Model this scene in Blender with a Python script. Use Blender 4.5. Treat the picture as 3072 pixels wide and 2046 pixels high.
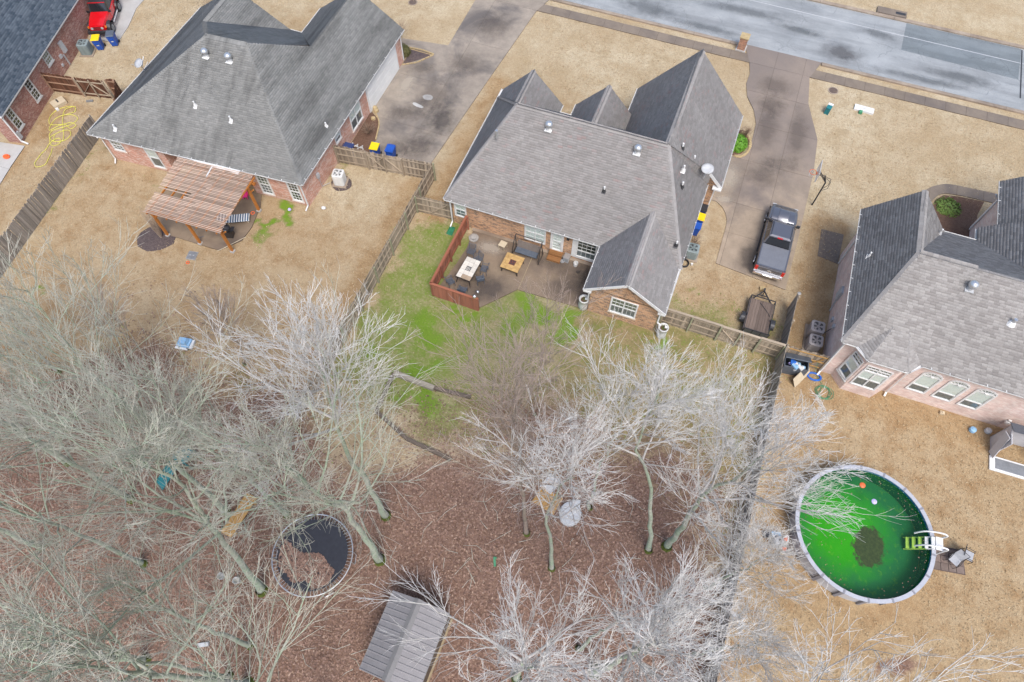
import bpy, math, random
import numpy as np
from mathutils import Vector, Matrix
R = math.radians
rnd = random.Random(7)
scene = bpy.context.scene
for o in list(bpy.data.objects): bpy.data.objects.remove(o)
C = scene.collection

# ------------------------------------------------------------------ camera, sky, sun, exposure
cam_d = bpy.data.cameras.new('camera'); cam = bpy.data.objects.new('camera', cam_d); C.objects.link(cam)
cam_d.lens = 24.0; cam_d.sensor_width = 36.0; cam_d.clip_start = 0.5; cam_d.clip_end = 2000
cam.location = (0, 0, 38.0); cam.rotation_euler = (R(27.848), 0, R(20.5))
scene.camera = cam
world = bpy.data.worlds.new('World'); scene.world = world; world.use_nodes = True
wn = world.node_tree.nodes; wl = world.node_tree.links
sky = wn.new('ShaderNodeTexSky'); sky.sky_type = 'NISHITA'; sky.sun_disc = False
sky.sun_elevation = R(60); sky.sun_rotation = R(146); sky.air_density = 1.0; sky.dust_density = 3.0; sky.ozone_density = 0.6
wl.new(sky.outputs[0], wn['Background'].inputs[0]); wn['Background'].inputs[1].default_value = 0.15
sun_d = bpy.data.lights.new('sun', 'SUN'); sun = bpy.data.objects.new('sun', sun_d); C.objects.link(sun)
sun_d.energy = 1.6; sun_d.angle = R(22); sun_d.color = (1.0, 0.98, 0.955)
sun.rotation_euler = Vector((0.28, -0.42, 0.86)).to_track_quat('Z', 'Y').to_euler()
scene.view_settings.view_transform = 'Standard'; scene.view_settings.look = 'None'
scene.view_settings.exposure = 0.68; scene.view_settings.gamma = 1.0; scene.view_settings.use_curve_mapping = False

# ------------------------------------------------------------------ object helpers
def tag(o, label=None, cat=None, group=None, kind=None):
    if label: o['label'] = label
    if cat: o['category'] = cat
    if group: o['group'] = group
    if kind: o['kind'] = kind
    return o
def thing(name, label, cat, loc=(0, 0, 0), rz=0.0, group=None):
    o = bpy.data.objects.new(name, None); o.empty_display_size = 0.2; C.objects.link(o)
    o.location = loc; o.rotation_euler = (0, 0, rz)
    return tag(o, label, cat, group)
def inst(me, name, parent=None, loc=(0, 0, 0), rot=(0, 0, 0), scale=(1, 1, 1), mw=None):
    o = bpy.data.objects.new(name, me); C.objects.link(o)
    if parent: o.parent = parent
    if mw is not None: o.matrix_local = mw
    else:
        o.location = loc; o.rotation_euler = rot; o.scale = scale
    return o
def copy_tree(o, parent=None):
    c = o.copy(); C.objects.link(c); c.parent = parent
    for ch in o.children: copy_tree(ch, c)
    return c

class MB:
    def __init__(s): s.v = []; s.f = []; s.uv = None
    def add(s, vs, fs):
        n = len(s.v); s.v.extend(tuple(map(float, p)) for p in vs); s.f.extend([tuple(i + n for i in q) for q in fs]); return s
    def box(s, x0, x1, y0, y1, z0, z1):
        return s.add([(x0,y0,z0),(x1,y0,z0),(x1,y1,z0),(x0,y1,z0),(x0,y0,z1),(x1,y0,z1),(x1,y1,z1),(x0,y1,z1)],
                     [(0,3,2,1),(4,5,6,7),(0,1,5,4),(1,2,6,5),(2,3,7,6),(3,0,4,7)])
    def obox(s, c, size, rz=0, rx=0, ry=0):
        M = Matrix.Translation(c) @ Matrix.Rotation(rz, 4, 'Z') @ Matrix.Rotation(ry, 4, 'Y') @ Matrix.Rotation(rx, 4, 'X')
        a, b, h = size[0]/2, size[1]/2, size[2]/2
        vs = [M @ Vector(p) for p in [(-a,-b,-h),(a,-b,-h),(a,b,-h),(-a,b,-h),(-a,-b,h),(a,-b,h),(a,b,h),(-a,b,h)]]
        return s.add(vs, [(0,3,2,1),(4,5,6,7),(0,1,5,4),(1,2,6,5),(2,3,7,6),(3,0,4,7)])
    def abox(s, o, d, n, s0, s1, z0, z1, o0, o1):   # box on a wall: along d, up z, outward n
        o = Vector((o[0], o[1], 0)); d = Vector((d[0], d[1], 0)); n = Vector((n[0], n[1], 0)); z = Vector((0,0,1))
        vs = [o + d*a + z*b + n*c for c in (o0, o1) for a, b in ((s0,z0),(s1,z0),(s1,z1),(s0,z1))]
        return s.add(vs, [(0,1,2,3),(7,6,5,4),(0,4,5,1),(1,5,6,2),(2,6,7,3),(3,7,4,0)])
    def prism(s, poly, z0, z1):
        n = len(poly)
        vs = [(x, y, z0) for x, y in poly] + [(x, y, z1) for x, y in poly]
        fs = [tuple(range(n-1, -1, -1)), tuple(range(n, 2*n))] + [(i, (i+1) % n, n+(i+1) % n, n+i) for i in range(n)]
        return s.add(vs, fs)
    def slab(s, pts, th):       # polygon in 3-D thickened downwards
        n = len(pts); pts = [Vector(p) for p in pts]
        vs = pts + [p - Vector((0,0,th)) for p in pts]
        return s.add(vs, [tuple(range(n)), tuple(range(2*n-1, n-1, -1))] + [(i, n+i, n+(i+1) % n, (i+1) % n) for i in range(n)])
    def bar(s, p, q, w, h, up=(0,0,1)):
        p = Vector(p); q = Vector(q); d = (q-p).normalized(); u = Vector(up)
        a = d.cross(u)
        if a.length < 1e-4: a = d.cross(Vector((1,0,0)))
        a.normalize(); b = a.cross(d).normalized()
        vs = [c + a*i*w/2 + b*j*h/2 for c in (p, q) for i, j in ((-1,-1),(1,-1),(1,1),(-1,1))]
        return s.add(vs, [(0,1,2,3),(7,6,5,4),(0,4,5,1),(1,5,6,2),(2,6,7,3),(3,7,4,0)])
    def tube(s, pts, r, n=6, closed=False, caps=True):
        pts = [Vector(p) for p in pts]; m = len(pts)
        rs = r if isinstance(r, (list, tuple)) else [r]*m
        base = len(s.v); prev = None
        for i, p in enumerate(pts):
            if closed: t = pts[(i+1) % m] - pts[i-1]
            else: t = pts[min(i+1, m-1)] - pts[max(i-1, 0)]
            t.normalize()
            if prev is None:
                a = t.cross(Vector((0,0,1)))
                if a.length < 1e-3: a = t.cross(Vector((1,0,0)))
            else: a = prev - t*prev.dot(t)
            a.normalize(); prev = a; b = t.cross(a)
            for k in range(n):
                an = 2*math.pi*k/n
                s.v.append(tuple(p + (a*math.cos(an) + b*math.sin(an))*rs[i]))
        for i in range(m if closed else m-1):
            j = (i+1) % m
            for k in range(n):
                k2 = (k+1) % n
                s.f.append((base+i*n+k, base+i*n+k2, base+j*n+k2, base+j*n+k))
        if caps and not closed:
            s.f.append(tuple(base+k for k in range(n-1, -1, -1))); s.f.append(tuple(base+(m-1)*n+k for k in range(n)))
        return s
    def lathe(s, prof, n=20, c=(0,0,0), cap0=True, cap1=True, sx=1, sy=1):
        base = len(s.v)
        for r, z in prof:
            for k in range(n):
                a = 2*math.pi*k/n; s.v.append((c[0]+r*sx*math.cos(a), c[1]+r*sy*math.sin(a), c[2]+z))
        for i in range(len(prof)-1):
            for k in range(n):
                k2 = (k+1) % n; s.f.append((base+i*n+k, base+i*n+k2, base+(i+1)*n+k2, base+(i+1)*n+k))
        if cap0: s.f.append(tuple(base+k for k in range(n-1, -1, -1)))
        if cap1: s.f.append(tuple(base+(len(prof)-1)*n+k for k in range(n)))
        return s
    def cyl(s, x, y, z0, z1, r, n=16, r2=None): return s.lathe([(r, z0), (r if r2 is None else r2, z1)], n, (x, y, 0))
    def mesh(s, name, mat, off=(0,0,0), smooth=False):
        me = bpy.data.meshes.new(name); ox, oy, oz = off
        me.from_pydata([(x-ox, y-oy, z-oz) for x, y, z in s.v], [], s.f)
        if s.uv is not None:
            l = me.uv_layers.new(name='UVMap'); l.data.foreach_set('uv', np.array(s.uv, np.float32).ravel())
        me.materials.append(mat); 
        if smooth: me.polygons.foreach_set('use_smooth', [True]*len(me.polygons))
        me.update(); return me
    def build(s, name, mat, parent=None, off=(0,0,0), smooth=False):
        return inst(s.mesh(name, mat, off, smooth), name, parent)
def np_mesh(name, verts, faces_n, idx, mat, tint=None, smooth=False):
    """verts Nx3, idx flat loop indices with faces of faces_n corners each"""
    me = bpy.data.meshes.new(name); nf = len(idx)//faces_n
    me.vertices.add(len(verts)); me.vertices.foreach_set('co', np.asarray(verts, np.float32).ravel())
    me.loops.add(len(idx)); me.loops.foreach_set('vertex_index', np.asarray(idx, np.int32))
    me.polygons.add(nf); me.polygons.foreach_set('loop_start', np.arange(0, nf*faces_n, faces_n, dtype=np.int32))
    me.polygons.foreach_set('loop_total', np.full(nf, faces_n, np.int32))
    if smooth: me.polygons.foreach_set('use_smooth', np.ones(nf, bool))
    if tint is not None:
        a = me.attributes.new('tint', 'FLOAT', 'FACE'); a.data.foreach_set('value', np.asarray(tint, np.float32))
    me.materials.append(mat); me.update(calc_edges=True); return me

# ------------------------------------------------------------------ materials
class NT:
    def __init__(s, name):
        s.m = bpy.data.materials.new(name); s.m.use_nodes = True; s.t = s.m.node_tree; s.n = s.t.nodes; s.bs = s.n['Principled BSDF']
    def new(s, typ, **kw):
        nd = s.n.new(typ)
        for k, v in kw.items():
            if hasattr(nd, k): setattr(nd, k, v)
            else: s.set(nd, k, v)
        return nd
    def set(s, nd, k, v):
        i = nd.inputs[k] if not isinstance(k, int) else nd.inputs[k]
        if hasattr(v, 'is_linked') or hasattr(v, 'links'): s.t.links.new(v, i)
        else: i.default_value = (*v, 1) if isinstance(v, tuple) and len(v) == 3 and i.type == 'RGBA' else v
    def coord(s, kind='Object'): return s.new('ShaderNodeTexCoord').outputs[kind]
    def map(s, vec, scale=(1,1,1), rot=(0,0,0)):
        m = s.new('ShaderNodeMapping'); s.t.links.new(vec, m.inputs[0]); m.inputs['Scale'].default_value = scale; m.inputs['Rotation'].default_value = rot
        return m.outputs[0]
    def noise(s, vec, scale, detail=4, rough=.6, dist=0):
        n = s.new('ShaderNodeTexNoise'); s.t.links.new(vec, n.inputs['Vector']); n.inputs['Scale'].default_value = scale
        n.inputs['Detail'].default_value = detail; n.inputs['Roughness'].default_value = rough; n.inputs['Distortion'].default_value = dist
        return n.outputs['Fac']
    def ramp(s, fac, a, b, va=0.0, vb=1.0):
        m = s.new('ShaderNodeMapRange'); s.t.links.new(fac, m.inputs['Value'])
        for k, v in zip(('From Min','From Max','To Min','To Max'), (a, b, va, vb)): m.inputs[k].default_value = v
        return m.outputs[0]
    def mix(s, fac, a, b, bt='MIX'):
        m = s.new('ShaderNodeMix'); m.data_type = 'RGBA'; m.blend_type = bt; m.clamp_factor = True
        s.set(m, 0, fac); s.set(m, 6, a); s.set(m, 7, b); return m.outputs[2]
    def math(s, op, a, b=0.5, clamp=False):
        m = s.new('ShaderNodeMath'); m.operation = op; m.use_clamp = clamp; s.set(m, 0, a); s.set(m, 1, b); return m.outputs[0]
    def attr(s, name): 
        a = s.new('ShaderNodeAttribute'); a.attribute_name = name; return a.outputs['Fac']
    def bump(s, h, strength=.4, dist=.02):
        b = s.new('ShaderNodeBump'); s.t.links.new(h, b.inputs['Height']); b.inputs['Strength'].default_value = strength; b.inputs['Distance'].default_value = dist
        s.t.links.new(b.outputs[0], s.bs.inputs['Normal'])
    def vary(s, col, amt):   # piece to piece brightness
        oi = s.new('ShaderNodeObjectInfo'); v = s.ramp(oi.outputs['Random'], 0, 1, 1-amt, 1+amt)
        return s.mix(1.0, col, s.rgb(v), 'MULTIPLY')
    def rgb(s, v):
        c = s.new('ShaderNodeCombineColor'); 
        for i in range(3): s.t.links.new(v, c.inputs[i])
        return c.outputs[0]
    def done(s, col, rough=.8, metal=0, spec=.3):
        s.set(s.bs, 'Base Color', col); s.set(s.bs, 'Roughness', rough); s.set(s.bs, 'Metallic', metal); s.set(s.bs, 'Specular IOR Level', spec)
        return s.m
def plain(name, c, c2=None, scale=3.0, rough=.6, metal=0, spec=.4, vary=0.0, bump=0.0, coat=0, grain=.12):
    t = NT(name); co = t.coord()
    c2 = c2 or tuple(x*.78 for x in c)
    f = t.ramp(t.noise(co, scale, 5, .65), .32, .68)
    col = t.mix(f, c, c2)
    g = t.ramp(t.noise(co, scale*14, 3), .3, .7, 1-grain, 1+grain)
    col = t.mix(1.0, col, t.rgb(g), 'MULTIPLY')
    if vary: col = t.vary(col, vary)
    if bump: t.bump(t.noise(co, scale*8, 4), bump, .01)
    if coat: t.set(t.bs, 'Coat Weight', coat); t.set(t.bs, 'Coat Roughness', .08)
    return t.done(col, rough, metal, spec)
def wood(name, c, c2, axis='Z', vary=.22, rough=.85):
    t = NT(name); co = t.coord(); sc = {'Z': (14, 14, .7), 'X': (.7, 14, 14), 'Y': (14, .7, 14)}[axis]
    oi = t.new('ShaderNodeObjectInfo'); ad = t.new('ShaderNodeVectorMath'); ad.operation = 'ADD'
    t.t.links.new(t.map(co, sc), ad.inputs[0]); mu = t.math('MULTIPLY', oi.outputs['Random'], 60.0); cx = t.new('ShaderNodeCombineXYZ'); t.t.links.new(mu, cx.inputs[0]); t.t.links.new(cx.outputs[0], ad.inputs[1])
    f = t.ramp(t.noise(ad.outputs[0], 1.6, 6, .7), .3, .72)
    col = t.vary(t.mix(f, c, c2), vary)
    t.bump(f, .3, .01)
    return t.done(col, rough, 0, .2)
def brick(name, c1, c2, mortar, bias=0.0, c3=None):
    t = NT(name); uv = t.coord('UV')
    b = t.new('ShaderNodeTexBrick'); t.t.links.new(uv, b.inputs['Vector'])
    b.inputs['Scale'].default_value = 1.0; b.inputs['Brick Width'].default_value = .215; b.inputs['Row Height'].default_value = .075
    b.inputs['Mortar Size'].default_value = .008; b.inputs['Bias'].default_value = bias; b.offset = .5
    t.set(b, 'Color1', c1); t.set(b, 'Color2', c2); t.set(b, 'Mortar', mortar)
    col = b.outputs['Color']
    if c3:
        v = t.new('ShaderNodeTexVoronoi'); t.t.links.new(t.map(uv, (4.65, 13.3, 1)), v.inputs['Vector']); v.inputs['Scale'].default_value = 1
        sp = t.new('ShaderNodeSeparateColor'); t.t.links.new(v.outputs['Color'], sp.inputs[0])
        m = t.ramp(sp.outputs[0], .62, .72); m = t.math('MULTIPLY', m, t.math('SUBTRACT', 1.0, b.outputs['Fac']))
        col = t.mix(t.math('MULTIPLY', m, .8), col, c3)
    g = t.ramp(t.noise(uv, 1.1, 5, .6), .3, .7, .82, 1.14); col = t.mix(1.0, col, t.rgb(g), 'MULTIPLY')
    t.bump(t.math('SUBTRACT', 1.0, b.outputs['Fac']), .5, .01)
    return t.done(col, .88, 0, .2)
def shingle(name, ca, cb, cc=None, streak=0.0):
    t = NT(name); a = t.attr('tint'); co = t.coord()
    col = t.mix(t.ramp(a, .0, 1.0), ca, cb)
    if cc: col = t.mix(t.math('MULTIPLY', t.ramp(a, .86, .93), t.ramp(t.noise(co, .55, 3), .42, .6)), col, cc)
    g = t.ramp(t.noise(co, 45, 2), .25, .75, .8, 1.18); col = t.mix(1.0, col, t.rgb(g), 'MULTIPLY')
    w = t.ramp(t.noise(co, .35, 5, .6), .3, .7, .88, 1.1); col = t.mix(1.0, col, t.rgb(w), 'MULTIPLY')
    if streak:
        s = t.ramp(t.noise(t.map(co, (1.1, .14, .3)), 1.0, 5, .6), .46, .70, 1.0, 1-streak); col = t.mix(1.0, col, t.rgb(s), 'MULTIPLY')
    return t.done(col, .9, 0, .25)
def concrete(name, c, c2, stain, scale=.35, amt=.7, vary=.06, yb=None):
    t = NT(name); co = t.new('ShaderNodeNewGeometry').outputs['Position']
    f = t.ramp(t.noise(co, 1.3, 8, .68), .34, .68); col = t.mix(f, c, c2)
    s = t.ramp(t.noise(co, scale, 7, .62, .6), .47, .66); col = t.mix(t.math('MULTIPLY', s, amt), col, stain)
    if yb:      # traffic film builds up towards the street
        sx = t.new('ShaderNodeSeparateXYZ'); t.t.links.new(co, sx.inputs[0]); yy = t.math('ADD', sx.outputs[1], t.math('MULTIPLY', t.noise(co, .25, 5), 9.0))
        col = t.mix(t.math('MULTIPLY', t.ramp(yy, yb[0]+4.5, yb[1]+4.5), yb[2]), col, tuple(x*1.35 for x in stain))
    g = t.ramp(t.noise(co, 38, 3), .28, .72, .86, 1.12); col = t.mix(1.0, col, t.rgb(g), 'MULTIPLY')
    d = t.new('ShaderNodeTexVoronoi'); t.t.links.new(co, d.inputs['Vector']); d.inputs['Scale'].default_value = 2.3
    sp = t.ramp(d.outputs['Distance'], .03, .07, .65, 1.0); col = t.mix(1.0, col, t.rgb(sp), 'MULTIPLY')
    col = t.vary(col, vary); t.bump(t.noise(co, 30, 4), .25, .01)
    return t.done(col, t.ramp(s, 0, 1, .78, .55), 0, .3)

def stain_mat(name, c, amt, seed=0.0, ns=1.6):
    t = NT(name); co = t.coord('Generated'); v = t.new('ShaderNodeVectorMath'); v.operation = 'SUBTRACT'; v.inputs[1].default_value = (.5,.5,.5); t.t.links.new(co, v.inputs[0])
    s = t.new('ShaderNodeSeparateXYZ'); t.t.links.new(v.outputs[0], s.inputs[0]); r = t.math('SQRT', t.math('ADD', t.math('MULTIPLY', s.outputs[0], s.outputs[0]), t.math('MULTIPLY', s.outputs[1], s.outputs[1])))
    p = t.new('ShaderNodeNewGeometry').outputs['Position']; n = t.math('SUBTRACT', t.noise(p, ns, 6, .65), .5); f = t.ramp(t.math('ADD', r, t.math('MULTIPLY', n, .38)), .12, .46, 1, 0)
    f = t.math('MULTIPLY', t.math('MULTIPLY', f, f), amt); t.done(c, .6, 0, .4); tr = t.new('ShaderNodeBsdfTransparent'); mx = t.new('ShaderNodeMixShader')
    t.t.links.new(f, mx.inputs[0]); t.t.links.new(tr.outputs[0], mx.inputs[1]); t.t.links.new(t.bs.outputs[0], mx.inputs[2]); t.t.links.new(mx.outputs[0], t.n['Material Output'].inputs[0]); return t.m
m_white = plain('white_paint', (.74,.74,.73), (.62,.62,.61), 2, .5, spec=.4, grain=.05)
m_offwhite = plain('weathered_white', (.62,.62,.6), (.48,.48,.46), 2, .6)
m_dark = plain('dark_metal', (.035,.036,.04), (.06,.06,.065), 4, .45, .3)
m_black = plain('black_rubber', (.02,.02,.022), (.035,.035,.035), 6, .8)
m_grey = plain('grey_metal', (.30,.31,.32), (.22,.23,.24), 4, .45, .4)
m_lgrey = plain('light_grey', (.48,.49,.5), (.38,.39,.4), 4, .55)
m_galv = plain('galvanised', (.62,.64,.66), (.5,.52,.54), 6, .35, .75)
m_chrome = plain('bright_metal', (.75,.76,.78), (.65,.66,.68), 6, .2, .9)
m_ac = plain('ac_green_grey', (.25,.30,.30), (.18,.22,.22), 4, .55)
m_acw = plain('ac_white', (.68,.68,.66), (.56,.56,.54), 4, .5)
m_actan = plain('ac_taupe', (.40,.37,.36), (.32,.29,.28), 4, .55)
m_blue = plain('bin_blue', (.018,.09,.42), (.014,.07,.34), 4, .45)
m_yellow = plain('bin_yellow', (.85,.62,.01), (.75,.52,.01), 3, .45, grain=.05)
m_navy = plain('bin_navy', (.03,.05,.14), (.04,.06,.17), 4, .45)
m_red = plain('car_red', (.62,.006,.012), (.55,.005,.01), 1, .25, coat=.8, grain=.02)
m_silver = plain('truck_grey', (.16,.165,.19), (.15,.155,.18), 1, .28, .55, coat=.7, grain=.03)
m_tonneau = plain('tonneau_vinyl', (.17,.18,.205), (.145,.155,.18), 3, .5)
m_cglass = plain('car_glass', (.012,.014,.018), (.02,.022,.026), 2, .06, spec=.8, grain=.0)
m_tail = plain('tail_light_red', (.6,.01,.01), (.5,.008,.008), 6, .15, coat=1)
m_amber = plain('amber_lens', (.75,.2,.02), (.7,.16,.02), 6, .15, coat=1)
m_orange = plain('orange_plastic', (.78,.16,.05), (.7,.12,.04), 4, .5)
m_pink = plain('pink_plastic', (.75,.05,.25), (.65,.04,.2), 4, .5)
m_lav = plain('lavender_plastic', (.5,.45,.8), (.45,.4,.7), 4, .5)
m_green = plain('green_plastic', (.03,.2,.1), (.02,.14,.07), 4, .5)
m_teal = plain('teal_plastic', (.02,.20,.22), (.015,.14,.16), 4, .45)
m_sblue = plain('sky_blue_plastic', (.28,.48,.68), (.22,.4,.6), 4, .5)
m_brbl = plain('blue_hose', (.03,.16,.6), (.02,.1,.4), 8, .5)
m_ghose = plain('green_hose', (.08,.3,.16), (.05,.2,.1), 8, .5)
m_yhose = plain('yellow_hose', (.72,.70,.12), (.62,.6,.1), 8, .5)
m_stone = plain('grey_stone', (.36,.35,.33), (.26,.25,.24), 5, .85, bump=.5)
m_sand = plain('sandstone', (.46,.36,.2), (.34,.25,.13), 6, .85, bump=.4)
m_tan = plain('tan_resin', (.55,.47,.34), (.48,.4,.28), 5, .6)
m_door = plain('garage_door_paint', (.80,.80,.78), (.72,.72,.70), 1, .5, grain=.03)
m_mesh_seat = plain('sling_fabric', (.42,.43,.45), (.34,.35,.37), 8, .75)
m_cushion = plain('swing_fabric', (.14,.115,.10), (.18,.15,.13), 5, .85)
m_bronze = plain('bronze_metal', (.06,.05,.045), (.09,.075,.065), 6, .5, .4)
m_slate = plain('slate_blue_metal', (.10,.12,.15), (.14,.16,.19), 6, .5, .3)
m_cedar = wood('cedar_stain', (.50,.20,.05), (.36,.135,.035), 'Z', .12)
m_slat = wood('weathered_slat', (.56,.44,.36), (.38,.26,.19), 'X', .3)
m_fgrey = wood('grey_picket', (.36,.325,.285), (.19,.165,.14), 'Z', .3)
m_fgrey2 = wood('aged_picket', (.40,.34,.26), (.21,.16,.12), 'Z', .42)
m_fbrown = wood('brown_picket', (.16,.075,.045), (.08,.038,.025), 'Z', .3)
m_fred = wood('red_stained_picket', (.36,.135,.085), (.25,.115,.08), 'Z', .25)
m_rail = wood('aged_rail', (.44,.37,.28), (.28,.22,.16), 'X', .15)
m_raily = wood('aged_rail_y', (.44,.37,.28), (.28,.22,.16), 'Y', .15)
m_deckw = wood('trailer_plank', (.20,.155,.13), (.12,.09,.075), 'Y', .2)
m_plank = wood('new_plank', (.50,.31,.12), (.36,.2,.07), 'Y', .12)
m_stepw = wood('step_plank', (.30,.15,.06), (.2,.09,.035), 'X', .15)
m_timber = wood('landscape_timber', (.40,.36,.29), (.20,.17,.13), 'X', .2)
m_brick_main = brick('brick_tan_brown', (.60,.34,.185), (.46,.235,.125), (.60,.50,.38), 0, (.13,.08,.06))
m_brick_red = brick('brick_salmon', (.58,.28,.20), (.48,.21,.15), (.66,.54,.46), 0, (.66,.48,.40))
m_brick_pink = brick('brick_pale_pink', (.70,.53,.47), (.63,.45,.40), (.72,.63,.57), 0, (.75,.64,.58))
m_brick_dark = brick('brick_dark_red', (.36,.14,.10), (.26,.10,.08), (.50,.40,.34), 0, (.48,.30,.25))
m_sh_main = shingle('shingle_main', (.25,.237,.228), (.32,.305,.295), (.30,.238,.228))
m_sh_left = shingle('shingle_left', (.195,.197,.19), (.25,.25,.24), None, .45)
m_sh_far = shingle('shingle_far_left', (.055,.075,.10), (.125,.15,.18))
m_sh_right = shingle('shingle_right', (.225,.21,.20), (.325,.31,.295))
m_deck = plain('roof_underlay', (.19,.185,.185), None, 3, .95)
m_litter_pc = None
# ------------------------------------------------------------------ ground
def blob(X, Y, cx, cy, rx, ry, rot=0.0, soft=.5):
    c, s = math.cos(rot), math.sin(rot); dx = X-cx; dy = Y-cy
    d = np.sqrt(((c*dx+s*dy)/rx)**2 + ((-s*dx+c*dy)/ry)**2)
    return np.clip((1+soft-d)/(2*soft), 0, 1)
def rectw(X, Y, x0, x1, y0, y1, s=.6):
    f = lambda v, a, b: np.clip((v-a)/s+.5, 0, 1)*np.clip((b-v)/s+.5, 0, 1)
    return f(X, x0, x1)*f(Y, y0, y1)
def zones(X, Y):
    X0, Y0 = X, Y; X = X0+.45*np.sin(1.9*Y0+.7*X0)+.25*np.sin(4.3*X0-2.7*Y0)+.12*np.sin(9.1*Y0+3*X0); Y = Y0+.45*np.sin(1.7*X0-.6*Y0)+.25*np.sin(3.9*Y0+2.9*X0)+.12*np.sin(8.3*X0)
    g = np.zeros_like(X)
    yard = rectw(X, Y, -16.9, 8.7, 10.8, 26, 1.2)
    g = np.maximum(g, .63*yard*np.clip((Y-8.5)/5, 0, 1)*np.clip((8-X)/18, .72, 1))
    for b in [(-12.6,17.6,3.0,2.3,0,.8,.85),(-11.5,14.9,2.6,1.8,.2,.8,.85),(-15.2,15.2,1.6,2.4,0,.9,.72),(-6.6,21.4,2.4,1.0,-.2,.6,1.0),(-4.4,20.7,.8,1.7,-.5,.6,.95),(-7.2,19.9,1.3,1.6,0,.8,.8),
              (-11.5,19.75,1.9,.26,-.02,.6,1.0),(-13.3,23.2,.3,2.6,-.05,.7,.75),(-15.4,20.8,1.3,3.6,0,.9,.62),(-14.6,24.6,1.8,1.2,0,.9,.62),(-8.6,17.2,2.2,2.6,0,.9,.62),
              (-10.9,12.9,2.0,.9,0,.7,.95),(-8.8,12.2,1.2,1.4,0,.8,.75),(-3.3,21.9,.5,.4,0,.6,.9),(1.5,22.2,.7,.5,0,.6,.95),(-.9,22.1,2.3,.35,0,.7,.6),(-1.5,16.5,3.2,2.0,.2,1.0,.55),(4.8,19.6,2.6,2.0,.3,1.0,.55),(7.6,17.5,1.0,4.0,0,1.0,.6),
              (-26.4,21.3,.28,1.0,-.7,.6,1.0),(-25.15,22.75,.55,.45,0,.6,1.0),(-25.7,20.7,.45,.65,0,.7,.95),(-25.6,23.2,.9,.25,0,.7,.7),(-36.9,11.2,.55,.4,0,.7,.75),(-23.9,27.4,.5,1.2,0,.9,.5),(-33.5,22.3,3.2,.22,0.07,.8,.6),(-41.3,20,.25,9,-.1,.8,.5),
              (5.6,26.3,.35,.3,0,.6,.8),(3.3,26.8,.2,.2,0,.6,.7),(-17.1,20,.3,6,0,.9,.45),(-26,9.8,1.4,1.0,0,1,.42),(-21.5,10.2,1.2,1.2,0,1,.45),(-30.5,9.4,1.0,1.2,0,1,.4),(4.5,14,4,2.5,0,1,.42),(-15.2,9.6,1.4,1.2,0,1,.4)]:
        g = np.maximum(g, b[6]*blob(X, Y, *b[:6]))
    X, Y = .35*X+.65*X0, .35*Y+.65*Y0
    # leaf litter under the bare trees
    wood_edge = 9.2 + 3.2*np.exp(-((X+1)/8)**2) + 1.2*np.sin(X*.23+.8) + 1.1*np.sin(X*.61) - np.clip(-28-X, 0, 20)*.25
    l = np.clip((wood_edge-Y)/4.2+.5, 0, 1)*np.clip((8.8-X)/1.2+.5, 0, 1)
    l = np.maximum(l, .55*blob(X, Y, -4, 10.8, 5.5, 3.2, 0, .8)); l = np.maximum(l, .45*blob(X, Y, -8.5, 11.6, 4.5, 2, 0, .8))
    l = np.maximum(l, .72*blob(X, Y, 4.2, 12.6, 4.6, 4.4, 0, .6)); l = np.maximum(l, .66*blob(X, Y, -3, 13.8, 5.4, 3.2, 0, .7)); l = np.maximum(l, .8*blob(X, Y, 17.6, 8.2, 1.5, .35, .75, .6)); l = np.maximum(l, .55*blob(X, Y, 15.6, 6.2, 1.4, .4, .75, .7))
    l = np.maximum(l, .55*rectw(X, Y, 8.9, 10.0, -8, 6.5, 1.2))
    # russet, damp or worn turf
    w = np.zeros_like(X)
    w = np.maximum(w, .95*rectw(X, Y, 8.9, 11.6, 22.5, 35.8, 1.0)); w = np.maximum(w, .5*rectw(X, Y, 2.0, 8.7, 23.4, 29, 1.2))
    w = np.maximum(w, .8*rectw(X, Y, -16.9, -14.2, 25.5, 40.5, 1.2)); w = np.maximum(w, .35*rectw(X, Y, -16.3, 2, 36.5, 41.5, 2.5))
    w = np.maximum(w, .62*rectw(X, Y, 8.9, 34, -20, 23.5, 1.5)); w = np.maximum(w, .9*blob(X, Y, 14.7, 12.8, 5.6, 5.2, 0, .22)*(1-blob(X, Y, 14.7, 14.04, 3.4, 3.4, 0, .05)))
    w = np.maximum(w, .55*rectw(X, Y, -41, -17, 6, 24, 3)); w = np.maximum(w, .75*rectw(X, Y, -41, -17, 5, 12, 4)); w = np.maximum(w, .8*rectw(X, Y, -19, -17, 12, 29, 1.4))
    w = np.maximum(w, .85*rectw(X, Y, 8.9, 26, 21.2, 24, 1.4)); w = np.maximum(w, .5*rectw(X, Y, -48.5, -41.5, 12, 27.5, 2)); w = np.maximum(w, .75*rectw(X, Y, -48.2, -45.2, 12, 26.5, 1.6))
    w = np.maximum(w, .5*blob(X, Y, -32, 39.5, 3, 3, 0, .8)); w = np.maximum(w, .4*rectw(X, Y, 2.2, 4, 24, 34, 1))
    d = np.zeros_like(X)     # bare earth
    d = np.maximum(d, .75*blob(X, Y, -12.75, 22.6, .55, 3.2, .03, .5)); d = np.maximum(d, .6*blob(X, Y, 3.2, 10.8, 4.6, 3.0, .2, .8)); d = np.maximum(d, .75*blob(X, Y, -1.6, 10.1, 1.2, .9, 0, .5))
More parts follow.
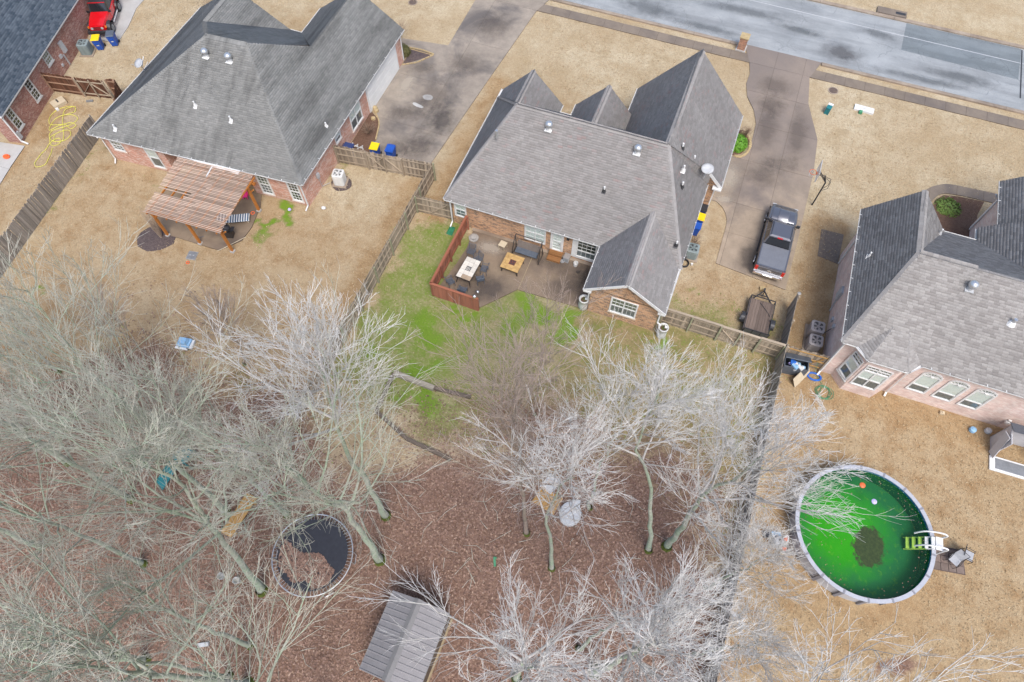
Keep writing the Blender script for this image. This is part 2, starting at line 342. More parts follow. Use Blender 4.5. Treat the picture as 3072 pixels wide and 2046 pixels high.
    d = np.maximum(d, .8*blob(X, Y, -6.0, 3.6, 2.6, 1.2, 0, .7)); d = np.maximum(d, .7*blob(X, Y, -3.3, .4, .9, 3, 0, .7)); d = np.maximum(d, .65*blob(X, Y, -1.0, 21.7, 5.6, 1.0, 0, .8)); d = np.maximum(d, .5*blob(X, Y, 5, 16, 3.6, 3.6, 0, 1))
    d = np.maximum(d, .5*rectw(X, Y, 1, 8.8, 14, 24, 3)); w = np.maximum(w, .7*rectw(X, Y, -4, 8.8, 11, 24, 3)); d = np.maximum(d, .55*blob(X, Y, -9.2, 19.6, .8, .6, 0, .6)); d = np.maximum(d, .7*blob(X, Y, .9, 4.7, .9, .5, .3, .5))
    return g, l, w, d
ax = np.concatenate([[-420,-220,-120,-80], np.arange(-64, 36, .3), [40,60,120,220,420]])
ay = np.concatenate([[-420,-200,-90,-40], np.arange(-24, 70, .3), [80,120,220,420]])
GX, GY = np.meshgrid(ax, ay); nx, ny = len(ax), len(ay)
zv = np.stack([GX.ravel(), GY.ravel(), (0.012*np.sin(GX*1.7)*np.sin(GY*1.3)-.012).ravel()], 1)
ii, jj = np.meshgrid(np.arange(nx-1), np.arange(ny-1)); a0 = (jj*nx+ii).ravel()
gidx = np.stack([a0, a0+1, a0+nx+1, a0+nx], 1).ravel()
def ground_material():
    t = NT('lawn_and_litter'); co = t.new('ShaderNodeNewGeometry').outputs['Position']
    n1 = t.noise(co, .16, 6, .62); n2 = t.noise(co, .9, 6, .65); n3 = t.noise(co, 5.5, 5, .7); n4 = t.noise(co, 17, 3, .65)
    w = t.ramp(t.math('ADD', t.attr('warm'), t.math('MULTIPLY', t.math('SUBTRACT', n2, .5), .9)), .12, .8)
    col = t.mix(t.ramp(n1, .38, .62), (.47,.395,.275), (.38,.295,.185)); col = t.mix(t.ramp(t.noise(t.map(co, (.5,.5,.5), (0,0,.4)), .75, 6, .7), .5, .68, 0, .5), col, (.33,.235,.13))
    mw = t.ramp(t.noise(t.map(co, (1.5,.10,1), (0,0,.25)), 1.0, 5, .6), .48, .7, 0, .4); col = t.mix(mw, col, (.35,.27,.165))
    col = t.mix(w, col, (.355,.25,.14))
    col = t.mix(t.ramp(n2, .46, .70, 0, .8), col, t.mix(w, (.34,.26,.155), (.255,.155,.075)))
    col = t.mix(t.ramp(n3, .5, .75, 0, .55), col, (.22,.14,.075))
    col = t.mix(t.ramp(n3, .42, .22, 0, .5), col, (.54,.45,.30))
    # bare soil
    d = t.ramp(t.math('ADD', t.attr('soil'), t.math('MULTIPLY', t.math('SUBTRACT', n2, .5), 1.2)), .3, .75)
    col = t.mix(t.math('MULTIPLY', d, .85), col, t.mix(t.ramp(n3, .3, .7), (.235,.155,.095), (.15,.095,.06)))
    # living grass
    ga = t.attr('green')
    g = t.ramp(t.math('ADD', ga, t.math('ADD', t.math('MULTIPLY', t.math('SUBTRACT', n2, .5), 1.25), t.math('MULTIPLY', t.math('SUBTRACT', n3, .5), 1.0))), .32, .78)
    col = t.mix(t.ramp(ga, .2, .6, 0, .6), col, t.mix(t.ramp(n3, .35, .7), (.27,.245,.115), (.17,.15,.06)))
    gc = t.mix(t.ramp(ga, .45, .85), (.225,.225,.075), (.185,.295,.03)); gc = t.mix(t.ramp(n4, .35, .7), gc, (.095,.165,.02))
    col = t.mix(t.math('MULTIPLY', g, t.ramp(ga, .15, .8, .55, .97)), col, gc)
    # leaf litter
    v = t.new('ShaderNodeTexVoronoi'); t.t.links.new(co, v.inputs['Vector']); v.inputs['Scale'].default_value = 13.0
    sp = t.new('ShaderNodeSeparateColor'); t.t.links.new(v.outputs['Color'], sp.inputs[0])
    lc = t.mix(sp.outputs[0], (.115,.068,.053), (.265,.165,.125)); lc = t.mix(t.ramp(sp.outputs[1], .82, .95), lc, (.36,.25,.19)); lc = t.mix(t.ramp(n2, .35, .7), lc, t.mix(.5, lc, (.13,.07,.045)))
    l = t.ramp(t.math('ADD', t.attr('litter'), t.math('ADD', t.math('MULTIPLY', t.math('SUBTRACT', n2, .5), .9), t.math('MULTIPLY', t.math('SUBTRACT', n3, .5), .9))), .22, .75)
    col = t.mix(t.math('MULTIPLY', l, .95), col, lc)
    gr = t.ramp(n4, .28, .72, .74, 1.25); col = t.mix(1.0, col, t.rgb(gr), 'MULTIPLY')
    t.bump(t.math('ADD', n4, t.math('MULTIPLY', n3, 1.5)), .55, .05)
    return t.done(col, .95, 0, .12)
m_ground = ground_material()
gme = np_mesh('ground', zv, 4, gidx, m_ground, smooth=True)
zg, zl, zw, zd = zones(GX.ravel(), GY.ravel())
for nm, ar in (('green', zg), ('litter', zl), ('warm', zw), ('soil', zd)):
    a = gme.attributes.new(nm, 'FLOAT', 'POINT'); a.data.foreach_set('value', ar.astype(np.float32))
tag(inst(gme, 'ground'), kind='structure')

# ------------------------------------------------------------------ street, kerbs, paving
def asphalt(name, c, c2, dark):
    t = NT(name); co = t.new('ShaderNodeNewGeometry').outputs['Position']
    col = t.mix(t.ramp(t.noise(co, .5, 7, .65), .35, .66), c, c2)
    w = t.new('ShaderNodeVectorMath'); w.operation = 'ADD'; nz = t.new('ShaderNodeTexNoise'); nz.inputs['Scale'].default_value = 1.4; nz.inputs['Detail'].default_value = 4; t.t.links.new(co, nz.inputs['Vector'])
    sc = t.new('ShaderNodeVectorMath'); sc.operation = 'SCALE'; sc.inputs['Scale'].default_value = .6; t.t.links.new(nz.outputs['Color'], sc.inputs[0]); t.t.links.new(co, w.inputs[0]); t.t.links.new(sc.outputs[0], w.inputs[1])
    for s, lo, hi in ((.28, .42, .5), (2.6, .5, .62)):
        v = t.new('ShaderNodeTexVoronoi'); v.feature = 'DISTANCE_TO_EDGE'; v.inputs['Scale'].default_value = s; t.t.links.new(w.outputs[0], v.inputs['Vector'])
        cr = t.ramp(v.outputs['Distance'], .003 if s < 1 else .015, .009 if s < 1 else .05, 1, 0)
        mk = t.ramp(t.noise(t.map(co, (.25, .8, 1)), .7, 3), lo, hi)
        col = t.mix(t.math('MULTIPLY', t.math('MULTIPLY', cr, mk), .5), col, dark)
    wear = t.ramp(t.noise(t.map(co, (.14, .8, 1)), 1.0, 7, .65), .44, .62); col = t.mix(t.math('MULTIPLY', wear, .5), col, dark)
    col = t.mix(1.0, col, t.rgb(t.ramp(t.noise(co, 40, 2), .3, .7, .85, 1.15)), 'MULTIPLY')
    t.bump(t.noise(co, 60, 3), .3, .01)
    return t.done(col, t.ramp(t.noise(co, .35, 4), .35, .65, .45, .75), 0, .4)
m_asph = asphalt('worn_asphalt', (.335,.35,.355), (.265,.28,.285), (.155,.165,.17))
m_asph2 = asphalt('asphalt_patch', (.20,.225,.235), (.165,.185,.195), (.10,.115,.12))
m_asph3 = asphalt('dark_asphalt_patch', (.165,.185,.20), (.13,.15,.165), (.09,.10,.11))
m_conc_d = concrete('driveway_concrete', (.32,.275,.225), (.24,.205,.17), (.13,.115,.105), .28, .95)
m_conc_m = concrete('driveway_concrete_tan', (.37,.295,.22), (.29,.23,.17), (.15,.125,.11), .16, .95, yb=(34,41,.75))
m_conc_s = concrete('sidewalk_concrete', (.225,.185,.145), (.18,.145,.115), (.12,.10,.088), .3, .7)
m_conc_p = concrete('patio_concrete', (.255,.195,.135), (.21,.155,.11), (.115,.088,.072), .24, .85, .03)
m_conc_k = concrete('kerb_concrete', (.36,.30,.235), (.27,.21,.16), (.16,.12,.09), .5, .7)
m_conc_l = concrete('pale_concrete', (.46,.45,.43), (.40,.39,.37), (.30,.28,.26), .4, .5)
def ring(cx, cy, rx, ry, n=18, j=.08, rot=0):
    return [(cx+math.cos(rot)*a-math.sin(rot)*b, cy+math.sin(rot)*a+math.cos(rot)*b) for k in range(n) for a, b in [(rx*(1+rnd.uniform(-j, j))*math.cos(2*math.pi*k/n), ry*(1+rnd.uniform(-j, j))*math.sin(2*math.pi*k/n))]]
st = MB().prism([(-140,51.15),(140,51.15),(140,58.45),(-140,58.45)], -.2, .03).build('street', m_asph); tag(st, kind='structure')
MB().prism([(13.2,54.9),(22.2,54.6),(22.35,58.4),(13.3,58.4)], .03, .034).build('asphalt_patch', m_asph2, st)
MB().bar((-40,57.1,.032), (60,56.35,.032), .07, .008).build('seam', m_lgrey, st)
MB().prism([(22.35,52.5),(22.45,52.5),(22.45,58.3),(22.35,58.3)], .03, .037).build('tar_joint', m_dark, st)
def clip_rect(poly, x0, x1, y0, y1):
    for ax_, lim, sg in ((0,x0,1),(0,x1,-1),(1,y0,1),(1,y1,-1)):
        out = []
        for i in range(len(poly)):
            a, b = poly[i-1], poly[i]; ia = sg*(a[ax_]-lim) >= 0; ib = sg*(b[ax_]-lim) >= 0
            if ia != ib:
                t = (lim-a[ax_])/(b[ax_]-a[ax_]); out.append((a[0]+t*(b[0]-a[0]), a[1]+t*(b[1]-a[1])))
            if ib: out.append(b)
        poly = out
        if len(poly) < 3: return []
    return poly
def paving(name, poly, xs, ys, z, mat, gap=.018, jm=None):
    base = MB().prism(poly, -.1, z-.012).build(name, jm or m_conc_j); tag(base, kind='structure')
    for i in range(len(xs)-1):
        for j in range(len(ys)-1):
            q = clip_rect(poly, xs[i]+gap/2, xs[i+1]-gap/2, ys[j]+gap/2, ys[j+1]-gap/2)
            if len(q) >= 3:
                ar = abs(sum(q[k-1][0]*q[k][1]-q[k][0]*q[k-1][1] for k in range(len(q))))/2
                if ar > .02: MB().prism(q, z-.08, z+rnd.uniform(-.003, .003)).build('slab', mat, base)
    return base
m_conc_j = plain('joint_sand', (.11,.085,.065), None, 5, .95)
kx = [i*3.05-64 for i in range(45)]
for seg in ((-60,-22.4),(-15.5,1.1),(7.4,62)):
    k = MB().prism([(seg[0],50.78),(seg[1],50.78),(seg[1],51.14),(seg[0],51.14)], -.1, .05).build('kerb', m_conc_j); tag(k, kind='structure')
    for a, b in zip(kx[:-1], kx[1:]):
        a2, b2 = max(a, seg[0]), min(b, seg[1])
        if b2-a2 > .2: MB().add([(a2+.01,50.76,-.1),(b2-.01,50.76,-.1),(b2-.01,51.16,-.1),(a2+.01,51.16,-.1),(a2+.01,50.76,.125),(b2-.01,50.76,.125),(b2-.01,50.93,.125),(a2+.01,50.93,.125),(b2-.01,51.16,.052),(a2+.01,51.16,.052)],
                             [(0,3,2,1),(4,5,6,7),(7,6,8,9),(0,1,5,4),(9,8,2,3),(1,2,8,6,5),(3,0,4,7,9)]).build('kerb_stone', m_conc_k, k)
k = MB().prism([(-60,58.47),(60,58.47),(60,58.8),(-60,58.8)], -.1, .05).build('kerb', m_conc_j); tag(k, kind='structure')
for a, b in zip(kx[:-1], kx[1:]): MB().prism([(a+.01,58.46),(b-.01,58.46),(b-.01,58.82),(a+.01,58.82)], -.1, .12).build('kerb_stone', m_conc_k, k)
sx = [i*1.52-62 for i in range(85)]
for seg in ((-60,-21.5),(-16.1,1.95),(6.75,40)):
    paving('sidewalk', [(seg[0],49.12),(seg[1],49.12),(seg[1],50.12),(seg[0],50.12)], [seg[0]]+[q for q in sx if seg[0]+.3 < q < seg[1]-.3]+[seg[1]], [49.12,50.12], .035, m_conc_s)
paving('driveway', [(1.15,51.14),(1.95,49.2),(2.25,47.9),(2.2,46.7),(2.55,45.3),(3.3,44.05),(3.75,42.7),(3.8,41.2),(3.75,40.0),(3.3,39.1),(2.6,38.75),(2.06,38.7),(2.06,34.3),(2.6,34.28),(3.1,33.9),(3.4,33.46),(3.62,32.9),(3.68,32.3),(3.69,29.09),(8.42,28.62),(8.52,33),(8.58,39.3),(8.36,42.65),(7.8,44.25),(7.12,46.2),(6.75,49.1),(7.4,51.14)],
       [1,3.95,6.2,9], [28,31.9,34.6,38.8,42.6,46,49.15,51.2], .04, m_conc_m)
paving('driveway', [(-22.4,51.14),(-21.5,48.9),(-21.45,42.5),(-25.3,42.0),(-25.3,41.3),(-24.2,41.15),(-22.06,41.1),(-24.08,39.0),(-24.08,33.83),(-23.3,33.2),(-22.9,32.6),(-22.4,31.1),(-22.35,29.2),(-17.75,29.75),(-17.67,30.8),(-17.0,39.1),(-16.15,49.0),(-15.5,51.14)],
       [-26,-19.9,-15], [29,33.3,38.2,43.6,49.1,51.2], .04, m_conc_d)
paving('patio', [(-12.55,26.08),(-12.4,24.4),(-12.55,23),(-12.9,21),(-12.95,20.25),(-9.95,20.2),(-8.02,22.48),(-3.29,22.6),(-3.29,26.08)], [-13.2,-7.98,-3.2], [20,26.1], .06, m_conc_p, .05, plain('sandy_joint', (.34,.27,.17), None, 6, .95))
MB().prism([(-12.6,25.86),(-3.4,25.9),(-3.4,26.12),(-12.6,26.12)], .0, .10).build('foundation_ledge', m_conc_k, bpy.data.objects['patio'])
paving('patio', [(-32.1,18.25),(-29.7,18.3),(-28.0,18.35),(-27.0,19.6),(-26.95,20.8),(-27.3,22.6),(-27.8,23.6),(-34.6,23.2),(-34.2,19.6)], [-35,-30.4,-26], [18,21.2,24], .05, m_conc_p)
paving('patio', [(-46.55,21.45),(-46.2,19.55),(-45.75,17.6),(-53,15.6),(-54,20.2)], [-55,-40], [14,19.2,22], .05, m_conc_l)
def arc(pts, n=5):      # smooth a polyline
    out = []
    for i in range(len(pts)-1):
        p0, p1, p2, p3 = [Vector(pts[max(0, min(len(pts)-1, k))]) for k in (i-1, i, i+1, i+2)]
        for j in range(n):
            t = j/n; out.append(tuple(.5*((2*p1)+(p2-p0)*t+(2*p0-5*p1+4*p2-p3)*t*t+(3*p1-p0-3*p2+p3)*t**3)))
    out.append(tuple(pts[-1])); return out
wo = arc([(15.3,37.4),(15.7,39.2),(16.4,40.6),(17.05,41.25),(17.85,41.65),(19.3,41.8),(24,42.1)]); wi = arc([(24,41.1),(20.5,40.95),(18.6,40.85),(17.5,40.6),(16.95,39.9),(16.5,38.6),(16.3,37.4)])
paving('garden_walk', wo+wi, [15,16.6,18.4,20.2,26], [37,42.5], .04, m_conc_s)

m_mulch = plain('brown_mulch', (.10,.055,.035), (.16,.095,.065), 9, .95, bump=.8, grain=.35)
m_mulch2 = plain('dark_mulch', (.055,.04,.045), (.13,.10,.09), 9, .95, bump=.8, grain=.4)
def bed(name, pts, mat, h=.03):
    n = len(pts); cx = sum(p[0] for p in pts)/n; cy = sum(p[1] for p in pts)/n
    vs = [(x, y, .0) for x, y in pts]+[(cx+(x-cx)*.9, cy+(y-cy)*.9, h) for x, y in pts]+[(cx+(x-cx)*.45, cy+(y-cy)*.45, h*2.2) for x, y in pts]+[(cx, cy, h*2.4)]
    fs = [(i, (i+1) % n, n+(i+1) % n, n+i) for i in range(n)]+[(n+i, n+(i+1) % n, 2*n+(i+1) % n, 2*n+i) for i in range(n)]+[(2*n+i, 2*n+(i+1) % n, 3*n) for i in range(n)]
    return tag(MB().add(vs, fs).build(name, mat), kind='structure')
bed('mulch_bed', ring(-32.55, 17.75, 1.35, 1.15, rot=.6), m_mulch2)
bed('mulch_bed', [(-24.1,33.7),(-23.3,33.15),(-22.92,32.6),(-22.7,31.9),(-22.45,31.1),(-22.4,29.3),(-24.05,29.2)], m_mulch)
bed('mulch_bed', [(-24.05,39.15),(-22.2,41.0),(-24.3,41.05),(-24.05,40.2)], m_mulch2)
bed('mulch_bed', [(2.12,38.85),(2.8,38.95),(3.3,39.3),(3.6,40.0),(3.65,41.0),(3.3,41.7),(2.12,41.6)], m_mulch)
bed('mulch_bed', [(15.6,33.3),(19.6,33.2),(19.9,35),(19.9,39.5),(20.3,40.9),(18.6,40.75),(17.55,40.5),(17.05,39.85),(16.65,38.6),(16.4,37)], m_mulch)
tag(MB().prism([(9.9,34.45),(11.4,34.5),(11.35,31.9),(9.98,32.1)], -.05, .012).build('landscape_fabric', plain('faded_fabric', (.12,.095,.085), (.20,.16,.12), 5, .95, bump=.5, grain=.3)), kind='structure')

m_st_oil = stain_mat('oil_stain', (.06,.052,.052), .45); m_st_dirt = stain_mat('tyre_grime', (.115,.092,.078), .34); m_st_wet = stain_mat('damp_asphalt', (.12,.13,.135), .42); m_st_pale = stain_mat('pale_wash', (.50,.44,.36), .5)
STZ = [0]
def stain(parent, x, y, rx, ry, rot, mat, z):
    STZ[0] = (STZ[0]+1) % 6; c, s_ = math.cos(rot), math.sin(rot)
    o = MB().add([(-rx,-ry,0),(rx,-ry,0),(rx,ry,0),(-rx,ry,0)], [(0,1,2,3)]).build('stain', mat, parent); o.location = (x, y, z+.004+.0012*STZ[0]); o.rotation_euler = (0,0,rot)
dv, dv2 = bpy.data.objects['driveway'], bpy.data.objects['driveway.001']; pat = bpy.data.objects['patio']
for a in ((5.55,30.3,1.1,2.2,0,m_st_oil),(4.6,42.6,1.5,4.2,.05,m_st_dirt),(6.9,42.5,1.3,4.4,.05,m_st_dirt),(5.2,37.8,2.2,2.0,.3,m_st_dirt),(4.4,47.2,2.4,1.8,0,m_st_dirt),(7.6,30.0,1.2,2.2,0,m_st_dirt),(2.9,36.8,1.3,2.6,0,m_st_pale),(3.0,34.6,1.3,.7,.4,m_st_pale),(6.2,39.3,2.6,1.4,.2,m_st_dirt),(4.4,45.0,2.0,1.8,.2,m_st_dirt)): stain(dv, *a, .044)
for a in ((-20.2,36.6,2.6,3.6,.2,m_st_dirt),(-21.6,34.4,2.4,1.3,.3,m_st_dirt),(-19.2,31.6,2.2,2.6,0,m_st_dirt),(-18.6,34.6,1.8,2.4,.2,m_st_oil),(-20.6,31.0,2.4,1.5,0,m_st_dirt),(-22.8,37.2,1.0,2.8,0,m_st_pale),(-19.4,40.8,2.6,2.6,.1,m_st_dirt),(-18.9,46.0,2.8,2.8,0,m_st_dirt),(-22.3,39.3,2.2,1.2,.4,m_st_dirt)): stain(dv2, *a, .044)
for a in ((-9.8,21.9,2.4,1.8,.3,m_st_oil),(-11.6,22.4,1.8,2.4,0,m_st_dirt),(-5.0,23.8,2.4,1.8,.2,m_st_dirt),(-4.0,25.1,1.4,1.4,0,m_st_oil),(-10.9,25.0,1.8,1.0,0,m_st_pale),(-6.4,25.3,2.2,.9,0,m_st_dirt)): stain(pat, *a, .064)
for a in ((8.7,52.8,2.8,1.9,0,m_st_oil),(-7.4,52.8,4.2,2.0,.02,m_st_wet),(11.2,56.2,2.6,.8,-.1,m_st_wet),(0.5,55.2,6.0,1.0,.02,m_st_wet),(18,53.2,5.0,1.2,-.02,m_st_wet),(-16,55.0,5,1.4,0,m_st_wet),(5.0,54.4,3.4,.7,-.05,m_st_wet),(15,52.0,6,.6,0,m_st_wet),(-2,52.0,5,.7,0,m_st_wet)): stain(st, *a, .036)
# ------------------------------------------------------------------ roofs
CAMP = np.array([0, 0, 38.0])
def poly_rows(P2, vm):
    xs = []
    for i in range(len(P2)):
        a, b = P2[i-1], P2[i]
        if (a[1] > vm) != (b[1] > vm): xs.append(a[0]+(vm-a[1])/(b[1]-a[1])*(b[0]-a[0]))
    xs.sort(); return list(zip(xs[::2], xs[1::2]))
def make_roof(house, off, polys, mat, seed=1, tw=.32, ex=.15, filt=None, caps=(), capmat=None, gable_th=.14):
    """polys: 3-D roof planes, first edge is the eave; deck + shingle tabs, the nearest ones single objects"""
    rg = np.random.default_rng(seed)
    deck = MB()
    for p in polys: deck.slab([(q[0], q[1], q[2]-.07) for q in p], gable_th)
    roof = deck.build('roof', m_deck, house, off)
    V = []; T = []; cand = []
    for pi, p in enumerate(polys):
        p = [np.array(q, float) for q in p]
        u = p[1]-p[0]; u /= np.linalg.norm(u); k = p[2]-p[0]; n = np.cross(u, k); n /= np.linalg.norm(n)
        if n[2] < 0: n = -n
        v = np.cross(n, u)
        if v[2] < 0: v = -v
        o = p[0]; P2 = [((q-o)@u, (q-o)@v) for q in p]; vmax = max(b for a, b in P2)
        row = 0; y = -.04
        while y < vmax:
            for (a, b) in poly_rows(P2, min(max(y+ex*.72, .02), vmax-.005)):
                x = a-rg.uniform(0, tw)-.02
                while x < b:
                    x0, x1 = max(x, a-.02), min(x+tw, b+.02)
                    if x1-x0 > .04:
                        t = rg.random(); lift = .016+.008*rg.random(); g = .004; yb = y-rg.uniform(0, .012)
                        full = x1-x0 > tw-.001
                        if full and pi == 0:
                            c = o+u*(x0+tw/2)+v*y
                            if filt is None or filt(c): cand.append((np.linalg.norm(c-CAMP), len(V), o+u*x0+v*yb+n*.002, u, v, n, t))
                        A = o+u*(x0+g)+v*yb; B = o+u*(x1-g)+v*yb; D = o+u*(x0+g)+v*(y+ex+.03); E_ = o+u*(x1-g)+v*(y+ex+.03)
                        V.append(np.array([A, B, A+n*lift, B+n*lift, E_+n*.003, D+n*.003])); T.append(t)
                    x += tw
            y += ex; row += 1
    cand.sort(key=lambda q: q[0]); pick = cand[:298]; drop = set(q[1] for q in pick)
    keep = [i for i in range(len(V)) if i not in drop]
    VV = np.concatenate([V[i] for i in keep])-np.array(off); nb = np.arange(len(keep))*6
    idx = np.stack([nb, nb+1, nb+3, nb+2, nb+2, nb+3, nb+4, nb+5], 1).ravel()
    tint = np.repeat(np.array([T[i] for i in keep]), 2)
    o = inst(np_mesh('shingle_courses', VV, 4, idx, mat, tint), 'shingle_courses', roof); o['kind'] = 'stuff'
    vm = [(.004,0,0),(tw-.004,0,0),(.004,0,.019),(tw-.004,0,.019),(tw-.004,ex+.035,.001),(.004,ex+.035,.001)]
    meshes = [np_mesh('shingle', vm, 4, [0,1,3,2,2,3,4,5], mat, [tt/8+.06]*2) for tt in range(8)]
    for d, i, pos, u, v, n, t in pick:
        M = Matrix(((u[0],v[0],n[0],pos[0]-off[0]),(u[1],v[1],n[1],pos[1]-off[1]),(u[2],v[2],n[2],pos[2]-off[2]),(0,0,0,1)))
        inst(meshes[int(t*7.99)], 'shingle', roof, mw=M)
    for p, q in caps:
        p = Vector(p); q = Vector(q); L = (q-p).length; d = (q-p).normalized(); nseg = max(2, int(L/.2)); side = d.cross(Vector((0,0,1))).normalized(); up = side.cross(d).normalized()
        mb = MB()
        for s in range(nseg):
            a = p+d*(L*s/nseg)+up*.028; b = p+d*(L*(s+1)/nseg+.04)+up*.014
            w = .19; dz = Vector((0,0,-.10))
            mb.add([a-side*w+dz, a, a+side*w+dz, b-side*w+dz, b, b+side*w+dz], [(0,1,4,3),(1,2,5,4)])
        me = mb.mesh('ridge_cap', capmat or mat, off); at = me.attributes.new('tint', 'FLOAT', 'FACE'); at.data.foreach_set('value', rg.random(len(me.polygons)).astype(np.float32)*.5+.35)
        inst(me, 'ridge_cap', roof)
    return roof
def wall_seg(house, off, a, b, z0, z1, mat, name='wall', th=.12, u0=0.0):
    a = Vector((a[0], a[1], 0)); b = Vector((b[0], b[1], 0)); d = b-a; L = d.length; d.normalize(); inn = Vector((-d.y, d.x, 0))
    mb = MB(); mb.add([a+Vector((0,0,z0)), b+Vector((0,0,z0)), b+Vector((0,0,z1)), a+Vector((0,0,z1)), a+inn*th+Vector((0,0,z0)), b+inn*th+Vector((0,0,z0)), b+inn*th+Vector((0,0,z1)), a+inn*th+Vector((0,0,z1))],
                      [(0,1,2,3),(7,6,5,4)])
    uv = [(u0,z0),(u0+L,z0),(u0+L,z1),(u0,z1)]; mb.uv = uv+uv[::-1]
    return mb.build(name, mat, house, off)
def walls(house, off, pts, z1, mat, z0=-.1, closed=True):
    u = 0
    for i in range(len(pts) if closed else len(pts)-1):
        a, b = pts[i], pts[(i+1) % len(pts)]; wall_seg(house, off, a, b, z0, z1, mat, u0=u); u += math.hypot(b[0]-a[0], b[1]-a[1])
def gable(house, off, pts, mat, inn, name='gable_wall'):
    pts = [Vector(p) for p in pts]; inn = Vector(inn)*.1; n = len(pts); mb = MB()
    mb.add(pts+[p+inn for p in pts], [tuple(range(n)), tuple(range(2*n-1, n-1, -1))]+[(i, n+i, n+(i+1) % n, (i+1) % n) for i in range(n)])
    d = (pts[1]-pts[0]); d.z = 0; d.normalize(); q = lambda p: ((p-pts[0]).dot(d), p.z)
    uv = [q(p) for p in pts]+[q(p) for p in reversed(pts)]
    for i in range(n): uv += [q(pts[i]), q(pts[i]), q(pts[(i+1) % n]), q(pts[(i+1) % n])]
    mb.uv = uv; return mb.build(name, mat, house, off)
def gutter(house, off, a, b, mat=None, straps=True, w=.11, h=.10):
    a = Vector(a); b = Vector(b); d = (b-a).normalized(); n = Vector((d.y, -d.x, 0)).normalized()
    L = (b-a).length; mb = MB(); z = Vector((0,0,1))
    prof = [(0.0,0.0),(0.0,-h),(w*.8,-h),(w,0.0),(w-.015,0.0),(w*.8-.015,-h+.015),(.012,-h+.015),(.012,0.0)]
    vs = [p+n*x+z*y for p in (a, b) for x, y in prof]; k = len(prof)
    mb.add(vs, [(i, (i+1) % k, k+(i+1) % k, k+i) for i in range(k)]+[tuple(range(k)), tuple(range(2*k-1, k-1, -1))])
    g = mb.build('gutter', mat or m_white, house, off)
    MB().add([a-n*.03, b-n*.03, b-n*.03-z*.17, a-n*.03-z*.17, a-n*.004, b-n*.004, b-n*.004-z*.17, a-n*.004-z*.17], [(0,1,2,3),(7,6,5,4),(0,4,5,1),(3,2,6,7),(0,3,7,4),(1,5,6,2)]).build('fascia', m_white, house, off)
    if straps:
        ns = int(L/.95); sm = MB().bar(-n*.07+z*.03, n*(w+.01)+z*.012, .035, .012).mesh('gutter_strap', m_white)
        for i in range(ns):
            p = a+d*(L*(i+.5)/ns); inst(sm, 'gutter_strap', g, loc=(p.x-off[0], p.y-off[1], p.z-off[2]))
    return g
def barge(house, off, pts):
    for p, q in zip(pts[:-1], pts[1:]): MB().bar(Vector(p)-Vector((0,0,.09)), Vector(q)-Vector((0,0,.09)), .04, .2).build('barge_board', m_white, house, off)
def downspout(house, off, pts, w=.085):
    mb = MB()
    for p, q in zip(pts[:-1], pts[1:]): mb.bar(p, q, w, w*.75)
    return mb.build('downspout', m_white, house, off)
def g_mat():
    t = NT('window_glass'); tr = t.new('ShaderNodeBsdfTransparent'); tr.inputs[0].default_value = (.95,.98,.97,1); gl = t.new('ShaderNodeBsdfGlossy'); gl.inputs['Roughness'].default_value = .03
    fr = t.new('ShaderNodeLayerWeight'); mx = t.new('ShaderNodeMixShader')
    t.t.links.new(t.ramp(t.math('POWER', fr.outputs['Facing'], 4.0), 0, 1, .05, 1), mx.inputs[0]); t.t.links.new(tr.outputs[0], mx.inputs[1]); t.t.links.new(gl.outputs[0], mx.inputs[2]); t.t.links.new(mx.outputs[0], t.n['Material Output'].inputs[0]); return t.m
m_glass = g_mat()
def blind_mat(name, c, c2):
    t = NT(name); co = t.coord(); w = t.new('ShaderNodeTexWave'); w.bands_direction = 'Z'; w.inputs['Scale'].default_value = 6.0; t.t.links.new(co, w.inputs['Vector'])
    return t.done(t.mix(w.outputs['Fac'], c, c2), .7)
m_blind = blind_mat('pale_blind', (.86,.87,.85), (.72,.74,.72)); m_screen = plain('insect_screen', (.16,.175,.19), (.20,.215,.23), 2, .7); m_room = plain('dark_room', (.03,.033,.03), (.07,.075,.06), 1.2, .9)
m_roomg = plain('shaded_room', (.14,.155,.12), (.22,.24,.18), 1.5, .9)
m_frame = m_white
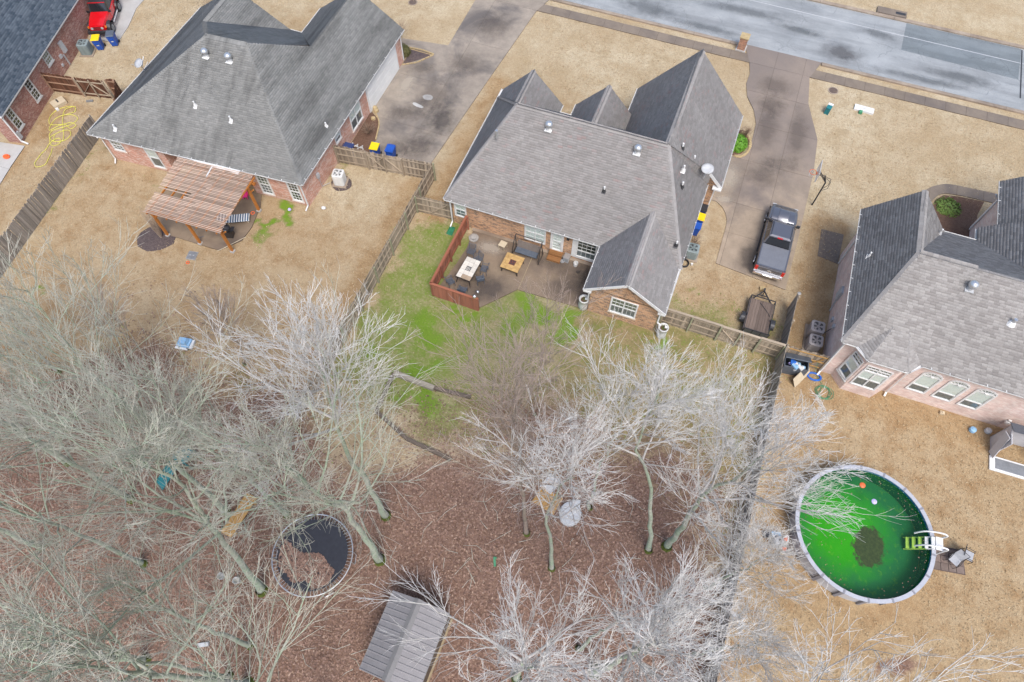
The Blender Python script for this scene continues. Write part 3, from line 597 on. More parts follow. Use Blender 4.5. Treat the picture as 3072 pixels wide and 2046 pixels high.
def window(house, off, o, d, s0, s1, z0, z1, sashes, up=m_blind, low=m_screen, name='window', frame=None, sill=None, out=.0, fw=.07, gap_low=.5, arch=False):
    """sashes: list of (fraction from, fraction to, columns, rows up, rows low); every pane an object of its own"""
    d = Vector((d[0], d[1], 0)).normalized(); n = Vector((d.y, -d.x, 0)); o = (o[0]-off[0], o[1]-off[1]); frame = frame or m_frame
    f = MB(); A = lambda mb, a, b, c, e, p, q: mb.abox(o, d, n, a, b, c, e, p+out, q+out)
    A(f, s0-fw, s0, z0-fw, z1+fw, 0, .06); A(f, s1, s1+fw, z0-fw, z1+fw, 0, .06); A(f, s0, s1, z1, z1+fw, 0, .06); A(f, s0, s1, z0-fw, z0, 0, .075)
    W = s1-s0; panes = []; backs = []
    for si, (fa, fb, nc, ru, rl) in enumerate(sashes):
        a = s0+W*fa; b = s0+W*fb; zm = z0+(z1-z0)*gap_low
        if si: A(f, a-.04, a+.04, z0, z1, 0, .055)
        A(f, a, b, zm-.025, zm+.025, 0, .05)
        for (zz0, zz1, nr, bm, dep) in ((z0, zm-.025, rl, low, 0.0), (zm+.025, z1, ru, up, .008)):
            if zz1-zz0 < .05: continue
            backs.append((bm, a, b, zz0, zz1))
            for e0, e1, g0, g1 in ((a, a+.035, zz0, zz1), (b-.035, b, zz0, zz1), (a, b, zz0, zz0+.035), (a, b, zz1-.035, zz1)): A(f, e0, e1, g0, g1, .004+dep, .036+dep)
            for c in range(1, nc): x = a+(b-a)*c/nc; A(f, x-.012, x+.012, zz0, zz1, .006+dep, .03+dep)
            for r in range(1, nr): y = zz0+(zz1-zz0)*r/nr; A(f, a, b, y-.012, y+.012, .006+dep, .031+dep)
            for c in range(nc):
                for r in range(nr): panes.append((a+(b-a)*c/nc, a+(b-a)*(c+1)/nc, zz0+(zz1-zz0)*r/nr, zz0+(zz1-zz0)*(r+1)/nr, dep))
    w = f.build(name, frame, house)
    for bm, a, b, c, e in backs: A(MB(), a, b, c, e, .0, .008).build('blind' if bm is m_blind else 'screen_or_room', bm, w)  # room-toned backings are dark panels painting the unlit interior
    for a, b, c, e, dep in panes: A(MB(), a, b, c, e, .014+dep, .018+dep).build('pane', m_glass, w)
    if sill: A(MB(), s0-.12, s1+.12, z0-fw-.08, z0-fw, 0, .09).build('sill', sill, w)
    return w
def vent_turbine(house, off, x, y, z, base, r=.24):
    o = MB().obox((x, y, z-.12), (.46,.46,.05)).lathe([(.17,-.14),(.17,.14)], 14, (x, y, z)).build('roof_vent', base, house, off)
    MB().lathe([(.12,.12),(r,.2),(r*1.06,.32),(r*.95,.42),(r*.6,.5),(.05,.53)], 16, (x, y, z)).build('vent_cap', m_galv, o, off, smooth=True)
def vent_pipe(house, off, x, y, z, mat, h=.3, boot=None, r=.05):
    o = MB().lathe([(r,-.3),(r,h)], 10, (x, y, z)).build('vent_pipe', mat, house, off)
    if boot: MB().lathe([(r*2.6,-.12),(r*1.3,.1)], 10, (x, y, z)).obox((x, y-.05, z-.1), (.26,.3,.02), rx=.6).build('pipe_boot', boot, o, off)

# ------------------------------------------------------------------ main house
HM = (-6.5, 29.0, 0); hm = thing('brick_house', 'tan brick house with mottled grey hipped roof and patio, in the middle of the picture', 'house', HM)
E0, RZ = 2.7, 7.0
L_ = (-11.3,31.28,RZ); Rr = (-1.6,31.28,RZ)
polys = [[(-14.4,25.82,E0),(1.45,25.82,E0),Rr,L_],
         [(-14.4,35.85,E0),(-14.4,25.82,E0),L_],
         [(-1.6,35.85,E0),(-14.4,35.85,E0),L_,Rr],
         [(1.45,25.82,E0),(1.5,33.1,E0),Rr],
         [(1.5,33.1,E0),(1.5,33.11,3.66),Rr],
         [(2.4,33.1,E0),(2.4,40.15,E0),(-1.5,40.15,RZ),Rr,(1.5,33.1,3.68)],
         [(-5.2,40.15,E0),(-5.2,35.85,E0),Rr,(-1.5,40.15,RZ)],
         [(-14.36,36.65,E0),(-14.36,33.6,E0),(-12.1,33.3,5.05),(-12.1,36.65,5.05)],
         [(-9.85,35.7,E0),(-9.85,36.65,E0),(-12.1,36.65,5.05),(-12.1,33.3,5.05)],
         [(-8.9,37.05,E0),(-8.9,35.7,E0),(-6.75,33.3,5.05),(-6.75,37.05,5.05)],
         [(-4.6,35.7,E0),(-4.6,37.05,E0),(-6.75,37.05,5.05),(-6.75,33.3,5.05)],
         [(-3.63,25.85,E0+.01),(-3.63,22.36,E0+.01),(-1.15,22.36,4.5),(-1.15,28.15,4.5)],
         [(1.35,22.36,E0+.01),(1.35,25.85,E0+.01),(-1.15,28.15,4.5),(-1.15,22.36,4.5)]]
ridge = [(L_,Rr),(Rr,(-1.5,40.15,RZ)),((-14.4,25.82,E0),L_),((1.45,25.82,E0),Rr),(L_,(-14.4,35.85,E0)),((-12.1,33.3,5.05),(-12.1,36.65,5.05)),((-6.75,33.3,5.05),(-6.75,37.05,5.05)),((-1.15,28.15,4.52),(-1.15,22.36,4.5))]
make_roof(hm, HM, polys, m_sh_main, 3, caps=ridge, filt=lambda c: not (-4.2 < c[0] < 1.6))
for poly in ([(-3.63,22.36,E0),(-3.63,25.82,E0)], [(-14.4,35.85,E0),(-14.4,25.82,E0)]): pass
walls(hm, HM, [(-14.05,26.12),(-3.27,26.12),(-3.27,22.62),(1.05,22.62),(1.05,33.25),(2.05,33.25),(2.05,39.85),(-4.9,39.85),(-4.9,35.5),(-14.05,35.5)], 2.62, m_brick_main)
gable(hm, HM, [(-3.27,22.62,2.55),(1.05,22.62,2.55),(1.05,22.62,2.86),(-1.12,22.62,4.40),(-3.27,22.62,2.86)], m_brick_main, (0,1,0))
gable(hm, HM, [(1.05,33.25,2.6),(2.05,33.25,2.6),(2.05,33.25,2.98),(1.05,33.25,4.05)], m_brick_main, (0,1,0))
gable(hm, HM, [(2.05,39.86,2.6),(-4.9,39.86,2.6),(-1.5,39.86,6.75)], m_brick_main, (0,-1,0))
gable(hm, HM, [(-10.1,36.4,-.1),(-14.05,36.4,-.1),(-14.05,36.4,2.75),(-12.1,36.4,4.8),(-10.1,36.4,2.75)], m_brick_main, (0,-1,0))
gable(hm, HM, [(-4.85,36.8,-.1),(-8.65,36.8,-.1),(-8.65,36.8,2.75),(-6.75,36.8,4.8),(-4.85,36.8,2.75)], m_brick_main, (0,-1,0))
gutter(hm, HM, (-14.4,25.82,E0), (-3.63,25.82,E0)); gutter(hm, HM, (-14.4,36.65,E0), (-14.4,25.82,E0), straps=False)
gutter(hm, HM, (-3.63,25.82,E0), (-3.63,22.36,E0)); gutter(hm, HM, (1.35,22.36,E0), (1.5,33.1,E0)); gutter(hm, HM, (2.4,33.1,E0), (2.4,40.15,E0))
gutter(hm, HM, (-9.85,35.85,E0), (-9.85,36.65,E0), straps=False); gutter(hm, HM, (-8.9,35.85,E0), (-9.85,35.85,E0), straps=False); gutter(hm, HM, (-8.9,37.05,E0), (-8.9,35.85,E0), straps=False); gutter(hm, HM, (-5.2,40.15,E0), (-5.2,35.85,E0), straps=False)
barge(hm, HM, [(-3.7,22.34,E0),(-1.15,22.34,4.5),(1.42,22.34,E0)]); barge(hm, HM, [(2.45,33.08,E0),(1.45,33.08,3.75)])
MB().box(-3.7,-3.2,22.3,22.62,2.5,2.62).box(.98,1.45,22.3,22.62,2.5,2.62).build('cornice_return', m_white, hm, HM)
MB().box(1.9,2.5,32.9,33.25,2.5,2.62).build('cornice_return', m_white, hm, HM)
downspout(hm, HM, [(-14.25,25.78,2.6),(-14.1,25.98,2.35),(-14.1,26.02,.25),(-14.1,25.6,.1)])
downspout(hm, HM, [(-3.5,22.5,2.6),(-3.36,22.68,2.4),(-3.4,22.72,1.05)]); downspout(hm, HM, [(1.35,22.42,2.6),(1.14,22.62,2.35),(1.16,22.6,1.15),(1.4,22.55,1.05)])
downspout(hm, HM, [(2.3,33.2,2.6),(2.1,33.3,2.35),(2.1,33.35,.1)])
Wl = ((0, 26.12), (1, 0))
window(hm, HM, *Wl, -13.8, -13.1, 1.0, 2.3, [(0,1,2,2,2)], low=m_screen, fw=.08)
window(hm, HM, *Wl, -8.8, -7.45, .72, 2.35, [(0,.5,2,2,2),(.5,1,2,2,2)], low=m_blind)
dr = window(hm, HM, *Wl, -6.9, -6.3, .5, 2.3, [(0,1,2,3,3)], low=m_blind, name='door', fw=.15, gap_low=.5)
MB().obox((-6.38-HM[0], 26.0-HM[1], 1.3), (.06,.08,.12)).build('handle', m_chrome, dr)
window(hm, HM, *Wl, -5.2, -3.95, .52, 2.25, [(0,1,4,3,1)], up=m_room, low=m_screen, fw=.09, gap_low=.36)
MB().abox((-HM[0], 26.12-HM[1]), (1,0), (0,-1), -5.55, -5.3, .3, 2.55, 0, .05).abox((-HM[0], 26.12-HM[1]), (1,0), (0,-1), -3.86, -3.4, .3, 2.55, 0, .05).abox((-HM[0], 26.12-HM[1]), (1,0), (0,-1), -5.3, -3.86, .28, .42, 0, .05).build('window_surround', m_white, hm)
window(hm, HM, (0,22.62), (1,0), -1.88, -.3, .85, 2.35, [(0,.5,3,2,1),(.5,1,3,2,1)], up=m_roomg, low=m_screen, sill=m_brick_main)
MB().abox((-HM[0], 26.12-HM[1]), (1,0), (0,-1), -5.95, -5.78, 1.95, 2.15, 0, .12).build('wall_lamp', m_dark, hm)
gd = MB(); gd.box(2.05,2.11,34.6,39.2,0,2.2); gdo = gd.build('garage_door', m_door, hm, HM)
for i in range(4): MB().box(2.11,2.125,34.65,39.15,.06+.54*i,.54+.54*i).build('door_panel', m_door, gdo, HM)
vent_turbine(hm, HM, -8.95, 30.49, 6.5, m_white); vent_turbine(hm, HM, -3.24, 30.52, 6.52, m_white)
vent_pipe(hm, HM, -11.95, 29.2, 6.15, m_galv, .3, None, .09)
for x, y, z in ((-.74,32.13,6.22),(.16,32.6,5.0),(-.26,31.1,5.5),(-.02,30.3,4.95)): vent_pipe(hm, HM, x, y, z, m_white, .34, m_dark if z != 5.5 else m_white, .06)
vent_pipe(hm, HM, -4.49, 28.4, 4.8, m_white, .3, m_dark, .055); vent_pipe(hm, HM, .76, 26.8, 3.7, m_white, .3, m_dark, .055)
MB().obox((-14.2, 30.9, 1.2), (.25,.6,.9)).build('meter_box', m_lgrey, hm, HM)

# ------------------------------------------------------------------ house on the left
HL = (-32, 30, 0); h2 = thing('brick_house', 'salmon brick house with streaked grey roof and slatted pergola behind', 'house', HL)
R2 = 7.2; A2 = (-33.0,29.75,R2); B2 = (-30.0,29.96,R2); W2 = (-27.4,33.1,5.28); G2 = (-36.0,32.85,5.26)
polys = [[(-40.0,22.45,E0),(-23.78,23.6,E0),B2,A2],
         [(-39.9,36.8,E0),(-40.0,22.45,E0),A2,G2,(-36.0,36.85,5.26)],
         [(-23.78,23.6,E0),(-23.9,40.0,E0),(-27.4,40.0,5.28),W2,B2],
         [(-27.3,36.87,E0),(-39.9,36.87,E0),A2,B2],
         [(-31.0,40.0,E0),(-31.0,36.87,E0),W2,(-27.4,40.0,5.28)],
         [(-32.05,36.6,E0),(-32.05,36.9,E0),(-36.0,36.9,5.26),G2]]
ridge = [(A2,B2),((-40.0,22.45,E0),A2),((-23.78,23.6,E0),B2),(B2,W2),(W2,(-27.4,40,5.25)),(A2,G2),(G2,(-36,36.85,5.35))]
make_roof(h2, HL, polys, m_sh_left, 5, caps=ridge, filt=lambda c: c[0] > -36)
walls(h2, HL, [(-39.4,22.8),(-34.6,23.15),(-34.6,25.6),(-28.2,26.0),(-28.2,23.6),(-24.1,23.88),(-24.1,39.7),(-30.7,39.7),(-30.7,36.5),(-39.4,36.5)], 2.62, m_brick_red)
gable(h2, HL, [(-24.1,39.71,2.6),(-30.7,39.71,2.6),(-27.4,39.71,5.05)], m_brick_red, (0,-1,0)); gable(h2, HL, [(-32.2,36.55,2.6),(-39.5,36.55,2.6),(-36,36.55,5.1)], m_brick_red, (0,-1,0))
gutter(h2, HL, (-40.0,22.45,E0), (-23.78,23.6,E0)); gutter(h2, HL, (-23.78,23.6,E0), (-23.9,40.0,E0)); gutter(h2, HL, (-39.9,36.8,E0), (-40,22.45,E0), straps=False)
gutter(h2, HL, (-31,40,E0), (-31,36.87,E0), straps=False); gutter(h2, HL, (-31,36.87,E0), (-32.05,36.87,E0), straps=False)
downspout(h2, HL, [(-39.2,22.4,2.6),(-39.35,22.72,2.35),(-39.4,22.7,.15),(-39.2,22.35,.08)]); downspout(h2, HL, [(-23.95,23.55,2.6),(-24.15,23.8,2.35),(-24.15,23.8,.15),(-24.1,23.35,.08)]); downspout(h2, HL, [(-23.82,39.6,2.6),(-24.0,39.5,2.4),(-24.02,39.5,.2)])
downspout(h2, HL, [(-30.25,23.1,2.66),(-30.05,21.95,2.74)], .07)
d2 = (15.3, 1.08); o2 = (-39.4, 22.8)
window(h2, HL, o2, d2, .6, 1.4, 1.25, 2.25, [(0,1,3,2,2)], up=m_roomg, low=m_screen, sill=m_brick_red)
window(h2, HL, o2, d2, 3.35, 4.15, .4, 2.2, [(0,1,1,1,1)], low=m_screen, sill=m_brick_red)
window(h2, HL, o2, d2, 11.95, 12.7, .4, 2.2, [(0,1,3,3,3)], up=m_roomg, low=m_screen, sill=m_brick_red, fw=.09)
window(h2, HL, o2, d2, 14.25, 14.95, .4, 2.2, [(0,1,3,3,3)], up=m_room, low=m_room, sill=m_brick_red, fw=.09)
oR = (-24.1, 23.88); dR = (0, 1)
window(h2, HL, oR, dR, 7.0, 8.5, .6, 2.25, [(0,.5,1,1,1),(.5,1,1,1,1)], low=m_screen, sill=m_brick_red)
window(h2, HL, oR, dR, 4.75, 5.4, 1.5, 2.2, [(0,1,1,1,1)], sill=m_brick_red)
gdo = MB().box(-24.1,-24.04,33.65,38.5,0,2.2).build('garage_door', m_door, h2, HL)
for i in range(4): MB().box(-24.04,-24.025,33.72,38.43,.04+.54*i,.55+.54*i).build('door_panel', m_door, gdo, HL)
MB().box(-24.1,-24.03,33.5,33.65,0,2.35).box(-24.1,-24.03,38.5,38.65,0,2.35).box(-24.1,-24.03,33.65,38.5,2.2,2.35).build('door_trim', m_white, h2, HL)
MB().box(-34.58,-28.22,22.9,25.6,2.66,2.69).build('porch_ceiling', m_white, h2, HL)
window(h2, HL, (-34.6,25.6), (6.4,.4), 3.2, 4.1, .1, 2.1, [(0,1,2,3,2)], up=m_roomg, low=m_roomg, name='door')
vent_turbine(h2, HL, -32.56, 28.64, 6.55, m_white); vent_turbine(h2, HL, -30.84, 28.78, 6.57, m_white)
for x, y, z in ((-32.51,25.87,4.7),(-29.74,25.71,4.47),(-37.94,23.2,3.2)): vent_pipe(h2, HL, x, y, z, m_white, .3, m_white, .055)
vent_pipe(h2, HL, -24.41, 28.53, 3.2, m_white, .25, m_white, .055)
MB().obox((-24.0, 25.6, 1.35), (.14,.25,.4)).tube([(-24.0,25.6,1.15),(-24.0,25.65,.2),(-23.7,26.2,.1)], .02).build('meter_box', m_lgrey, h2, HL)

# ------------------------------------------------------------------ house at the far left
HF = (-50, 24, 0); h3 = thing('brick_house', 'dark red brick house with blue-grey roof beside the red off-roader', 'house', HF)
e0 = Vector((-46.75,21.7,0)); ed = Vector((-2.92,12.3,0)).normalized(); en = Vector((-ed.y, ed.x, 0))*1.0
if en.x > 0: en = -en
pe = lambda s, t, z: tuple(e0+ed*s+en*t+Vector((0,0,z)))
make_roof(h3, HF, [[pe(-.1,0,E0),pe(20,0,E0),pe(20,9,9.0),pe(-.1,9,9.0)]], m_sh_far, 8)
w0 = e0+en*.22; q = lambda s, t: (w0.x+ed.x*s+en.x*t, w0.y+ed.y*s+en.y*t)
walls(h3, HF, [q(0,0),q(19,0)], 2.62, m_brick_dark, closed=False)
walls(h3, HF, [q(0,1.0),q(0,0)], 2.62, m_brick_dark, closed=False); walls(h3, HF, [q(2.6,6),q(2.6,1.0),q(0,1.0)], 2.62, m_brick_dark, closed=False)
MB().prism([q(-.2,.3),q(2.6,.3),q(2.6,6),q(-.2,6)], 2.55, 2.6).build('porch_ceiling', m_white, h3, HF)
gutter(h3, HF, pe(-.1,0,E0), pe(20,0,E0), straps=False); barge(h3, HF, [pe(-.12,-.05,E0), pe(-.12,9,9.0)])
downspout(h3, HF, [pe(.1,.0,2.6), pe(.05,.15,2.3), pe(0,.15,.2), pe(-.1,-.35,.08)], .1)
for a, b, c, e, up in ((.55,1.15,.8,2.4,(2,3,3)),(3.5,4.12,.8,2.4,(2,3,3)),(6.5,7.2,1.55,2.42,(3,2,2))):
    window(h3, HF, (w0.x, w0.y), (ed.x, ed.y), a, b, c, e, [(0,1,up[0],up[1],up[2])], up=m_room if c < 1 else m_roomg, low=m_room if c < 1 else m_roomg, sill=m_offwhite, frame=m_offwhite)
o3 = (w0.x-HF[0], w0.y-HF[1]); n3 = (-en.x, -en.y)
MB().abox(o3, ed, n3, 8.55, 8.95, 1.0, 1.9, 0, .16).build('meter_box', m_lgrey, h3); MB().abox(o3, ed, n3, 7.9, 8.2, 1.0, 1.25, 0, .12).build('meter_box', m_lgrey, h3); MB().abox(o3, ed, n3, 7.6, 7.8, .5, .68, 0, .1).build('meter_box', m_lgrey, h3)
MB().abox(o3, ed, n3, 8.35, 8.45, .1, 1.0, 0, .07).build('conduit', m_lgrey, h3); MB().abox(o3, ed, n3, .1, .35, .3, .9, 0, .12).build('meter_box', m_lgrey, h3)
vent_pipe(h3, HF, *pe(3.2,2.6,4.5), m_white, .3, m_dark); vent_pipe(h3, HF, *pe(8.6,3.6,5.2), m_white, .3, m_dark)

# ------------------------------------------------------------------ house on the right
HR = (16, 28, 0); h4 = thing('brick_house', 'pale pink brick house with speckled roof, bay and three arched windows', 'house', HR)
E4 = 4.3; K = (13.42,28.35,7.0); FA = (13.35,33.05,7.0)
polys = [[(11.1,23.12,E4),(27,23.15,E4),(27,28.35,7.0),K],
         [(10.92,33.0,E4),(11.1,23.12,E4),K,FA],
         [(15.76,31.3,E4),(15.78,33.0,E4),FA,(13.45,28.6,7.0)],
         [(20,32.95,E4),(13.4,32.95,E4),K,(20,28.35,7.0)],
         [(11.83,23.3,E4+.02),(12.56,22.44,E4),(13.85,25.9,5.5)],
         [(12.56,22.44,E4),(14.67,22.46,E4),(13.85,25.9,5.5)],
         [(14.67,22.46,E4),(15.35,23.3,E4+.02),(13.85,25.9,5.5)],
         [(17.75,34.0,E4+.05),(17.75,30.6,E4+.05),(24,30.6,9.2),(24,34.0,9.2)],
         [(19.0,38.55,E4-.15),(19.02,33.8,E4-.15),(24.5,33.8,8.9),(24.5,38.55,8.9)]]
ridge = [(K,(27,28.35,7.0)),((11.1,23.12,E4),K),(K,FA),((12.56,22.44,E4),(13.85,25.9,5.5)),((14.67,22.46,E4),(13.85,25.9,5.5))]
make_roof(h4, HR, polys, m_sh_right, 11, tw=.30, ex=.16, caps=ridge, filt=lambda c: c[0] > 15.6 and c[0] < 21.5)
fp = [(11.42,32.7),(11.42,23.5),(12.1,23.5),(12.75,22.72),(14.5,22.72),(15.15,23.5),(26.5,23.5),(26.5,38.2),(19.45,38.2),(19.45,33.6),(18.2,33.6),(18.2,32.5),(15.45,32.5),(15.45,32.7)]
walls(h4, HR, fp, E4-.08, m_brick_pink)
gable(h4, HR, [(15.5,32.72,4.2),(11.4,32.72,4.2),(13.4,32.72,6.8)], m_brick_pink, (0,-1,0))
gutter(h4, HR, (10.92,33.0,E4), (11.1,23.12,E4)); gutter(h4, HR, (11.1,23.12,E4), (11.83,23.12,E4), straps=False); gutter(h4, HR, (11.83,23.12,E4), (12.56,22.44,E4), straps=False); gutter(h4, HR, (12.56,22.44,E4), (14.67,22.46,E4), straps=False); gutter(h4, HR, (14.67,22.46,E4), (15.35,23.15,E4), straps=False); gutter(h4, HR, (15.35,23.15,E4), (27,23.15,E4))
gutter(h4, HR, (15.78,31.5,E4), (15.78,33.0,E4), straps=False); gutter(h4, HR, (17.75,32.95,E4), (15.7,32.95,E4), straps=False); gutter(h4, HR, (17.75,34.0,E4-.1), (17.75,30.9,E4-.1), straps=False); gutter(h4, HR, (19.0,38.55,E4-.15), (19.02,34.0,E4-.15))
downspout(h4, HR, [(11.15,23.2,4.2),(11.4,23.44,3.9),(11.42,23.4,.2),(11.3,23.1,.08)], .1); downspout(h4, HR, [(15.4,23.15,4.2),(15.3,23.4,3.9),(15.35,23.36,.2),(15.3,23.1,.08)], .1); downspout(h4, HR, [(11.0,31.9,4.2),(11.35,31.9,3.8),(11.36,31.9,.1)], .1); downspout(h4, HR, [(19.05,37.9,3.6),(19.4,37.9,3.2),(19.4,37.9,.1)], .1)
def archwin(x0, x1, z0, z1):
    y = 23.5; o = (0, y); w = window(h4, HR, o, (1,0), x0, x1, z0, z1, [(0,1,1,1,1)], low=m_screen, fw=.08, gap_low=.36)
    cx = (x0+x1)/2; r = (x1-x0)/2; f = MB(); ox, oy = HR[0], HR[1]; rr = r*.62
    pt = lambda a, s, d: (cx-ox+math.cos(a)*(r+s), y-oy-d, z1+.08+math.sin(a)*(rr+s))
    for k in range(12):
        a, b = math.pi*k/12, math.pi*(k+1)/12
        f.add([pt(a,.0,.0),pt(a,.09,.0),pt(b,.09,.0),pt(b,.0,.0),pt(a,.0,.06),pt(a,.09,.06),pt(b,.09,.06),pt(b,.0,.06)], [(4,5,6,7),(1,2,6,5),(0,4,7,3)])
    for a in (.5, 1.05, math.pi/2, 2.09, 2.64): f.bar((cx-ox, y-oy-.03, z1+.08), pt(a,0,.03), .03, .03, up=(0,1,0))
    f.lathe([(.1,0),(.1,.05)], 10, (cx-ox, y-oy-.05, z1+.06)); f.build('fanlight_frame', m_white, w)
    g = MB(); c0 = len(g.v); n = 12
    g.add([(cx-ox, y-oy-.02, z1+.08)]+[pt(math.pi*k/n,0,.02) for k in range(n+1)], [(0,k+1,k+2) for k in range(n)]); g.build('fanlight_pane', m_glass, w)
    g = MB(); g.add([(cx-ox, y-oy-.008, z1+.08)]+[pt(math.pi*k/n,0,.008) for k in range(n+1)], [(0,k+1,k+2) for k in range(n)]); g.build('screen_or_room', m_roomg, w)  # darkness of the room behind the fanlight, painted on a flat backing
for a, b in ((16.05,17.0),(17.5,18.45),(18.95,19.9)): archwin(a, b, 1.15, 2.95)
def transom(o, d, s0, s1, z0, z1, n):
    window(h4, HR, o, d, s0, s1, z0, z1, [(0,1,1,1,1)] if n == 1 else [(0,.5,1,1,1),(.5,1,1,1,1)], low=m_screen, fw=.07)
    window(h4, HR, o, d, s0, s1, z1+.12, z1+.6, [(0,1,3,1,1)] if n == 1 else [(0,.5,3,1,1),(.5,1,3,1,1)], up=m_room, low=m_room, fw=.05)
transom((12.75,22.72), (1,0), .2, 1.52, 1.1, 2.75, 2); transom((12.1,23.5), (.65,-.78), .15, .86, 1.1, 2.75, 1)
bw = MB().abox((12.1-HR[0],23.5-HR[1]), (.64,-.768), (-.768,-.64), .05, .98, .85, .95, 0, .1).build('sill', m_offwhite, h4)
lamp = MB().box(21.7,21.95,23.32,23.5,.85,1.0).box(21.75,21.9,23.36,23.45,1.0,1.2).build('wall_lamp', m_white, h4, HR)
vent_turbine(h4, HR, 16.36, 27.33, 6.58, m_lgrey); vent_pipe(h4, HR, 18.88, 26.29, 6.0, m_galv, .35, m_white, .1); vent_pipe(h4, HR, 11.52, 29.01, 4.95, m_white, .3, m_lgrey); vent_pipe(h4, HR, 15.3, 32.2, 4.9, m_white, .35, m_lgrey)
MB().box(11.28,11.42,28.2,28.75,1.0,1.9).build('meter_box', m_lgrey, h4, HR); MB().box(11.3,11.42,26.7,26.95,.7,1.0).build('meter_box', m_lgrey, h4, HR); MB().box(11.3,11.42,25.9,26.15,1.2,1.45).build('meter_box', m_lgrey, h4, HR)
MB().bar((11.36,28.3,1.0), (11.36,28.0,.05), .07, .07).build('conduit', m_lgrey, h4, HR); MB().tube([(11.38,26.0,1.2),(11.2,25.9,.8),(10.9,25.6,.6)], .025).build('conduit', m_dark, h4, HR)
# ------------------------------------------------------------------ fences
def picket_meshes(h, w, mat, dog=True, th=.018):
    out = []
    for i in range(5):
        hh = h*(1+rnd.uniform(-.02, .02)); d = .03 if dog else .0; a = w/2
        mb = MB(); pr = [(-a,.02),(a,.02),(a,hh-d),(a-d,hh),(-a+d,hh),(-a,hh-d)] if dog else [(-a,.02),(a,.02),(a,hh),(-a,hh)]
        n = len(pr); mb.add([(x,-th/2,z) for x, z in pr]+[(x,th/2,z) for x, z in pr], [tuple(range(n)), tuple(range(2*n-1, n-1, -1))]+[(k, n+k, n+(k+1) % n, (k+1) % n) for k in range(n)])
        out.append(mb.mesh('picket', mat))
    return out
def fence(label, runs, h, mat, rail_side, cat='fence', name='wooden_fence', pw=.14, gap=.008, posts=2.4, cap=False, rmat=None, pmat=None, skip=(), rails=3, group=None, tilt=.012, braces=None, wonk=0.0):
    """runs: list of (a, b); rail_side +1 puts rails and posts on the right hand of a->b"""
    a0 = runs[0][0]; t = thing(name, label, cat, (a0[0], a0[1], 0), 0, group); pm = picket_meshes(h, pw, mat, not cap)
    pmat = pmat or m_rail
    for ri, (a, b) in enumerate(runs):
        a = Vector((a[0]-a0[0], a[1]-a0[1], 0)); b = Vector((b[0]-a0[0], b[1]-a0[1], 0)); d = (b-a); L = d.length; d.normalize(); n = Vector((d.y, -d.x, 0))*rail_side; ang = math.atan2(d.y, d.x)
        s = pw/2; k = 0
        while s < L:
            if not any(ri == q[0] and q[1] < s < q[2] for q in skip):
                p = a+d*s+n*rnd.uniform(-wonk, wonk); inst(rnd.choice(pm), 'picket', t, (p.x, p.y, rnd.uniform(-.02, .02)), (rnd.uniform(-tilt, tilt), rnd.uniform(-tilt, tilt), ang))
            s += pw+gap*rnd.uniform(.4, 2.2); k += 1
        xish = abs(d.x) > abs(d.y); rm = rmat or (m_rail if xish else m_raily)
        segs = [(0, L)]
        for q in skip:
            if q[0] == ri: segs = [x for s0, s1 in segs for x in ((s0, min(s1, q[1])), (max(s0, q[2]), s1)) if x[1]-x[0] > .05]
        for s0, s1 in segs:
            for z in ([.28, h*.52, h-.22] if rails == 3 else [.3, h-.3]): MB().bar(a+d*s0+n*.035+Vector((0,0,z)), a+d*s1+n*.035+Vector((0,0,z)), .04, .09).build('rail', rm, t)
            np_ = max(1, round((s1-s0)/posts))
            for i in range(np_+1):
                pw_ = .045 if cat == 'fence' else .037; p = a+d*(s0+(s1-s0)*i/np_)+n*(.10 if cat == 'fence' else .112); MB().box(p.x-pw_, p.x+pw_, p.y-pw_, p.y+pw_, -.05, h-.02).build('post', pmat, t)
            if cap: MB().bar(a+d*(s0-.03)+n*.03+Vector((0,0,h+.015)), a+d*(s1+.03)+n*.03+Vector((0,0,h+.015)), .15, .03).build('cap_board', rm, t)
        for q in (braces or []):
            if q[0] == ri: MB().bar(a+d*q[1]+n*.065+Vector((0,0,q[2])), a+d*q[3]+n*.065+Vector((0,0,q[4])), .03, .09, up=tuple(n)).build('brace', rm, t)
    return t
m_post_g = wood('treated_post', (.36,.36,.24), (.25,.25,.17), 'Z', .1)
m_bay = wood('brown_rail', (.40,.26,.18), (.28,.17,.11), 'X', .1)
fence('long weathered grey board fence between far-left yard and pergola lawn', [((-41.95,24.6),(-40.1,9.0))], 1.8, m_fgrey, 1, wonk=.012, tilt=.02)
fence('dark brown board fence with gate frame beside blue-roofed house', [((-48.2,26.95),(-45.65,27.4))], 1.8, m_fbrown, 1, rmat=m_bay, pmat=m_bay)
fence('dark brown gate sagging between two fence panels near yellow hose', [((-45.55,27.42),(-43.3,27.9))], 1.75, m_fbrown, 1, 'gate', 'wooden_gate', rails=2, rmat=m_lgrey if False else m_rail, posts=1.12, braces=[(0,.05,.3,1.1,1.4),(0,2.2,.3,1.15,1.4)])
fence('short dark brown fence panel tucked under the streaked grey roof', [((-43.2,28.1),(-42.5,28.25)),((-42.5,28.25),(-41.3,26.6))], 1.8, m_fbrown, 1, rmat=m_bay, pmat=m_bay)
fence('aged board fence running from salmon brick wall, broken by braced gate', [((-24.0,28.2),(-16.95,29.05))], 1.8, m_fgrey2, 1, skip=[(0,2.35,5.0)])
fence('aged double gate with crossed braces before blue recycling bins', [((-21.65,28.48),(-19.05,28.79))], 1.75, m_fgrey2, 1, 'gate', 'wooden_gate', rails=2, posts=1.3, braces=[(0,.1,.35,1.2,1.45),(0,2.5,.35,1.4,1.45),(0,.1,1.45,1.2,.35)])
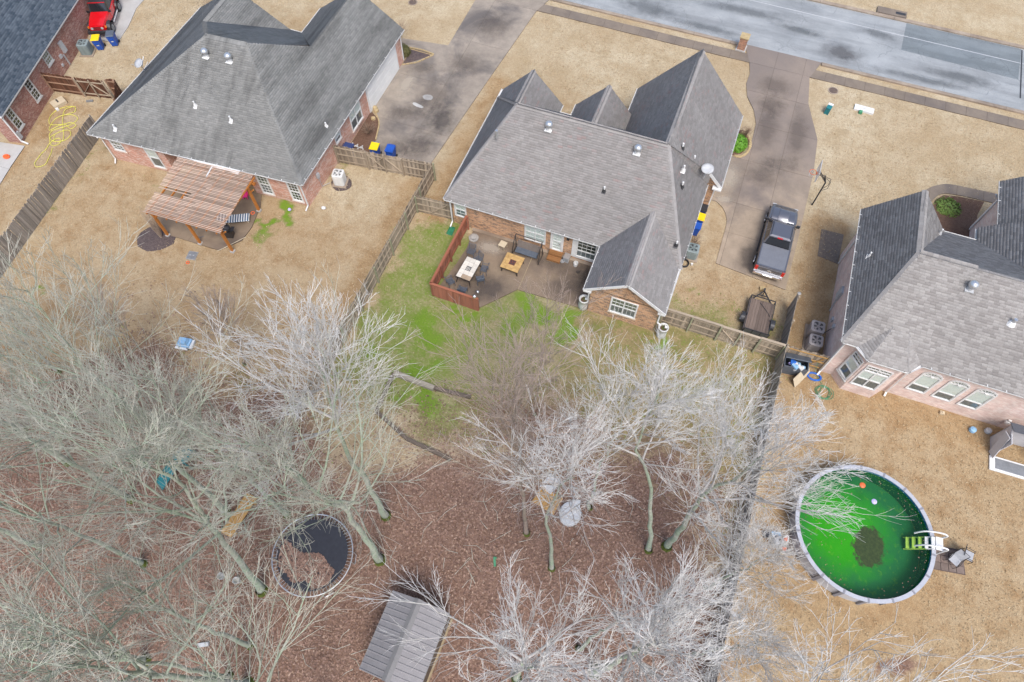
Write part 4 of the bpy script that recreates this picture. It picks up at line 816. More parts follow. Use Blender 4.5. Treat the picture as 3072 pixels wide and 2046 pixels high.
fence('long patchy two-tone board fence between the two back lawns', [((-16.85,29.1),(-16.92,8.2))], 1.8, m_fgrey2, -1, pmat=m_post_g)
fence('short aged fence with gate joining tan brick wall at its corner', [((-16.75,26.1),(-14.2,26.3))], 1.75, m_fgrey2, 1, braces=[(0,1.0,.3,2.2,1.45)], pmat=m_post_g)
fence('red-stained privacy fence screening two sides of the patio', [((-12.98,25.9),(-13.08,20.2)),((-13.08,20.12),(-9.85,20.08))], 1.45, m_fred, -1, cap=True, rails=2, rmat=wood('red_rail', (.34,.12,.07), (.25,.1,.06), 'X', .1), pmat=m_fred, posts=1.6)
fence('aged fence with capped top rail behind the parked trailer', [((1.3,23.42),(8.72,23.42))], 1.75, m_fgrey2, 1, cap=True, skip=[(0,3.6,6.0)], pmat=m_post_g)
fence('aged gate with diagonal braces in front of the trailer', [((4.92,23.42),(7.28,23.42))], 1.7, m_fgrey2, 1, 'gate', 'wooden_gate', rails=3, posts=1.18, cap=True, braces=[(0,.1,1.4,1.15,.35),(0,2.3,1.4,1.25,.35)], pmat=m_post_g)
fence('long dark grey fence along the pool yard, with posts toward pool', [((8.85,27.1),(8.78,23.5)),((8.78,23.35),(8.82,-6))], 1.8, m_fgrey, -1, gap=.004, tilt=.006)
fence('stub of fence between storage bin and pink brick wall', [((8.95,23.45),(11.36,23.55))], 1.75, m_fgrey2, 1, rmat=m_plank, braces=[(0,1.55,.4,2.2,1.4)])
ft = thing('fence_post', 'thick round capped post at the end of dark grey fence', 'post', (8.85, 27.2, 0))
MB().cyl(0, 0, -.1, 1.92, .085, 12).build('post', m_fgrey, ft); MB().lathe([(.12,1.92),(.12,1.97),(.02,2.03)], 12).build('cap', m_stone, ft)
m_edge = wood('dark_edging', (.15,.12,.095), (.10,.08,.065), 'X', .1)
gb = thing('garden_border', 'weathered timber border around a sunken garden bed under trees', 'garden border', (-13.0, 14.2, 0))
for a, b, z in (((-13.0,14.2),(-10.3,14.1),.12),((-10.3,14.08),(-8.0,14.3),.08),((-13.0,14.1),(-12.95,11.6),.1),((-12.95,11.5),(-10.5,10.55),.1),((-10.5,10.55),(-7.6,10.3),.08)):
    for j in range(2 if z > .11 else 1):
        MB().bar((a[0]+13, a[1]-14.2-.11*j, z), (b[0]+13, b[1]-14.2-.11*j, z+.01), .2, .26).build('timber', m_timber if z > .11 else m_edge, gb)
# ------------------------------------------------------------------ small builders
def wheelie_bin(label, loc, rz, body, lid, s=1.0, group='wheeled refuse bins'):
    t = thing('wheelie_bin', label, 'bin', loc, rz, group); t.scale = (s, s, s)
    mb = MB(); lo, hi = (.22,.24), (.29,.33)
    vs = [(x*lo[0], y*lo[1]-.02, .06) for x, y in ((-1,-1),(1,-1),(1,1),(-1,1))]+[(x*hi[0], y*hi[1], 1.0) for x, y in ((-1,-1),(1,-1),(1,1),(-1,1))]
    mb.add(vs, [(0,3,2,1),(4,5,6,7),(0,1,5,4),(1,2,6,5),(2,3,7,6),(3,0,4,7)]); mb.box(-.31,.31,-.34,.35,.93,.985).box(-.12,.12,-.345,-.30,.62,.70); mb.build('body', body, t)
    MB().add([(-.32,-.37,1.0),(.32,-.37,1.0),(.32,.36,1.0),(-.32,.36,1.0),(-.29,-.33,1.06),(.29,-.33,1.06),(.29,.30,1.085),(-.29,.30,1.085)], [(0,3,2,1),(4,5,6,7),(0,1,5,4),(1,2,6,5),(2,3,7,6),(3,0,4,7)]).box(-.2,.2,-.25,.2,1.065,1.082).build('lid', lid, t)
    MB().tube([(-.22,.36,.93),(-.22,.43,.97),(.22,.43,.97),(.22,.36,.93)], .018).build('handle', body, t)
    for sx in (-1, 1): MB().tube([(sx*.24,.27,.11),(sx*.30,.27,.11)], .11, 14).build('wheel', m_black, t)
    MB().box(-.1,.1,-.30,-.275,.45,.52).build('stamp', m_offwhite, t)
    return t
def ac_unit(label, loc, sz, h, mat, rz=0.0, pad=True, n_l=9):
    t = thing('air_conditioner', label, 'air conditioner', loc, rz, 'outdoor cooling units'); a = sz/2
    if pad: MB().box(-a-.12,a+.12,-a-.12,a+.12,-.05,.06).build('pad', m_conc_k, t)
    c = .12*sz; pr = [(-a+c,-a),(a-c,-a),(a,-a+c),(a,a-c),(a-c,a),(-a+c,a),(-a,a-c),(-a,-a+c)]
    body = MB().prism([(x*.96, y*.96) for x, y in pr], .07, h-.05).build('cabinet', mat, t)
    lm = MB().prism(pr, 0, (h-.2)/n_l*.62).mesh('louvre', mat)
    for i in range(n_l): inst(lm, 'louvre', body, (0, 0, .1+(h-.2)*i/n_l))
    top = MB().lathe([(a*.84,0),(a*.84,.03)], 24, (0,0,h-.05)).build('fan_well', m_dark, t)
    f = MB()
    for i in range(5):
        an = 2*math.pi*i/5; f.add([(math.cos(an-.12)*.08, math.sin(an-.12)*.08, h-.01),(math.cos(an-.25)*a*.74, math.sin(an-.25)*a*.74, h-.015),(math.cos(an+.45)*a*.74, math.sin(an+.45)*a*.74, h+.005),(math.cos(an+.5)*.08, math.sin(an+.5)*.08, h+.005)], [(0,1,2,3)])
    f.lathe([(.1,h-.02),(.1,h+.01)], 12).build('fan', mat, t)
    g = MB(); n = 28
    g.add([(p[0]*1.0, p[1]*1.0, h-.02) for p in pr]+[(math.cos(math.atan2(p[1], p[0]))*a*.82, math.sin(math.atan2(p[1], p[0]))*a*.82, h+.015) for p in pr], [(i, (i+1) % 8, 8+(i+1) % 8, 8+i) for i in range(8)])
    for i in range(10): an = math.pi*i/10; g.tube([(math.cos(an)*a*.82, math.sin(an)*a*.82, h+.02),(-math.cos(an)*a*.82, -math.sin(an)*a*.82, h+.02)], .005, 4)
    g.build('grille', mat, t); return t
def wheel(t, x, y, r, w, rim=m_chrome, side=1):
    n = 20; k = MB().tube([(x-w/2, y, r),(x-w/2+.03, y, r),(x+w/2-.03, y, r),(x+w/2, y, r)], [r*.88, r, r, r*.88], n).build('wheel', m_black, t)
    f = MB(); xo = x+side*(w/2+.004); f.tube([(xo-side*.02, y, r),(xo, y, r)], r*.62, n)
    for i in range(5):
        a = 2*math.pi*i/5; f.bar((xo+side*.012, y, r), (xo+side*.012, y+math.cos(a)*r*.58, r+math.sin(a)*r*.58), .05, .02, up=(1,0,0))
    f.build('rim', rim, k); return k
def loft(secs, caps=True):     # secs: list of equal-length rings
    mb = MB(); n = len(secs[0])
    for s in secs: mb.v.extend(tuple(map(float, p)) for p in s)
    for i in range(len(secs)-1):
        for k in range(n): mb.f.append((i*n+k, i*n+(k+1) % n, (i+1)*n+(k+1) % n, (i+1)*n+k))
    if caps: mb.f.append(tuple(range(n-1, -1, -1))); mb.f.append(tuple((len(secs)-1)*n+k for k in range(n)))
    return mb
def rr_sec(y, w, z0, z1, r=.12, taper=1.0):     # rounded cross-section at y
    pts = []
    for cx, cz, a0 in ((w-r, z0+r*.6, -90),(w*taper-r, z1-r, 0),(-w*taper+r, z1-r, 90),(-w+r, z0+r*.6, 180)):
        for k in range(4):
            a = R(a0+30*k); pts.append((cx+r*math.cos(a), y, cz+r*(math.sin(a) if cz > (z0+z1)/2 else .6*math.sin(a))))
    return pts

# ------------------------------------------------------------------ pickup truck
tk = thing('pickup_truck', 'grey crew-cab pickup truck with covered bed parked on tan driveway', 'pickup truck', (7.02, 31.82, .04), R(-.8))
b = loft([rr_sec(-2.82,.86,.5,1.12,.1), rr_sec(-2.78,.93,.48,1.2,.1), rr_sec(-1.0,.96,.45,1.22,.1), rr_sec(.2,.96,.45,1.18,.1), rr_sec(1.3,.96,.45,1.13,.12), rr_sec(2.3,.94,.47,1.06,.16), rr_sec(2.75,.86,.5,.98,.16), rr_sec(2.9,.74,.55,.86,.12)]).build('body', m_silver, tk, smooth=True)
hd = loft([rr_sec(1.15,.80,1.0,1.19,.07), rr_sec(1.7,.80,1.0,1.17,.07), rr_sec(2.3,.77,.95,1.12,.08), rr_sec(2.68,.68,.9,1.02,.06)]).build('hood', m_silver, tk, smooth=True)
loft([rr_sec(1.2,.36,1.12,1.215,.04), rr_sec(2.2,.34,1.05,1.165,.04), rr_sec(2.6,.3,.98,1.06,.03)]).build('hood_scoop', m_silver, hd, smooth=True)
cab = [(-.92,.90,1.15),(-.62,.70,1.86)]
vs = [(-.9,-1.0,1.15),(.9,-1.0,1.15),(.9,1.32,1.15),(-.9,1.32,1.15),(-.70,-.78,1.84),(.70,-.78,1.84),(.68,.52,1.84),(-.68,.52,1.84),(-.58,-.66,1.89),(.58,-.66,1.89),(.56,.42,1.89),(-.56,.42,1.89)]
cb = MB().add(vs, [(0,1,5,4),(1,2,6,5),(2,3,7,6),(3,0,4,7),(4,5,9,8),(5,6,10,9),(6,7,11,10),(7,4,8,11),(8,9,10,11)]).build('cab', m_silver, tk)
def onquad(a, b_, c, d, i0, i1, j0, j1, lift):
    a, b_, c, d = map(Vector, (a, b_, c, d)); n = (b_-a).cross(d-a).normalized()*lift
    f = lambda i, j: (a*(1-i)+b_*i)*(1-j)+(d*(1-i)+c*i)*j+n
    return [f(i0,j0), f(i1,j0), f(i1,j1), f(i0,j1)]
def glass(t, q, name, *u):
    p = onquad(*q, *u, .006); s = onquad(*q, *u, -.004); MB().add(p+s, [(0,1,2,3),(7,6,5,4),(0,4,5,1),(1,5,6,2),(2,6,7,3),(3,7,4,0)]).build(name, m_cglass, t)
glass(cb, (vs[2],vs[3],vs[7],vs[6]), 'windscreen', .05,.95,.12,.93); glass(cb, (vs[0],vs[1],vs[5],vs[4]), 'rear_window', .05,.95,.1,.92)
for q in ((vs[1],vs[2],vs[6],vs[5]),): glass(cb, q, 'side_window', .06,.46,.12,.9); glass(cb, q, 'side_window', .5,.88,.12,.9)
for q in ((vs[3],vs[0],vs[4],vs[7]),): glass(cb, q, 'side_window', .12,.5,.12,.9); glass(cb, q, 'side_window', .54,.94,.12,.9)
for x in (-.62,.62): MB().bar((x,-.7,1.89), (x,.42,1.89), .035, .02).build('roof_rail', m_dark, cb)
MB().box(-.17,.17,-.84,-.76,1.82,1.875).build('brake_light', m_tail, cb)
MB().box(-.85,.85,-2.76,-1.04,1.205,1.25).build('bed_cover', m_tonneau, tk)
MB().box(-.93,-.85,-2.8,-1.02,1.15,1.265).box(.85,.93,-2.8,-1.02,1.15,1.265).box(-.93,.93,-2.86,-2.76,.62,1.265).build('bed_rail', m_silver, tk)
MB().box(-.78,.78,-2.895,-2.85,.66,1.16).build('tailgate', m_silver, tk); MB().box(-.12,.12,-2.91,-2.89,.9,1.0).build('badge', m_chrome, tk)
MB().box(-.93,.93,-3.02,-2.84,.48,.64).box(-.3,.3,-3.06,-3.0,.5,.6).build('rear_bumper', m_chrome, tk); loft([rr_sec(2.8,.93,.42,.62,.06), rr_sec(2.95,.8,.44,.62,.06)]).build('front_bumper', m_chrome, tk)
for s in (-1, 1):
    MB().box(min(s*.95,s*.76), max(s*.95,s*.76), -2.90, -2.74, .78, 1.18).build('tail_light', m_tail, tk); MB().box(min(s*.86,s*.6), max(s*.86,s*.6), 2.78, 2.86, .74, .92).build('headlight', m_lgrey, tk)
    MB().obox((s*1.06, 1.12, 1.2), (.2,.12,.18)).bar((s*.9,1.12,1.16), (s*1.0,1.12,1.18), .05, .05).build('mirror', m_dark, tk)
    wheel(tk, s*.88, 1.86, .39, .26, m_chrome, s); wheel(tk, s*.88, -1.78, .39, .26, m_chrome, s)
    MB().tube([(s*1.0,1.2,.42),(s*1.0,-1.15,.42)], .04, 8).build('running_board', m_dark, tk)
    for yy in (.98, -.05, -.95): MB().box(s*.955-.01, s*.955+.01, yy-.008, yy+.008, .55, 1.18).build('door_seam', m_dark, tk)

# ------------------------------------------------------------------ utility trailer
tr = thing('utility_trailer', 'open utility trailer with plank bed and raised mesh tailgate', 'trailer', (7.08, 25.55, 0), 0)
X, Y0, Y1 = .76, -1.25, 1.38
for i in range(9): MB().box(-X+i*2*X/9+.006, -X+(i+1)*2*X/9-.006, Y0, Y1, .42, .455).build('plank', m_deckw, tr)
f = MB().box(-X-.03,X+.03,Y0-.03,Y0+.03,.34,.42).box(-X-.03,X+.03,Y1-.03,Y1+.03,.34,.42)
for s in (-1, 1): f.box(s*X-.03, s*X+.03, Y0, Y1, .34, .42).box(s*X-.025, s*X+.025, Y0, Y1, .76, .81)
f.box(-X,X,Y1-.025,Y1+.025,.76,.81)
for s in (-1, 1):
    for yy in (Y0, 0, Y1): f.box(s*X-.025, s*X+.025, yy-.025, yy+.025, .42, .78)
f.bar((-.6,Y1,.38), (0,2.25,.38), .06, .08).bar((.6,Y1,.38), (0,2.25,.38), .06, .08).bar((-.3,1.83,.4), (.3,1.83,.4), .05, .05); f.build('frame', m_dark, tr)
MB().box(-.05,.05,2.15,2.42,.36,.46).cyl(.0, 2.05, .0, .62, .03, 8).build('coupler', m_dark, tr)
for s in (-1, 1):
    wheel(tr, s*.93, -.15, .30, .2, m_chrome, s); fd = MB(); n = 10
    for i in range(n):
        a, c = math.pi*i/n, math.pi*(i+1)/n
        fd.add([(s*.81, -.15+.38*math.cos(a), .34+.36*math.sin(a)),(s*1.05, -.15+.38*math.cos(a), .34+.36*math.sin(a)),(s*1.05, -.15+.38*math.cos(c), .34+.36*math.sin(c)),(s*.81, -.15+.38*math.cos(c), .34+.36*math.sin(c))], [(0,1,2,3)])
    fd.build('mudguard', m_dark, tr)
tg = MB()
for p, q in (((-X,Y0,.45),(-X,Y0-.12,1.1)),((X,Y0,.45),(X,Y0-.12,1.1)),((-X,Y0-.12,1.1),(X,Y0-.12,1.1)),((-.25,Y0,.45),(-.25,Y0-.12,1.1)),((.25,Y0,.45),(.25,Y0-.12,1.1))): tg.bar(p, q, .04, .04)
tg.build('tailgate_frame', m_dark, tr); MB().add([(-X,Y0-.02,.47),(X,Y0-.02,.47),(X,Y0-.13,1.08),(-X,Y0-.13,1.08)], [(0,1,2,3)]).build('tailgate_mesh', m_grey, tr)
MB().tube(arc([(-.1,1.2,.47),(.2,.9,.48),(.5,.6,.47),(.66,.35,.48)]), .02, 5).build('rope', m_dark, tr)
blk = MB().obox((6.97, 28.12, .09), (.32,.28,.18), .2).build('wood_block', m_sand); tag(blk, 'yellow wooden block lying at the trailer tongue', 'block')

# ------------------------------------------------------------------ red off-roader (front half in view)
jp = thing('off_road_car', 'red boxy off-road car with black roof parked against brick house', 'car', (-49.25, 35.25, .05), R(-155))
loft([rr_sec(-1.9,.78,.6,1.15,.06), rr_sec(.3,.78,.55,1.15,.06), rr_sec(.5,.74,.55,1.12,.06), rr_sec(1.95,.62,.6,1.02,.06)]).build('body', m_red, jp, smooth=False)
hd = loft([rr_sec(.42,.70,1.0,1.20,.05), rr_sec(1.2,.66,1.0,1.17,.05), rr_sec(1.98,.58,.95,1.08,.05)]).build('hood', m_red, jp)
MB().box(-.56,.56,1.98,2.02,.62,1.02).build('grille', m_red, jp)
for i in range(7): MB().box(-.27+i*.09-.025, -.27+i*.09+.025, 2.02, 2.03, .72, .98).build('grille_slot', m_black, jp)
vs = [(-.74,-1.85,1.12),(.74,-1.85,1.12),(.74,.45,1.12),(-.74,.45,1.12),(-.66,-1.8,1.8),(.66,-1.8,1.8),(.66,.12,1.8),(-.66,.12,1.8)]
cb = MB().add(vs, [(0,1,5,4),(1,2,6,5),(2,3,7,6),(3,0,4,7),(4,5,6,7)]).build('hard_top', m_dark, jp)
glass(cb, (vs[2],vs[3],vs[7],vs[6]), 'windscreen', .06,.94,.1,.92); glass(cb, (vs[1],vs[2],vs[6],vs[5]), 'side_window', .5,.95,.1,.92); glass(cb, (vs[1],vs[2],vs[6],vs[5]), 'side_window', .06,.46,.1,.92); glass(cb, (vs[3],vs[0],vs[4],vs[7]), 'side_window', .05,.5,.1,.92)
MB().bar((-.68,.14,1.81), (.68,.14,1.81), .05, .04).build('windscreen_header', m_red, cb)
for s in (-1, 1):
    fn = MB()
    for yy in (1.35, -1.3):
        for i in range(6):
            a, c = math.pi*i/6, math.pi*(i+1)/6; fn.add([(s*.62, yy+.5*math.cos(a), .5+.48*math.sin(a)),(s*.92, yy+.5*math.cos(a), .47+.46*math.sin(a)),(s*.92, yy+.5*math.cos(c), .47+.46*math.sin(c)),(s*.62, yy+.5*math.cos(c), .5+.48*math.sin(c))], [(0,1,2,3)])
    fn.build('fender_flare', m_red if False else m_dark, jp)
    wheel(jp, s*.78, 1.35, .40, .26, m_grey, s); wheel(jp, s*.78, -1.3, .40, .26, m_grey, s)
    MB().tube([(s*.88,.75,.45),(s*.88,-.75,.45)], .05, 8).build('side_step', m_lgrey, jp)
    MB().tube([(s*.4,2.0,.86),(s*.4,2.05,.86)], .1, 14).build('headlight', m_lgrey, jp); MB().obox((s*.68, 1.9, .88), (.12,.1,.14)).build('indicator', m_amber, jp)
    MB().obox((s*.86, .4, 1.22), (.18,.1,.16)).build('mirror', m_dark, jp)
MB().box(-.8,.8,2.08,2.28,.52,.72).build('front_bumper', m_dark, jp)
tag(MB().prism([(-46.9,33.3),(-47.25,35.3),(-48.0,37.5),(-48.2,42),(-53,42),(-49.4,33.0)], -.1, .05).build('parking_pad', m_conc_l), kind='structure')

# ------------------------------------------------------------------ bins, air conditioners and other things by the walls
wheelie_bin('black-lidded navy bin nearest the garage of tan brick house', (1.72,32.55,0), R(90), m_navy, m_dark)
wheelie_bin('yellow-lidded blue bin in the row beside tan brick house', (1.74,31.72,0), R(90), m_blue, m_yellow)
wheelie_bin('lidless-looking blue bin nearest the cooler in tan house row', (1.72,30.98,0), R(90), m_blue, m_blue, .9)
wheelie_bin('yellow-lidded blue bin behind the crossed-brace gate', (-21.7,29.7,.04), R(8), m_blue, m_yellow)
wheelie_bin('plain blue bin behind the crossed-brace gate', (-20.55,29.9,.04), R(4), m_blue, m_blue)
wheelie_bin('dark navy bin against salmon brick wall behind fence', (-23.5,29.05,0), R(95), m_navy, m_navy)
wheelie_bin('yellow-lidded blue bin in front of the red car', (-47.75,32.35,0), R(28), m_blue, m_yellow)
wheelie_bin('blue bin with slate lid beside the red car bumper', (-46.95,33.15,0), R(28), m_blue, m_slate)
ac_unit('green-grey cooling unit on pad beside tan house driveway', (1.95,29.15,.0), .8, .85, m_ac, R(3))
ac_unit('tall white cooling unit by the salmon brick corner', (-23.05,26.55,.0), .78, 1.0, m_acw, R(12))
ac_unit('taupe cooling unit nearer the driveway beside pink house', (10.62,26.0,.0), .82, .9, m_actan, R(2))
ac_unit('taupe cooling unit nearer the storage bin beside pink house', (10.66,24.98,.0), .82, .9, m_actan, R(2))
ac_unit('grey round-cornered cooling unit between brick wall and yellow-lidded bin', (-48.45,31.55,.0), .85, .95, m_ac, R(20))
mat_ = MB().prism(ring(-22.95, 26.5, .75, .7), -.02, .015).build('weed_mat', m_mulch2); tag(mat_, kind='structure')
hr = thing('hose_reel', 'dark round hose reel beside the green-grey cooling unit', 'hose reel', (1.7,28.3,0))
for k in range(3): MB().tube([(math.cos(i*.4)*.3, math.sin(i*.4)*.3, .05+.06*k) for i in range(16)], .035, 6, closed=True).build('coil', m_dark, hr)
MB().lathe([(.2,.0),(.22,.4),(.1,.42)], 12, (-.05,.6,0)).build('drum', m_grey, hr); MB().lathe([(.08,.0),(.08,.16)], 10, (.5,.1,0)).build('can', m_white, hr)

# ------------------------------------------------------------------ patio furniture
def dining_chair(label, x, y, rz):
    t = thing('patio_chair', label, 'chair', (x, y, .06), rz, 'slatted metal chairs round the tiled table')
    sm = MB().box(-.21,.21,-.025,.025,-.01,.01).mesh('slat', m_slate)
    for i in range(5): inst(sm, 'slat', t, (0, -.18+.09*i, .43))
    fr = MB().tube([(-.23,.22,.0),(-.23,.2,.43),(-.23,-.2,.43),(-.23,-.22,0)], .018, 6).tube([(.23,.22,.0),(.23,.2,.43),(.23,-.2,.43),(.23,-.22,0)], .018, 6)
    fr.tube([(-.24,.18,.43),(-.25,.2,.64),(-.24,-.2,.66),(-.23,-.32,.9)], .017, 6).tube([(.24,.18,.43),(.25,.2,.64),(.24,-.2,.66),(.23,-.32,.9)], .017, 6).tube([(-.23,-.2,.43),(-.23,-.32,.9),(.23,-.32,.9),(.23,-.2,.43)], .018, 6); fr.build('frame', m_slate, t)
    bm = MB().bar((-.22,0,0), (.22,0,0), .035, .012, up=(0,1,0)).mesh('back_slat', m_slate)
    for i in range(4): inst(bm, 'back_slat', t, (0, -.225-.025*i, .52+.1*i))
    return t
dining_chair('slatted chair at the house end of tiled table, set farthest out', -11.85, 23.95, R(180))
dining_chair('slatted chair tucked at the house-side corner of tiled table', -11.2, 23.55, R(150))
dining_chair('slatted chair on the fire-pit side of tiled table', -10.55, 22.98, R(95))
dining_chair('lattice-backed chair at fire-pit side near the lanterns', -10.5, 22.15, R(35))
dining_chair('slatted chair angled by the red fence corner', -12.25, 21.3, R(-40))
dining_chair('slatted chair backed against the low red fence', -11.25, 20.95, R(0))
dt = thing('patio_table', 'rectangular table topped with cream tiles, one tile brown', 'table', (-11.43,22.44,.06), R(-4))
MB().box(-.52,.52,-.86,.86,.66,.70).build('table_frame', m_bronze, dt)
m_tile = plain('cream_tile', (.66,.62,.54), (.58,.53,.45), 6, .4, vary=.12); m_tile2 = plain('brown_tile', (.42,.32,.22), (.34,.25,.17), 6, .4, vary=.1)
for i in range(3):
    for j in range(5):
        if (i, j) == (1, 2): continue
        MB().box(-.5+i/3+.006, -.5+(i+1)/3-.006, -.84+j*.336+.006, -.84+(j+1)*.336-.006, .70, .715).build('tile', m_tile2 if (i, j) in ((2,0),(1,0)) else m_tile, dt)
g = MB().box(-.16,.16,-.16,.16,.69,.705)
g.build('centre_tile', m_dark, dt)
for i in range(3):
    for j in range(3): MB().box(-.13+i*.09,-.07+i*.09,-.13+j*.09,-.07+j*.09,.705,.712).build('mosaic', m_tile, dt)
for sx in (-1, 1):
    for sy in (-1, 1): MB().tube([(sx*.42,sy*.74,.66),(sx*.44,sy*.78,.35),(sx*.5,sy*.85,.0)], .03, 6).build('leg', m_bronze, dt)
fp_ = thing('fire_pit_table', 'square fire pit table of ochre tiles with dark red centre', 'fire pit', (-8.95,24.02,.06), R(-3))
m_och = plain('ochre_tile', (.52,.34,.14), (.44,.27,.1), 5, .5, vary=.14)
for i in range(6):
    for j in range(6):
        if i in (2,3) and j in (2,3): continue
        MB().box(-.63+i*.21+.004, -.63+(i+1)*.21-.004, -.63+j*.21+.004, -.63+(j+1)*.21-.004, .5, .54).build('tile', m_och, fp_)
MB().box(-.62,.62,-.62,.62,.44,.505).build('table_frame', m_bronze, fp_); MB().box(-.21,.21,-.21,.21,.47,.52).build('burner_lid', plain('rusty_lid', (.16,.045,.035), (.10,.04,.04), 9, .7), fp_)
for p in ((-.1,.08),(.08,.1),(.1,-.07),(-.05,-.1)): MB().lathe([(.06,0),(.06,.015),(.03,.02)], 7, (p[0],p[1],.52)).build('ember_stone', m_bronze, fp_)
for sx in (-1, 1):
    for sy in (-1, 1): MB().bar((sx*.5,sy*.5,.46), (sx*.56,sy*.56,0), .07, .07).build('leg', m_bronze, fp_)
MB().lathe([(.28,.05),(.34,.3),(.34,.44)], 16).build('fire_bowl', m_dark, fp_)
sw = thing('garden_swing', 'dark brown canopy-frame swing seat facing the fire pit', 'swing seat', (-8.35,25.2,.06), R(-1))
MB().box(-.78,.78,-.28,.18,.42,.47).build('seat', m_slate, sw); MB().add([(-.78,.16,.45),(.78,.16,.45),(.78,.34,.98),(-.78,.34,.98),(-.78,.2,.45),(.78,.2,.45),(.78,.38,.98),(-.78,.38,.98)], [(0,1,2,3),(7,6,5,4),(3,2,6,7),(0,3,7,4),(1,5,6,2)]).build('backrest', m_cushion, sw)
for s in (-1, 1):
    MB().tube([(s*.96,-.42,0),(s*.92,-.05,1.25),(s*.92,.3,1.62),(s*.92,.42,1.5)], .035, 8).tube([(s*.96,.5,0),(s*.92,.25,1.2),(s*.92,.3,1.62)], .035, 8).tube([(s*.96,-.42,.05),(s*.96,.5,.05)], .03, 6).build('side_frame', m_bronze, sw)
    MB().bar((s*.82,-.25,.66), (s*.82,.2,.68), .05, .04).bar((s*.82,-.22,.45), (s*.82,-.22,.66), .04, .04).tube([(s*.82,.15,.68),(s*.9,.2,1.4)], .012, 5).build('armrest', m_bronze, sw)
MB().tube([(-.92,.3,1.62),(.92,.3,1.62)], .03, 8).build('top_bar', m_bronze, sw)
s_t = thing('side_table', 'small cream side table against the patio wall', 'table', (-10.1,25.25,.06), R(-8))
MB().box(-.24,.24,-.24,.24,.42,.45).build('top', m_tan, s_t)
for sx in (-1, 1):
    for sy in (-1, 1): MB().box(sx*.2-.02,sx*.2+.02,sy*.2-.02,sy*.2+.02,0,.42).build('leg', m_tan, s_t)
ws = thing('wooden_steps', 'brown wooden steps below the white patio door', 'steps', (-6.55,25.68,.06))
for (y0, y1, z) in ((.02,.40,.36),(-.34,.02,.18)):
    for i in range(3): MB().box(-.47,.47, y0+(y1-y0)*i/3+.005, y0+(y1-y0)*(i+1)/3-.005, z-.035, z).build('tread', m_stepw, ws)
    MB().box(-.46,.46,y0,y0+.03,0,z-.035).build('riser', m_stepw, ws)
bx = thing('pet_crate', 'small grey metal box beside the wooden steps', 'box', (-5.75,25.82,.06), R(-3))
MB().box(-.19,.19,-.22,.22,0,.45).build('box_body', m_lgrey, bx); MB().box(-.2,.2,-.23,.23,.45,.48).build('lid', m_galv, bx)
for i in range(4): MB().box(-.15+i*.08,-.10+i*.08,-.235,-.22,.08,.4).build('bar', m_grey, bx)
o = MB().lathe([(.1,0),(.15,.07),(.13,.075),(.09,.02)], 16, cap1=True).build('pet_bowl', m_galv); o.location = (-5.98,25.58,.06); tag(o, 'round steel bowl in front of the grey metal box', 'bowl')
bk = thing('bucket', 'white bucket below the large patio window', 'bucket', (-5.05,25.6,.06)); MB().lathe([(.13,0),(.16,.32),(.145,.32),(.12,.03)], 18).build('pail', m_white, bk); MB().tube([(math.cos(a)*.165, -.02, .31-.1*math.sin(a)) for a in (0,.6,1.2,1.9,2.5,3.14)], .006, 4).build('bail', m_grey, bk)
o = MB().lathe([(.1,0),(.13,.06),(.09,.1),(.03,.08)], 14).build('dark_bowl', m_bronze); o.location = (-4.72,25.15,.06); tag(o, 'small dark bowl alone on the right half of patio', 'bowl')
sb = thing('stone_block', 'stacked round pale stone blocks in the patio corner', 'stone', (-12.25,25.3,.06)); MB().lathe([(.34,0),(.35,.08),(.3,.1)], 14).build('base_stone', m_stone, sb); MB().lathe([(.22,.1),(.24,.2),(.16,.24)], 12).build('top_stone', m_stone, sb)
def lantern(label, loc, s=1.0):
    t = thing('solar_lantern', label, 'lantern', loc, 0, 'silver globe lanterns'); MB().lathe([(.0,.0),(.09,.0),(.13,.08),(.13,.14),(.08,.22),(.02,.25)], 14).build('globe', m_chrome, t, smooth=True); MB().lathe([(.06,-.04),(.06,.01)], 10).tube([(-.07,0,.2),(0,0,.36),(.07,0,.2)], .006, 4).build('holder', m_dark, t)
lantern('silver globe lantern standing on the patio slab', (-10.35,21.3,.10)); lantern('silver globe lantern perched on the red fence end', (-10.02,20.12,1.52))
def barrel(label, x, y):
    t = thing('planter_barrel', label, 'planter', (x, y, .03), 0, 'tall pale rain-barrel planters')
    MB().lathe([(.27,0),(.30,.06),(.31,.5),(.30,.94),(.33,.96),(.33,1.02),(.25,1.02),(.25,.9)], 24).build('barrel_body', m_offwhite, t, smooth=True)
    MB().lathe([(.25,.88),(.15,.93),(0.02,.95)], 14, cap0=True).build('soil', m_mulch, t)
    gr = MB()
    for i in range(60):
        a = rnd.uniform(0, 6.28); r = rnd.uniform(0, .2); x0, y0 = math.cos(a)*r, math.sin(a)*r; h = rnd.uniform(.06, .14); an = rnd.uniform(0, 6.28)
        gr.add([(x0-.02*math.cos(an), y0-.02*math.sin(an), .92),(x0+.02*math.cos(an), y0+.02*math.sin(an), .92),(x0+rnd.uniform(-.05,.05), y0+rnd.uniform(-.05,.05), .92+h)], [(0,1,2)])
    gr.build('grass_tuft', m_leafg, t); MB().obox((.14,.05,1.0), (.16,.12,.08)).build('spout_inlet', m_white, t); return t
m_leafg = plain('fresh_leaf', (.10,.22,.02), (.06,.14,.015), 8, .6)
barrel('pale planter barrel at the patio end of brick wing', -3.62, 22.72); barrel('pale planter barrel at the fence end of brick wing', 1.62, 22.48)
